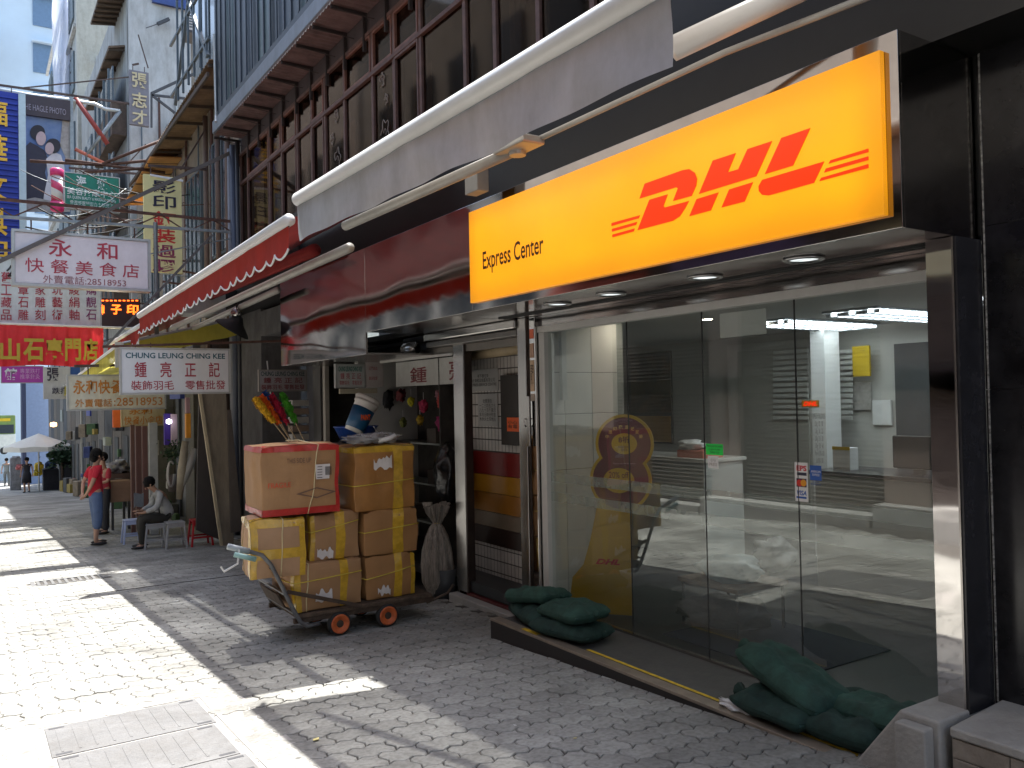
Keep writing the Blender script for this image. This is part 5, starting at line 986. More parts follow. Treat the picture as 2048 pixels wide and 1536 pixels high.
led = board_y('led_sign', 'dark LED sign with glowing orange-red characters', 22, (200,597,281,656), mat('led_black', (.03,.01,.015), .4), .2, None)
M_led = mat('led_orange', (.9,.2,.03), .5, var=0, emit=1.3, ecol=(1,.13,.01)); T = 21.97
for ch_, u0, u1 in (('璋', 197, 209), ('子', 222, 243), ('印', 253, 277)): textY(ch_, M_led, led, T, u0, 609, u1, 629, weight=.03)
for k in range(9): x0, x1, z0, z1 = rY(T, 203+k*8.5, 600, 208+k*8.5, 602.5); MB().box(x0, x1, T-.01, T, z0, z1).build('led_dash', M_led, led)
t = board_y('hanging_sign', 'magenta sign with a white character at the far left under the red banner', 27, (3,733,86,765), mat('sign_magenta', (.50,.06,.42), .5, var=.10, dirt=.3), .15, M_alu, group='signs hung across the street')
textY('館', M_wp, t, 26.97, 9, 736, 34, 760, weight=.03); textY('專業跌打\n推拿針灸', mat('pale_pink_ink', (.7,.4,.62), .5), t, 26.97, 40, 737, 80, 758)
t = board_y('hanging_sign', 'off-white sign with dark blue characters beside the magenta sign', 24, (87,734,141,798), mat('sign_white2', (.50,.50,.48), .5, var=.10, dirt=.3), .12, None, group='signs hung across the street')
textY('張', M_bk, t, 23.97, 94, 736, 118, 762, weight=.02); textY('跌打', M_bk, t, 23.97, 104, 775, 136, 788, weight=.01)
gs = board_y('hanging_sign', 'green massage sign with white characters near the top left', 24, (130,351,238,419), mat('sign_green', (.008,.20,.13), .5, var=.10, dirt=.3), .15, M_alu, group='signs hung across the street')
T = 23.97; M_wg = mat('mint_white', (.60,.70,.66), .5); textY('海　艇', M_wg, gs, T, 152, 354, 214, 377, weight=.02); textY('美容按摩中心', M_wg, gs, T, 134, 378, 232, 393, weight=.01); textY('SEA QUEEN BEAUTY & MASSAGE CENTRE', M_wg, gs, T, 134, 395, 232, 402, weight=.01); textY('香港威靈頓街九十號地下\n二樓全層　電話二五四一', M_wg, gs, T, 140, 404, 226, 416)
bb = thing('barber_pole', 'pink and white striped barber pole hanging beside the green sign', 'barber pole', tuple(onY(113, 420, 23.5)))
x0, x1, z0, z1 = rY(23.5, 100, 337, 128, 421); cx, rr = (x0+x1)/2, (x1-x0)/2
def bp_mat():
    m = mat('barber_stripe', (.7,.7,.68), .4, var=0); n = m.node_tree; L = n.links.new; tc = n.nodes.new('ShaderNodeTexCoord'); sp = n.nodes.new('ShaderNodeSeparateXYZ'); L(tc.outputs['Object'], sp.inputs[0])
    a = n.nodes.new('ShaderNodeMath'); a.operation = 'ARCTAN2'; L(sp.outputs['Y'], a.inputs[0]); L(sp.outputs['X'], a.inputs[1]); b = n.nodes.new('ShaderNodeMath'); b.operation = 'MULTIPLY_ADD'; b.inputs[1].default_value = 16; L(sp.outputs['Z'], b.inputs[0]); L(a.outputs[0], b.inputs[2])
    s_ = n.nodes.new('ShaderNodeMath'); s_.operation = 'SINE'; L(b.outputs[0], s_.inputs[0]); g = n.nodes.new('ShaderNodeMath'); g.operation = 'GREATER_THAN'; g.inputs[1].default_value = 0; L(s_.outputs[0], g.inputs[0])
    x = n.nodes.new('ShaderNodeMix'); x.data_type = 'RGBA'; L(g.outputs[0], x.inputs[0]); x.inputs[6].default_value = (.75,.72,.68,1); x.inputs[7].default_value = (.60,.05,.12,1); L(x.outputs[2], n.nodes['Principled BSDF'].inputs['Base Color']); return m
bb.location = (cx, 23.5, z0); h_ = z1-z0
MB().lathe((cx, 23.5, z0), [(rr*.86, h_*.2), (rr*.86, h_*.82)], 24).build('striped_drum', bp_mat(), bb, smooth=True); M_mg = mat('barber_pink', (.70,.04,.18), .4)
MB().lathe((cx, 23.5, z0), [(rr*.6,-.04), (rr,.0), (rr,h_*.2)], 24).build('lower_cap', M_mg, bb, smooth=True); MB().lathe((cx, 23.5, z0), [(rr,h_*.82), (rr,h_*.97), (rr*.7,h_)], 24).build('upper_cap', M_mg, bb, smooth=True)
bn2 = board_y('hanging_sign', 'tall blue ribbed sign with yellow neon characters at the far left edge', 25, (-30,182,38,520), mat('sign_royal', (.01,.03,.30), .5, var=.2, scale=3), .3, None, group='signs hung across the street')
x0, x1, z0, z1 = rY(25, -30, 182, 38, 520); 
for k in range(30): zz = z0+.03+(z1-z0-.06)*k/30; MB().box(x0+.02, x1-.02, 24.96, 24.999, zz, zz+.05).build('rib', mat('sign_royal', (0,0,0)), bn2)
MB().box(x1, x1+.16, 24.95, 25.3, z0+.3, z1).build('side_trim', mat('trim_pale', (.45,.55,.58), .5), bn2); M_ne = mat('neon_gold', (.75,.42,.02), .45)
for ch_, v0, v1 in (('福', 200, 250), ('華', 268, 328), ('文', 345, 400), ('具', 415, 470), ('口', 482, 516)): textY(ch_, M_ne, bn2, 24.94, -34, v0, 15, v1, weight=.015)
po = thing('photo_banner', 'tall photographic banner of a wedding couple in an iron frame', 'banner', tuple(onY(92, 420, 26)))
F_ = 26.0; x0, x1, z0, z1 = rY(F_, 44, 230, 140, 424); MB().box(x0, x1, F_, F_+.05, z0, z1).build('sheet', mat('banner_sky', (.06,.16,.42), .6, var=.35, scale=.8, col2=(.25,.3,.4)), po)
def flat(nm, m_, pts, Y): MB().prism([onY(u, v, Y) for u, v in pts], (0, -.01, 0)).build(nm, m_, po)
flat('flat_print', mat('print_suit', (.03,.025,.04), .6), [(50,294),(60,284),(75,292),(88,300),(96,318),(90,345),(96,372),(100,424),(48,424),(46,330)], F_-.004)
flat('flat_print', mat('print_dress', (.55,.5,.5), .6), [(92,318),(108,304),(122,310),(128,330),(134,370),(132,400),(120,424),(84,424),(88,390),(96,350)], F_-.018)
def oval(nm, m_, u, v, a, b_, Y): flat(nm, m_, [(u+a*math.cos(k*math.pi/10), v+b_*math.sin(k*math.pi/10)) for k in range(20)], Y)
oval('flat_print', mat('print_hair', (.02,.015,.02), .6), 75, 265, 15, 15, F_-.03); oval('flat_print', mat('print_face', (.48,.34,.33), .6), 82, 277, 10, 14, F_-.045); oval('flat_print', mat('print_hair', (0,0,0)), 106, 292, 15, 15, F_-.03); oval('flat_print', mat('print_face', (0,0,0)), 99, 297, 9, 12, F_-.045)
flat('flat_print', mat('print_stone', (.33,.29,.26), .7, var=.3), [(125,240),(140,240),(140,330),(133,320),(120,290)], F_-.002); flat('flat_print', mat('print_stone', (0,0,0)), [(44,400),(70,395),(140,410),(140,424),(44,424)], F_-.055)
x0, x1, z0, z1 = rY(F_, 36, 196, 140, 236); MB().box(x0, x1, F_-.1, F_+.1, z0, z1).build('header_board', mat('header_brown', (.05,.035,.04), .6), po); textY('THE HAGLE PHOTO', mat('header_ink', (.3,.26,.3), .6), po, F_-.11, 44, 212, 132, 224)
px_bar([onY(-10,178,F_), onY(60,190,F_), onY(140,200,F_), onY(190,208,F_), onY(210,218,F_), onY(240,222,F_)], .05, mat('pale_pipe', (.55,.57,.56), .4, .3), 'pipe', po)
px_bar([onY(240,222,F_), onY(172,312,F_)], .05, M_gb, 'pipe', po); px_bar([onY(150,195,F_), onY(215,288,F_)], .07, mat('red_oxide', (.30,.05,.04), .6), 'strut', po); px_bar([onY(150,298,F_), onY(207,326,F_)], .05, mat('orange_oxide', (.55,.14,.08), .6), 'strut', po)
x0, x1, z0, z1 = rY(F_, 140, 190, 147, 420); MB().box(x0, x1, F_-.05, F_+.05, z0, z1).build('frame_post', M_gb, po)
rt_ = thing('rusty_bracket', 'rusty triangular bracket above the green sign', 'bracket', tuple(onY(250, 325, 21)))
for a, c in (((205,328),(370,262)), ((60,322),(205,330)), ((205,330),(390,312)), ((130,320),(330,345)), ((165,345),(310,335))): px_bar([onY(*a, 21), onY(*c, 21)], .035, M_rb, 'bar', rt_)
gp = board_y('hanging_sign', 'grey vertical plaque with three pale gold characters high on the left', 25, (259,142,298,250), mat('plaque_grey', (.17,.16,.18), .5, var=.2), .15, None, group='signs hung across the street')
for ch_, v0, v1 in (('張', 146, 176), ('志', 185, 215), ('才', 220, 248)): textY(ch_, mat('pale_gold', (.50,.42,.25), .5), gp, 24.97, 264, v0, 294, v1, weight=.02)
MB().bar(onY(303,255,25), onY(303,185,25), .05).build('bracket', M_iron, gp); MB().bar(onY(303,187,25), onY(400,142,25), .07).build('bracket', M_iron, gp); MB().bar(onY(303,190,25), onY(370,197,25), .06).build('bracket', M_iron, gp); MB().bar(onY(303,190,25), onY(350,226,25), .06).build('bracket', M_iron, gp)
# loose wires overhead
wr = thing('overhead_wires', 'tangled dark wires strung between the sign brackets', 'wires', (2, 18, 3))
for k in range(16):
    Ya = 16+rnd.random()*8; a = onY(rnd.uniform(-10, 230), rnd.uniform(330, 560), Ya); c = onY(rnd.uniform(240, 470), rnd.uniform(300, 640), Ya-1+rnd.random()*2)
    px_bar([a.lerp(c, s)+Vector((0, 0, -.25*math.sin(math.pi*s))) for s in [j/8 for j in range(9)]], rnd.uniform(.006,.016), (M_black, M_gb, M_rb)[k % 3], 'wire', wr)
# ------------------------------------------------------------------ houses further down the right side
M_ren = mat('beige_render', (.30,.26,.215), .9, var=.2, scale=1.5, bump=.4, bscale=20, dirt=.6); M_ren2 = mat('pale_render', (.50,.50,.49), .9, var=.12, scale=1.5, bump=.3, bscale=20, dirt=.45)
M_ren3 = mat('grey_render', (.36,.37,.36), .9, var=.15, scale=1.2, dirt=.5); M_win = mat('far_window_dark', (.03,.04,.05), .15, spec=.8); M_frm = mat('window_steel', (.12,.15,.17), .6, .3)
def part(nm, a, m_, par, bev=0): return MB().box(*a).build(nm, m_, par, bev=bev)
h2 = thing('rendered_house', 'stained beige rendered house with pipes beyond the timber windows', 'building', (4.5, 19, -2.6))
part('wall', (4.12, 8, 15.4, 18.9, 1.4, 9.3), M_ren, h2); part('wall', (4.12, 8, 18.9, 26.6, 1.4, 6.2), M_ren, h2); part('wall', (4.45, 8, 15.4, 26.6, -3.2, 1.4), M_dark, h2)
# tin canopy with corrugated edge
b = MB(); b.grid(lambda u, v: Vector((3.5+.62*v, 14.9+8.6*u, 6.0-.25*u+.02*math.sin(u*8.6*2*math.pi/.14)+.1*v)), 500, 1); b.build('tin_canopy', mat('tin_brown', (.21,.14,.085), .8, var=.3, scale=3, dirt=.3), h2)
for k in range(9): MB().bar((3.5, 15+k*1.05, 5.93-.03*k), (4.12, 15+k*1.05, 6.0-.03*k), .03, .06).build('canopy_rib', mat('canopy_rib', (.07,.05,.035), .8), h2)
part('canopy_board', (3.46, 3.50, 14.9, 23.5, 5.70, 5.78), mat('canopy_rib', (0,0,0)), h2)
MB().prism([(3.42,20.2,5.62), (4.1,20.2,5.70), (4.1,24.2,5.45), (3.42,24.2,5.35)], (0,0,.03)).build('lit_canopy', mat('lit_canopy_amber', (.62,.36,.14), .7, var=.15, scale=2, trans=.5), h2)  # warm light on this end of the canopy put into the amber colour
for j in range(5): MB().bar((3.42, 20.6+j*.8, 5.60-.06*j), (4.1, 20.6+j*.8, 5.68-.06*j), .03).build('canopy_rib', mat('canopy_rib', (0,0,0)), h2)
for k, (ya, yb, za, zb) in enumerate(((16.0,17.4,2.9,5.2), (18.2,19.8,2.6,5.0), (20.6,22.4,2.6,4.9), (23.2,25.6,2.6,4.9), (15.8,18.6,6.6,9.5))):
    w_ = part('window', (4.06, 4.118, ya, yb, za, zb), M_frm, h2); part('pane', (4.05, 4.058, ya+.06, yb-.06, za+.06, zb-.06), M_win, w_)
    for j in range(1, 4): yy = ya+(yb-ya)*j/4; part('glazing_bar', (4.03, 4.049, yy-.02, yy+.02, za+.06, zb-.06), M_frm, w_)
part('green_shutter', (4.04, 4.1, 20.9, 26.0, 4.4, 5.3), mat('green_tin', (.10,.14,.11), .7, dirt=.4), h2)
for j in range(6): MB().bar((3.62, 15.6+.5*j, 6.3), (3.62, 15.6+.5*j, 9.4), .04).build('balcony_post', M_frm, h2)
for z in (6.6, 7.7, 8.8): MB().bar((3.62, 15.4, z), (3.62, 18.8, z), .05).build('balcony_rail', M_frm, h2)
MB().bar((3.62,15.5,6.3), (3.62,18.4,9.4), .06).build('balcony_brace', M_frm, h2); MB().bar((3.62,18.4,6.3), (3.62,15.8,9.4), .06).build('balcony_brace', M_frm, h2)
for y_, r_, z1_ in ((15.9,.05,1.4), (16.6,.06,2.2), (17.6,.05,1.0)): MB().tube([(4.04, y_, 5.9), (4.04, y_, z1_)], r_, 8).build('pipe', mat('rust_pipe', (.18,.12,.09), .7, dirt=.4), h2, smooth=True)
MB().tube([(3.55, 14.75, 6.4), (3.57, 14.78, 5.0), (3.55, 14.7, 4.86)], .02, 6).build('pole', M_alu, h2)
ac = thing('air_conditioner', 'white boxy air conditioner high on the pale wall end', 'air conditioner', tuple(onY(392, 50, 20)))
x0, x1, z0, z1 = rY(20, 375, 26, 404, 62); MB().box(x0, x1, 20, 20.6, z0, z1).build('case', M_wp, ac, bev=.02)
for k in range(5): MB().box(x0+.04, x0+(x1-x0)*.55, 19.985, 19.999, z0+.06+k*(z1-z0-.1)/5, z0+.09+k*(z1-z0-.1)/5).build('louvre', M_frm, ac)
MB().box(x0-.02, x1+.02, 19.98, 20.62, z0-.06, z0-.001).build('bracket', M_iron, ac)

h3 = thing('grey_house', 'tall house with pale bare end wall and brown enclosed balconies', 'building', (5, 30, -3))
part('end_wall', (4.0, 5.75, 26.8, 27.0, -3.2, 13.2), M_ren2, h3); part('end_wall', (5.75, 9, 27.0, 27.2, -3.2, 12.8), M_ren, h3); part('body', (4.0, 9, 27.2, 39.6, -4, 13), M_ren3, h3)
x0, x1, z0, z1 = rY(26.7, 305, 0, 382, 12); part('blue_window', (x0, x1, 26.68, 26.8, z0, 13.2), mat('blue_glass', (.03,.06,.22), .3), h3)
MB().bar(onY(315,48,26.6), onY(338,38,26.6), .09).build('bracket', M_iron, h3); MB().bar(onY(292,56,26.6), onY(315,48,26.6), .02).build('bracket', M_iron, h3)
for k, za in enumerate((3.2, 5.6, 8.2)):
    o_ = part('balcony', (3.58, 3.99, 27.4, 31.6, za, za+1.0), mat('balcony_brown', (.11,.075,.055), .8, var=.3, dirt=.4), h3); part('balcony_glazing', (3.62, 3.66, 27.5, 31.5, za+1.005, za+2.1), M_win, o_)
    for j in range(4): MB().bar((3.56, 27.8+j*1.1, za), (3.56, 27.8+j*1.1, za+2.1), .06).build('balcony_bar', M_frm, o_)
M_cs = mat('canopy_soffit', (.14,.095,.065), .8, var=.3, dirt=.3)
for x0_, y0_, y1_, z_ in ((3.55, 27.6, 34.0, 10.9), (3.62, 31.8, 38.5, 7.6), (3.3, 27.2, 29.8, 12.4)):
    cn = MB().grid(lambda u, v: Vector((x0_+(4.0-x0_)*u, y0_+(y1_-y0_)*v, z_+.12*u)), 4, 8).build('canopy', M_cs, h3, solid=.06)
    for j in range(7): MB().bar((x0_, y0_+.1+j*(y1_-y0_)/7, z_-.05), (4.0, y0_+.1+j*(y1_-y0_)/7, z_+.03), .07).build('canopy_rib', mat('canopy_rib', (0,0,0)), cn)
for j in range(4):
    for k in range(3): w_ = part('window', (3.94, 3.99, 32+j*1.9, 33.2+j*1.9, 2.2+k*3.3, 4.0+k*3.3), M_frm, h3); part('pane', (3.93, 3.938, 32.08+j*1.9, 33.12+j*1.9, 2.3+k*3.3, 3.9+k*3.3), M_win, w_)
h4 = thing('cream_house', 'cream house with pale end wall behind the grey house', 'building', (5, 46, -4)); part('end_wall', (3.9, 6.5, 40.0, 40.3, -5, 19), mat('cream_render', (.46,.44,.38), .9, var=.1, dirt=.4), h4); part('body', (4.0, 9, 40.4, 58, -5, 19), M_ren3, h4)
for k in range(7): part('ledge', (3.85, 3.99, 41, 57, .8+k*3.2, .95+k*3.2), M_ren2, h4)
for j in range(5):
    for k in range(6): w_ = part('window', (3.93, 3.99, 42+j*3, 44+j*3, 1.6+k*3.2, 3.3+k*3.2), M_frm, h4)
# clutter on the walls: small air conditioners, pipes and drying racks
for k, (u, v, Y_, w_, lb) in enumerate(((190, 120, 39.9, 14, 'small air conditioner on the cream end wall, upper one'), (222, 300, 39.9, 14, 'small air conditioner on the cream end wall above the green sign'), (345, 395, 26.7, 18, 'grey air conditioner on the pale wall behind the yellow banner sign'), (330, 255, 26.7, 16, 'air conditioner on the pale wall right of the gold-lettered plaque'))):
    x0, x1, z0, z1 = rY(Y_, u, v, u+w_, v+w_*.7); t = thing('air_conditioner', lb, 'air conditioner', (x0, Y_, z0)); MB().box(x0, x1, Y_-.5, Y_, z0, z1).build('case', mat('ac_dirty', (.40,.40,.38), .6, dirt=.5), t, bev=.02); MB().box(x0+.05, x1-.05, Y_-.515, Y_-.501, z0+.05, z1-.05).build('grille', M_frm, t)
for k in range(3):
    x_ = 4.3+.5*k; MB().tube([(x_, 26.74, -1), (x_+.02, 26.74, 5+k*.5), (x_, 26.74, 9+.3*k)], .02+.012*(k % 3), 6).build('pipe', (M_frm, M_rb, M_alu)[k % 3], h3)
for k in range(8):
    yy = 16+k*1.2; MB().tube([(4.08, yy, 1.5), (4.06, yy+.1*(k % 2), 4.0), (4.08, yy, 6.0)], .018+.01*(k % 2), 6).build('conduit', (M_frm, M_rb)[k % 2], h2)
for k in range(7):
    yy = 16.5+k*1.5; zz = 2.2+.5*(k % 4); MB().bar((4.1, yy, zz), (3.0+.2*(k % 2), yy+.1, zz+.12), .035).build('drying_pole', M_rb, h2)
for k in range(9):
    yy = 29+k*1.4; zz = 1.5+1.1*(k % 5); MB().bar((4.0, yy, zz), (2.8+.3*(k % 3), yy, zz+.2), .05).build('bracket_arm', (M_rb, M_frm)[k % 2], h3); part('hung_cloth', (3.0, 3.5, yy, yy+.03, zz-.8, zz+.05), mat('cloth%d' % (k % 4), ((.25,.27,.3), (.05,.12,.3), (.4,.08,.05), (.3,.28,.2))[k % 4], .8), h3)
# scaffolding of bamboo with white netting in front of the pale tower
sf = thing('bamboo_scaffold', 'bamboo scaffold draped with white and blue netting at the top left', 'scaffold', (3.6, 44, -4))
for k, u in enumerate((146, 152, 158)):
    MB().tube([onY(u-2, -30, 43), onY(u+3, 170, 43), onY(u+4, 330, 43)], .05, 6).build('pole', mat('bamboo', (.05,.04,.05), .7), sf)
for k in range(14): v = 4+k*24; MB().tube([onY(140, v-3, 43.1), onY(162, v+2, 43.1)], .045, 6).build('ledger', mat('bamboo', (0,0,0)), sf)
def net(u, v): p = onY(112+38*u-8*(1-v)*(1-u), -40+400*v, 44); return p+Vector((0, .5*math.sin(u*9+v*5)+.4*noise.noise(Vector((u*3, v*9, 2))), 0))
MB().grid(net, 24, 40).build('netting', mat('white_net', (.80,.83,.92), .8, var=.06, scale=1.2, trans=.6), sf, smooth=True)

tw = thing('pale_tower', 'pale blue-white tower block closing the view at the top left', 'building', (3, 76, -6))
M_tw = mat('tower_white', (.66,.76,.84), .8, var=.05, scale=.4); M_tww = mat('tower_window', (.16,.25,.38), .4, var=.1)  # haze of distance put into the pale tones of the blue-white block
x0 = onY(-120, 400, 75).x; x1 = onY(150, 400, 75).x; part('body', (x0, x1, 75, 90, -8, 60), M_tw, tw)
for k in range(22):
    zc = onY(90, 114, 75).z+(k-11)*3.72-.2
    for (ua, ub) in ((66, 113), (-75, -10)):
        a = onY(ua, 114, 75).x; c = onY(ub, 114, 75).x; w_ = part('window_recess', (a, c, 74.93, 74.99, zc-1.15, zc+1.15), M_tww, tw); part('sunshade', (a-.1, c+.1, 74.5, 74.92, zc+1.16, zc+1.3), M_tw, w_)
lbk = thing('blue_hoarding', 'blue-grey building side beyond the white umbrella', 'building', (4, 62, -5))
a = onY(52, 800, 60).x; c = onY(112, 800, 60).x; part('wall', (a, c, 60, 62, -6, 2.5), mat('hoarding_blue', (.26,.34,.52), .7, var=.08), lbk); part('dark_side', (onY(44,800,60).x, a-.01, 60, 62, -6, 3), mat('navy_side', (.04,.05,.10), .7), lbk)
part('left_wall', (-12, onY(-30, 700, 70).x, 70, 74, -8, 30), M_ren2, lbk)
# street frontages beyond the column, ground floor
fr = thing('shop_row', 'dim row of small shop fronts going down the right side', 'shops', (4.2, 30, -4))
cs = [(.07,.045,.035), (.11,.10,.09), (.06,.065,.08), (.15,.14,.12), (.09,.05,.035), (.04,.04,.045)]
y = 17.6; k = 0
while y < 58:
    w_ = (.5, .9, .35, 1.4, .6)[k % 5]; x_ = 4.0+.12*(k % 3); part('pier', (x_, 4.44, y, y+w_, -2.6-.052*(y-18)-.6, 1.35), mat('pier%d' % (k % 6), cs[k % 6], .8, var=.2, dirt=.4), fr)
    if k % 2: part('fascia_board', (x_-.1, x_, y+w_, y+w_+1.2, .2-.03*(y-18), .8-.03*(y-18)), mat('fas%d' % (k % 4), ((.35,.34,.36), (.04,.06,.3), (.45,.12,.04), (.2,.22,.2))[k % 4], .6), fr)
    if k % 3 == 1: part('roller_shutter', (4.3, 4.34, y+w_, y+w_+1.5, G(y)-.1, .2-.02*(y-18)), mat('shutter_grey', (.12,.12,.125), .5, .4), fr)
    y += w_+1.3; k += 1
for nm, lb, u0, v0, u1, v1, Y_, c in (('post','light grey square post behind the seated man', 299, 845, 316, 990, 17.4, (.42,.42,.40)), ('post','brown timber post left of the light grey post', 272, 852, 283, 1000, 17.6, (.12,.055,.045)), ('post','second brown timber post next to the light grey post', 286, 852, 296, 1000, 17.5, (.13,.06,.05)), ('post','thin brown post behind the woman in red', 262, 850, 270, 1000, 17.8, (.14,.07,.055)), ('banner_strip','narrow orange strip sign above the leaning rolls', 372, 827, 382, 876, 15.3, (.75,.30,.02)), ('banner_strip','narrow faded pink strip sign above the orange strip', 372, 795, 380, 826, 15.35, (.42,.25,.25)), ('poster','purple lit poster between the posts and the rolls', 329, 827, 344, 890, 16.5, (.05,.02,.25)), ('poster','pale pinkish poster right of the purple one', 343, 828, 355, 892, 16.4, (.45,.34,.36)), ('bus_sign','small blue and orange sign plate beyond the woman in red', 226, 820, 241, 855, 19, (.75,.15,.03))):
    x0, x1, z0, z1 = rY(Y_, u0, v0, u1, v1)
    if nm == 'post': z0 = G(Y_); 
    tag(box(x0, x1, Y_, Y_+.1, z0, z1).build(nm, mat('c_'+lb[:14], c, .6, var=.12), bev=.006, org=(x0, Y_, z0)), lb, nm.replace('_', ' '))
q = onY(338, 843, 16.3); tag(MB().lathe(q, [(.001,-.05), (.05,-.03), (.05,.03), (.001,.05)], 12).build('bulb', mat('bulb_violet', (.8,.75,.95), .3, emit=2.5), smooth=True, org=q), 'small lit violet-white bulb above the purple poster', 'lamp')
q = onY(107, 849, 45); tag(MB().lathe(q, [(.001,-.12), (.14,-.08), (.14,.08), (.001,.12)], 12).build('bulb', mat('bulb_warm', (.9,.6,.3), .3, emit=2, ecol=(1,.55,.2)), smooth=True, org=q), 'warm lit lamp above the right edge of the white umbrella', 'lamp')
q = onY(229, 719, 20); tag(MB().lathe(q, [(.001,-.1), (.11,-.06), (.11,.06), (.001,.1)], 12).build('bulb', mat('bulb_white', (.95,.95,1), .3, emit=5), smooth=True, org=q), 'bright white lamp just left of the feather shop hanging sign', 'lamp')

for k in range(16):
    ya = 27+k*2.0; c_ = ((.05,.045,.04), (.09,.075,.06), (.035,.04,.05), (.12,.11,.10))[k % 4]
    part('shop_front', (3.955, 3.995, ya, ya+1.9, G(ya)-.3, 1.2), mat('sf%d' % (k % 4), c_, .7, var=.3, dirt=.4), fr)
    part('doorway', (3.93, 3.95, ya+.5, ya+1.3, G(ya)-.2, G(ya)+2.1), mat('darkdoor', (.05,.055,.06), .8), fr)
for k in range(46):
    ya = 18.4+rnd.random()*26; w_ = rnd.uniform(.15,.5); zz = rnd.choice((G(ya), G(ya), G(ya)+.7, G(ya)+1.5, G(ya)+2.3)); c_ = rnd.choice(((.3,.05,.04), (.06,.12,.05), (.05,.07,.2), (.25,.2,.14), (.4,.38,.34), (.05,.05,.05), (.3,.22,.05)))
    x_ = rnd.uniform(3.35, 3.9); b = MB(); b.box(x_, x_+w_*.6, ya, ya+w_, zz, zz+w_*rnd.uniform(.6,1.6), rot=(0,0,rnd.uniform(-.4,.4))); b.build('displayed_goods', mat('dg%.2f%.2f' % c_[:2], c_, .7, var=.3), fr, bev=.02)
# opposite side of the street, seen in the mirror steel and the glass
M_op = mat('opposite_wall', (.10,.085,.075), .85, var=.2, dirt=.5); M_opn = mat('opposite_pink', (.34,.26,.22), .8, var=.1); M_sh = mat('opposite_shutter', (.07,.052,.046), .55, .2, var=.1)
ob = thing('opposite_house', 'house front with brown roller shutters across the street', 'building', (-3.4, 4, -1.7))
part('wall', (-3.9, -3.3, -9, 13.2, -3, 2.4), M_op, ob); part('upper_wall', (-3.9, -3.3, -9, 13.2, 2.41, 10.5), mat('opposite_upper', (.34,.27,.23), .85, var=.15, dirt=.4), ob)
for j in range(7):
    for i in range(2): w_ = part('window', (-3.29, -3.22, -7.5+j*2.9, -5.9+j*2.9, 3.4+i*3.4, 5.2+i*3.4), M_frm, ob); part('ledge', (-3.3, -3.1, -9, 13.2, .02, .30), M_opn, ob); part('canopy', (-3.3, -2.6, -9, 13.2, 2.3, 2.4), M_op, ob)
for k in range(6):
    ya = -6.2+k*3.4; f = MB(); nn = 44
    f.grid(lambda u, v: Vector((-3.27+.018*math.sin(u*nn*2*math.pi), ya+2.6*v, G(ya)+.1+3.1*u)), nn*6, 1); f.build('roller_shutter', M_sh, ob); part('pier', (-3.3, -3.2, ya+2.65, ya+3.35, G(ya)-.4, 2.0), M_opn, ob)
    part('kerb_plinth', (-3.3, -2.9, ya, ya+3.35, G(ya)-.3, G(ya)+.16), M_conc, ob)
    part('fascia_board', (-3.28, -3.2, ya, ya+2.6, 1.55, 2.2), mat('opf%d' % (k % 3), ((.5,.45,.3), (.15,.12,.3), (.5,.1,.07))[k % 3], .6), ob)
for k, (ya, yb, zt_) in enumerate(((13.5, 27, 11), (27.5, 46, 15))):
    o2 = thing('opposite_house', ('grey tenement further down the opposite side', 'pale tenement at the far end of the opposite side')[k], 'building', (-3.6, ya, -2.5)); part('wall', (-9, -3.4, ya, yb, -5, zt_), (M_ren3, M_ren2)[k], o2)
    for j in range(5):
        for i in range(3): part('window', (-3.39, -3.3, ya+1+j*2.4, ya+2.4+j*2.4, 1.5+i*3.2, 3.2+i*3.2), M_win, o2)
ck = thing('rear_house', 'tenement closing the street behind the camera', 'building', (0, -13, -1)); part('wall', (-9, 12, -14, -13, -2, 7), M_ren2, ck)

# ------------------------------------------------------------------ street furniture down the road
def leanboard(name, label, pts, Y, m, th=.05):
    b = MB(); b.prism([onY(u, v, Y) for u, v in pts], (0, th, 0)); return tag(b.build(name, m, bev=.006, org=onY(*pts[0], Y)), label, 'board')
M_ply = mat('old_plywood', (.27,.225,.165), .8, var=.2, scale=5, stretch=(2,2,.5), dirt=.4)
leanboard('leaning_board', 'tall grey-brown board leaning in front of the shop column', [(402,780),(452,780),(468,1088),(447,1092)], 13.45, M_ply); leanboard('leaning_board', 'narrow ribbed brown board leaning beside the tall one', [(455,820),(462,820),(486,1062),(462,1066)], 13.40, mat('brown_ply', (.12,.10,.085), .8, dirt=.4)); leanboard('leaning_batten', 'pale batten edge leaning along the tall board', [(396,780),(402,780),(446,1092),(441,1092)], 13.38, mat('pale_batten', (.45,.37,.24), .7))
leanboard('leaning_board', 'dark door leaf standing behind the tall leaning board', [(398,790),(430,790),(440,1080),(392,1060)], 14.4, mat('door_dark', (.06,.05,.045), .7))
for i, (pts, lb, c) in enumerate((([(364,882),(377,884),(366,985),(350,1012)], 'wrapped beige roll leaning left of the other roll', (.34,.29,.20)), ([(386,897),(396,903),(376,960),(352,982)], 'grey-tipped pale roll leaning right of its neighbour', (.38,.37,.33)))):
    a, c_ = onY((pts[0][0]+pts[1][0])/2, pts[0][1], 14.9), onY((pts[2][0]+pts[3][0])/2, (pts[2][1]+pts[3][1])/2, 14.9); tag(MB().tube([a, a.lerp(c_, .5), c_], [.055,.075,.05], 12).build('wrapped_roll', mat('roll%d' % i, c, .6, var=.2), smooth=True, org=c_), lb, 'roll')
pl_ = thing('potted_plant', 'dark leafy pot plant between the posts and the rolls', 'plant', tuple(onY(345, 905, 16))); b = MB()
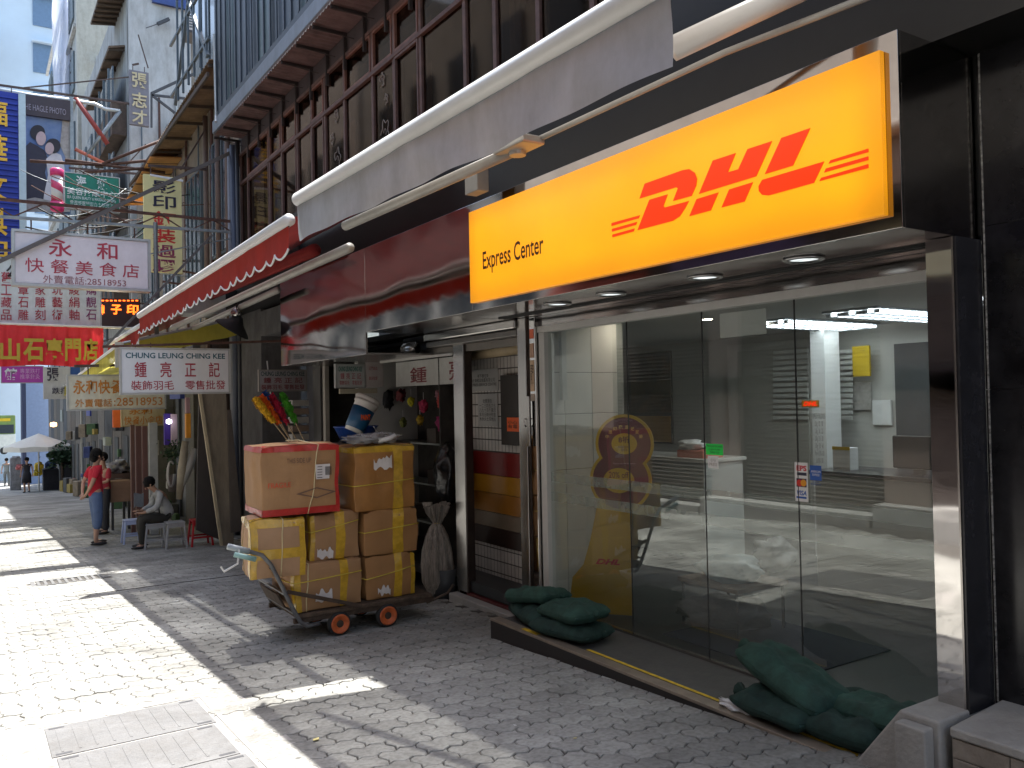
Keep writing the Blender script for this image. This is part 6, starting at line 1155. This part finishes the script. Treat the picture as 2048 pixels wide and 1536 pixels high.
for k in range(160):
    p = onY(345+rnd.gauss(0,11), 905+rnd.gauss(0,11), 15.9+rnd.random()*.3); d = Vector((rnd.uniform(-1,1), rnd.uniform(-1,1), rnd.uniform(-.5,1))).normalized()*.09; s_ = d.orthogonal().normalized()*.022; b.quad(p, p+d*.5+s_, p+d, p+d*.5-s_)
lf = b.build('leaves', mat('leaf_dark', (.03,.06,.02), .6, var=.5, scale=30), pl_); lf['kind'] = 'stuff'; MB().lathe(onY(348, 960, 16), [(.1,-.2), (.14,.1), (.12,.1)], 14).build('pot', mat('pot_dark', (.08,.06,.05), .7), pl_, smooth=True)
rp = thing('rope_coil', 'pale coil of rope hanging beside the rolls', 'rope', tuple(onY(340, 950, 15.4)))
for k in range(4): MB().tube([onY(342+9*math.cos(a)*(.6+.1*k), 948+26*math.sin(a), 15.3+.03*k) for a in [j*.45 for j in range(13)]], .014, 5).build('loop', mat('rope_pale', (.42,.39,.35), .8), rp, smooth=True)
# stools
def stool(label, x, y, w_, h, m, rz=0):
    t = thing('plastic_stool', label, 'stool', (x, y, G(y)), 'plastic stools outside the shops'); z = G(y)
    b = MB(); b.box(x-w_/2, x+w_/2, y-w_/2, y+w_/2, z+h-.025, z+h); b.build('seat', m, t, bev=.01)
    for sx in (-1, 1):
        for sy in (-1, 1): MB().bar((x+sx*w_*.42, y+sy*w_*.42, z+h-.026), (x+sx*w_*.56, y+sy*w_*.56, z), .045, .03).build('leg', m, t, bev=.006)
    for s_ in (-1, 1): MB().bar((x-w_*.5, y+s_*w_*.5, z+h*.35), (x+w_*.5, y+s_*w_*.5, z+h*.35), .012, .03).build('stretcher', m, t); MB().box(x-w_*.44, x+w_*.44, y+s_*w_*.45-.008, y+s_*w_*.45+.008, z+h-.085, z+h-.026).build('apron', m, t)
    return t
M_ws = mat('stool_white', (.42,.42,.42), .5, dirt=.2)
stool('red plastic stool standing alone near the leaning boards', 3.18, 14.6, .30, .44, mat('stool_red', (.50,.012,.02), .45)); stool('greyish white plastic stool, left of the pair under the seated man', 2.52, 14.95, .30, .42, M_ws); stool('greyish white plastic stool, right of the pair', 2.80, 14.7, .29, .43, M_ws); stool('pale blue-white plastic stool by the standing woman', 2.36, 16.2, .26, .42, mat('stool_blue', (.42,.48,.68), .5))
# stall with cardboard behind the woman
sl_ = thing('street_stall', 'small stall table heaped with clear bags behind the woman in red', 'stall', (2.9, 20, G(20)))
x0, x1, z0, z1 = rY(19.5, 214, 928, 262, 945); part('table_top', (x0, x1, 19.2, 20.2, z0-.1, z0), mat('stall_brown', (.12,.075,.06), .8), sl_); part('table_side', (x0, x1, 19.22, 19.26, z0-.3, z0-.11), mat('stall_brown', (0,0,0)), sl_)
for k in range(4): part('leg', (x0+.05+(k % 2)*(x1-x0-.15), x0+.1+(k % 2)*(x1-x0-.15), 19.3+.7*(k//2), 19.35+.7*(k//2), G(19.7), z0-.1), M_iron, sl_)
MB().blob(((x0+x1)/2, 19.6, z0+.10), ((x1-x0)*.45, .35, .13), 3, 1.1, 3.5, 4).build('goods', mat('goods_grey', (.22,.21,.23), .4, var=.5, scale=14), sl_, smooth=True)
x0, x1, z0, z1 = rY(18.6, 216, 962, 263, 1004); tag(box(x0, x1, 18.6, 19.0, z0, z1).build('cardboard_sheet', mat('card_brown', (.25,.15,.10), .8), bev=.01, org=(x0, 18.6, z0)), 'brown cardboard box standing in front of the stall', 'box')
x0, x1, z0, z1 = rY(21, 206, 905, 216, 955); x0, x1, z0, z1 = rY(20.8, 210, 875, 224, 892); tag(box(x0, x1, 20.8, 21.2, z0, z1).build('meter_box', mat('meter_grey', (.30,.34,.32), .6), bev=.02, org=(x0, 20.8, z0)), 'grey meter box on the wall behind the stall', 'box')
# umbrella and market goods far down the street
um = thing('market_umbrella', 'large white market umbrella far down the street', 'umbrella', (2.68, 46, G(46)))
ux, uy, uz = 2.66, 46, -1.83; nseg = 8; b = MB(); M_um = mat('umbrella_white', (.78,.77,.72), .8, var=.03, trans=.25)
ap = Vector((ux, uy, uz+.62)); rim = [Vector((ux+1.5*math.cos(k*2*math.pi/nseg+.2), uy+1.5*math.sin(k*2*math.pi/nseg+.2), uz)) for k in range(nseg)]
for k in range(nseg): b.quad(ap, rim[k], (rim[k]+rim[(k+1) % nseg])/2+Vector((0,0,.05)), rim[(k+1) % nseg])
b.build('canopy', M_um, um, solid=.01); b = MB()
for k in range(nseg): a, c = rim[k], rim[(k+1) % nseg]; m_ = (a+c)/2+Vector((0,0,.05)); b.quad(a, m_, m_-Vector((0,0,.24)), a-Vector((0,0,.20))); b.quad(m_, c, c-Vector((0,0,.20)), m_-Vector((0,0,.24)))
b.build('flap', M_um, um); MB().tube([(ux, uy, G(46)), tuple(ap)], .03, 8).build('pole', M_alu, um)
gm_ = (('crate','yellow crate of goods under the white umbrella', 70, 925, 88, 950, 47, (.55,.38,.02)), ('crate','blue crate beside the yellow one under the umbrella', 91, 922, 112, 940, 47, (.02,.05,.16)), ('goods_stack','dark stack of goods at the right foot of the umbrella', 86, 935, 118, 972, 46.5, (.03,.03,.04)), ('goods_stack','grey covered heap of goods at the left foot of the umbrella', 20, 912, 42, 942, 50, (.22,.22,.23)), ('bundle','red and white bundle carried low near the far woman', 32, 930, 45, 940, 49, (.45,.12,.12)), ('goods_stack','black stack near the plants right of the umbrella', 120, 925, 148, 958, 45, (.02,.02,.025)), ('yellow_stand','yellow frame stand below the crates', 68, 942, 83, 952, 46, (.5,.38,.02)))
for nm, lb, u0, v0, u1, v1, Y_, c in gm_:
    x0, x1, z0, z1 = rY(Y_, u0, v0, u1, v1); z0 = min(z0, z1-.2) if nm != 'goods_stack' else G(Y_); t = thing(nm, lb, nm.replace('_', ' '), (x0, Y_, z0), 'goods of the umbrella stall')
    part('body', (x0, x1, Y_, Y_+.6, z0, z1-.1), mat('gd'+lb[:12], c, .7, var=.4, scale=6), t, bev=.03); MB().blob(((x0+x1)/2, Y_+.2, z1-.1), ((x1-x0)*.45, .25, .1), 2, .9, 3, len(lb)).build('heap', mat('gd'+lb[:12], c), t)
    if nm != 'goods_stack':
        for k in range(3): part('slat', (x0, x1, Y_-.02, Y_-.001, z0+.04+k*.1, z0+.09+k*.1), mat('gd'+lb[:12], c), t)
b = MB()
for k in range(500):
    p = onY(124+rnd.gauss(0,13), 910+rnd.gauss(0,10), 44.6+rnd.random()); d = Vector((rnd.uniform(-1,1), rnd.uniform(-1,1), rnd.uniform(-.4,1))).normalized()*.2; s_ = d.orthogonal().normalized()*.07; b.quad(p, p+d*.5+s_, p+d, p+d*.5-s_)
sh = thing('flower_shrub', 'dark green bushes right of the white umbrella', 'plants', tuple(onY(124, 950, 45))); o_ = b.build('foliage', mat('far_leaf', (.035,.075,.035), .6, var=.5, scale=8), sh); o_['kind'] = 'stuff'; MB().tube([onY(124, 925, 45), onY(125, 962, 45)], .06, 6).build('stem', M_rust, sh)
bu = thing('city_bus', 'green and cream bus crossing the far end of the street', 'bus', (.5, 68, G(68)))
x0, x1 = onY(-60, 860, 68).x, onY(31, 860, 68).x; zg = onY(10, 900, 68).z
part('lower_body', (x0, x1, 68, 70, zg, zg+1.1), mat('bus_cream', (.62,.62,.55), .5), bu, bev=.05); part('upper_body', (x0, x1, 68, 70, zg+1.1, zg+2.4), mat('bus_green', (.16,.24,.06), .5, var=.3, scale=1), bu, bev=.05); part('window_band', (x0+.1, x1-.1, 67.97, 67.999, zg+1.15, zg+1.75), M_win, bu); part('roof_sign', (x0, x1-.3, 67.97, 67.999, zg+2.0, zg+2.2), mat('poster_yellow', (0,0,0)), bu)
for x_ in (x1-.7, x1-2.6): MB().lathe((x_, 67.99, zg-.05), [(.001,-.03), (.25,-.03), (.25,.1), (.001,.1)], 16, axis='y').build('wheel', M_rub, bu)
# ------------------------------------------------------------------ people
M_skin = mat('skin', (.42,.24,.16), .55, var=.05); M_hair = mat('black_hair', (.006,.005,.005), .7, var=.5, scale=60, spec=.15, bump=1, bscale=60)
def skinmesh(name, pts, edges, m, parent, root=0, sub=2, place=None):
    bm = bmesh.new(); ly = bm.verts.layers.skin.verify(); vs = []
    for i, (co, r_) in enumerate(pts):
        v = bm.verts.new(place(co)); v[ly].radius = (r_, r_) if not isinstance(r_, tuple) else r_; v[ly].use_root = (i == root); vs.append(v)
    for a, b in edges: bm.edges.new((vs[a], vs[b]))
    me = bpy.data.meshes.new(name); bm.to_mesh(me); bm.free(); me.materials.append(m); o = bpy.data.objects.new(name, me); C.objects.link(o); o.parent = parent
    s_ = o.modifiers.new('skin', 'SKIN'); s_.use_smooth_shade = True; s_.branch_smoothing = .6; u = o.modifiers.new('sub', 'SUBSURF'); u.levels = sub; u.render_levels = sub; return o
def person(label, loc, rz, J, scale=1, shirt=None, trousers=None, shoes=None, hair='short', skirt=None, sleeve=.5, trouser_to=1.0, hems=None, group=None):
    """J: joints in body coordinates (x forward, y left, z up)"""
    t = thing('person', label, 'person', loc, group); q = Matrix.Rotation(rz, 3, 'Z')
    P = lambda c: q @ (Vector(c)*scale)
    V = [(J['pelvis'], .115), (J['waist'], .105), (J['chest'], .125), (J['neck'], .045), (J['head'], .066), (J['crown'], .070)]; E_ = [(0,1), (1,2), (2,3), (3,4), (4,5)]
    V[0] = (J['pelvis'], (.125,.10)); V[1] = (J['waist'], (.11,.085)); V[2] = (J['chest'], (.14,.095))
    for s_ in 'lr':
        b = len(V); V += [(J['sh'+s_], .05), (J['el'+s_], .036), (J['wr'+s_], .024), (J['ha'+s_], .028)]; E_ += [(2, b), (b, b+1), (b+1, b+2), (b+2, b+3)]
        w_, h_ = Vector(J['wr'+s_]), Vector(J['ha'+s_]); d = (h_-w_).normalized(); side = d.cross(Vector((0, 0, 1))); side = side.normalized() if side.length > .1 else Vector((0, 1, 0))
        for k in range(4): f0 = len(V); V += [(tuple(h_+d*.035+side*(k-1.5)*.019), .0085), (tuple(h_+d*(.075+.008*(k in (1, 2)))+side*(k-1.5)*.021+Vector((0,0,-.012))), .0075)]; E_ += [(b+3, f0), (f0, f0+1)]
        f0 = len(V); V += [(tuple(h_+side*.04+d*.01), .010), (tuple(h_+side*.05+d*.04), .008)]; E_ += [(b+3, f0), (f0, f0+1)]
    for s_ in 'lr':
        b = len(V); V += [(J['hip'+s_], .085), (J['kn'+s_], .055), (J['an'+s_], .034), (J['to'+s_], .034)]; E_ += [(0, b), (b, b+1), (b+1, b+2), (b+2, b+3)]
    body = skinmesh('body', V, E_, M_skin, t, place=P)
    hc = Vector(J['head'])*.35+Vector(J['crown'])*.65
    fw = Vector((1, 0, -.12 if 'down' not in J else -.8)).normalized()
    # face: nose, eyes, mouth, ears on the same head; hair cap above
    up_ = (Vector(J['crown'])-Vector(J['head'])).normalized(); sd = up_.cross(fw).normalized()
    MB().blob(P(hc+fw*.085-up_*.015), (.013*scale,.011*scale,.018*scale), 2, 0).build('nose', M_skin, t, org=None) if 0 else None
    fc = MB(); fc.blob(Vector(loc)+P(hc+fw*.088-up_*.02), (.012,.010,.018), 2, 0); fc.build('nose', M_skin, t, smooth=True)
    e = MB(); [e.blob(Vector(loc)+P(hc+fw*.078+sd*.028*k+up_*.008), (.008,.011,.006), 1, 0) for k in (-1, 1)]; e.build('eyes', M_hair, t)
    mo = MB(); mo.blob(Vector(loc)+P(hc+fw*.075-up_*.055), (.008,.020,.005), 1, 0, rot=(0,0,rz)); mo.build('mouth', mat('lips', (.30,.09,.08), .5), t)
    er = MB(); [er.blob(Vector(loc)+P(hc+sd*.083*k-up_*.01), (.014,.008,.024), 1, 0) for k in (-1, 1)]; er.build('ears', M_skin, t, smooth=True)
    hb = MB(); hb.blob(Vector(loc)+P(hc-fw*.022+up_*.03), (.098*scale,.093*scale,.098*scale), 3, .12, 4, 3); 
    if hair == 'bob': hb.blob(Vector(loc)+P(hc-fw*.055-up_*.03), (.07*scale,.088*scale,.085*scale), 3, .15, 4, 5)
    hb.build('hair', M_hair, t, smooth=True)
    def mid(a, b, k): return tuple(Vector(J[a]).lerp(Vector(J[b]), k))
    if shirt:
        V = [(tuple(Vector(J['pelvis'])+Vector((0,0,-.07 if 'down' not in J else -.02))), (.17,.14)), (J['waist'], (.15,.125)), (J['chest'], (.158,.118)), (tuple(Vector(J['neck'])-Vector((0,0,.03))), .062)]; E_ = [(0,1), (1,2), (2,3)]
        for s_ in 'lr': b = len(V); V += [(J['sh'+s_], .066), (mid('sh'+s_, 'el'+s_, min(sleeve, 1)), .056)]; E_ += [(2, b), (b, b+1)]
        if sleeve > 1:
            for i, s_ in enumerate('lr'): b = len(V); V += [(mid('el'+s_, 'wr'+s_, .85), .036)]; E_ += [(5+2*i, b)]
        skinmesh('shirt', V, E_, shirt, t, place=P)
    if trousers:
        V = [(J['pelvis'], (.13,.11)), (mid('pelvis','waist',.75), (.125,.105))]; E_ = [(0,1)]
        for s_ in 'lr':
            b = len(V); V += [(J['hip'+s_], .105), (J['kn'+s_], .078)]; E_ += [(0, b), (b, b+1)]
            if trouser_to > 0: V += [(mid('kn'+s_, 'an'+s_, trouser_to), .062)]; E_ += [(b+1, b+2)]
        skinmesh('trousers', V, E_, trousers, t, place=P)
    if skirt:
        k0, k1 = Vector(J['waist']), (Vector(J['knl'])+Vector(J['knr']))/2
        sk_ = MB(); sk_.tube([Vector(loc)+P(k0), Vector(loc)+P(Vector(J['pelvis'])), Vector(loc)+P(k1)], [.12*scale,.17*scale,.20*scale], 16); sk_.build('skirt', skirt, t, smooth=True)
    if shoes:
        for s_ in 'lr': a, b = Vector(J['an'+s_]), Vector(J['to'+s_]); m_ = MB(); m_.blob(Vector(loc)+P(a.lerp(b, .45)+Vector((0,0,-.012))), (.135*scale,.052*scale,.030*scale), 2, .05, rot=(0,0,rz+math.atan2(b.y-a.y, b.x-a.x))); m_.build('shoe', shoes, t, smooth=True)
    return t
ST = dict(pelvis=(0,0,.84), waist=(.0,0,.98), chest=(.0,0,1.18), neck=(.015,0,1.345), head=(.035,0,1.42), crown=(.04,0,1.52),
    shl=(-.01,.165,1.28), ell=(-.12,.215,1.05), wrl=(-.175,.09,.88), hal=(-.19,.035,.85), shr=(-.01,-.165,1.28), elr=(-.12,-.215,1.05), wrr=(-.17,-.09,.87), har=(-.19,-.03,.83),
    hipl=(.0,.09,.78), knl=(.04,.10,.44), anl=(.03,.11,.07), tol=(.15,.12,.035), hipr=(0,-.09,.78), knr=(.0,-.11,.44), anr=(-.05,-.12,.07), tor=(.07,-.13,.035))
wy = 16.4; wp_ = onY(191, 985, wy); sc_ = 1.0
person('woman in red T-shirt and blue cropped trousers standing with hands behind her', (wp_.x, wy, G(wy)), R(12), ST, 1.06, mat('red_tshirt', (.48,.012,.03), .85, var=.2, scale=9, bump=1.5, bscale=9), mat('denim_blue', (.085,.13,.24), .85, var=.15, scale=9), mat('slipper_dark', (.02,.018,.018), .7), 'bob', sleeve=.75, trouser_to=.48)
BK = {k: v for k, v in ST.items()}; BK.update(ell=(.02,.2,1.05), wrl=(.18,.12,1.0), hal=(.24,.08,1.02), elr=(.03,-.2,1.05), wrr=(.2,-.1,1.02), har=(.26,-.06,1.04))
by = 18.6; bp_ = onY(208, 960, by); person('person in red half hidden behind the standing woman', (bp_.x, by, G(by)), R(200), BK, 1.02, mat('red_tshirt2', (.40,.03,.05), .8, var=.2, scale=7), mat('dark_trousers', (.03,.03,.035), .8), mat('slipper_dark', (0,0,0)), 'short', sleeve=.9)
SI = dict(pelvis=(-.02,0,.50), waist=(.0,0,.66), chest=(.10,0,.86), neck=(.20,0,.985), head=(.25,0,1.035), crown=(.30,0,1.11), down=1,
    shl=(.13,.165,.93), ell=(.20,.20,.70), wrl=(.40,.12,.62), hal=(.46,.09,.62), shr=(.13,-.165,.93), elr=(.21,-.21,.69), wrr=(.40,-.10,.63), har=(.46,-.06,.64),
    hipl=(.03,.10,.49), knl=(.43,.13,.52), anl=(.42,.12,.08), tol=(.54,.13,.035), hipr=(.03,-.10,.49), knr=(.42,-.12,.51), anr=(.36,-.12,.08), tor=(.48,-.13,.035))
sy = 15.0; sp_ = onY(330, 1000, sy); mn_ = person('seated man in pale shirt and dark trousers bent over reading', (2.74, sy, G(sy)), R(182), SI, .98, mat('pale_shirt', (.40,.40,.38), .85, var=.2, scale=9, bump=1.5, bscale=9), mat('olive_trousers', (.035,.032,.025), .85), mat('slipper_dark', (0,0,0)), 'short', sleeve=1.2)
tag(MB().grid(lambda u, v: Vector((2.31-.10*math.cos(u*2.6), 14.86+.26*u, G(sy)+.70+.22*v+.02*math.sin(u*6))), 6, 3).build('newspaper', mat('newsprint', (.34,.38,.42), .8, var=.15, scale=40), solid=.004, org=(2.3,14.9,-1.6)), 'folded grey-blue newspaper held by the seated man', 'newspaper')
WK = {k: v for k, v in ST.items()}; WK.update(ell=(.0,.22,1.05), wrl=(.10,.24,.86), hal=(.13,.24,.80), elr=(-.05,-.22,1.05), wrr=(.0,-.24,.85), har=(.02,-.24,.79), knl=(.14,.08,.46), anl=(.05,.09,.12), tol=(.15,.09,.06), anr=(-.08,-.1,.07))
fy = 45.0; fp = onY(54, 950, fy); person('woman in black dress walking near the white umbrella', (fp.x, fy, G(fy)), R(-100), WK, 1.03, mat('black_top', (.015,.014,.018), .8), None, mat('slipper_dark', (0,0,0)), 'bob', skirt=mat('black_top', (0,0,0)), sleeve=.4)
fy = 58.0; fp = onY(13, 920, fy); person('distant pedestrian in grey clothes left of the umbrella', (fp.x, fy, G(fy)), R(90), WK, 1.05, mat('grey_top', (.18,.2,.2), .8), mat('grey_trousers', (.12,.13,.13), .8), mat('slipper_dark', (0,0,0)), 'short', sleeve=.6)
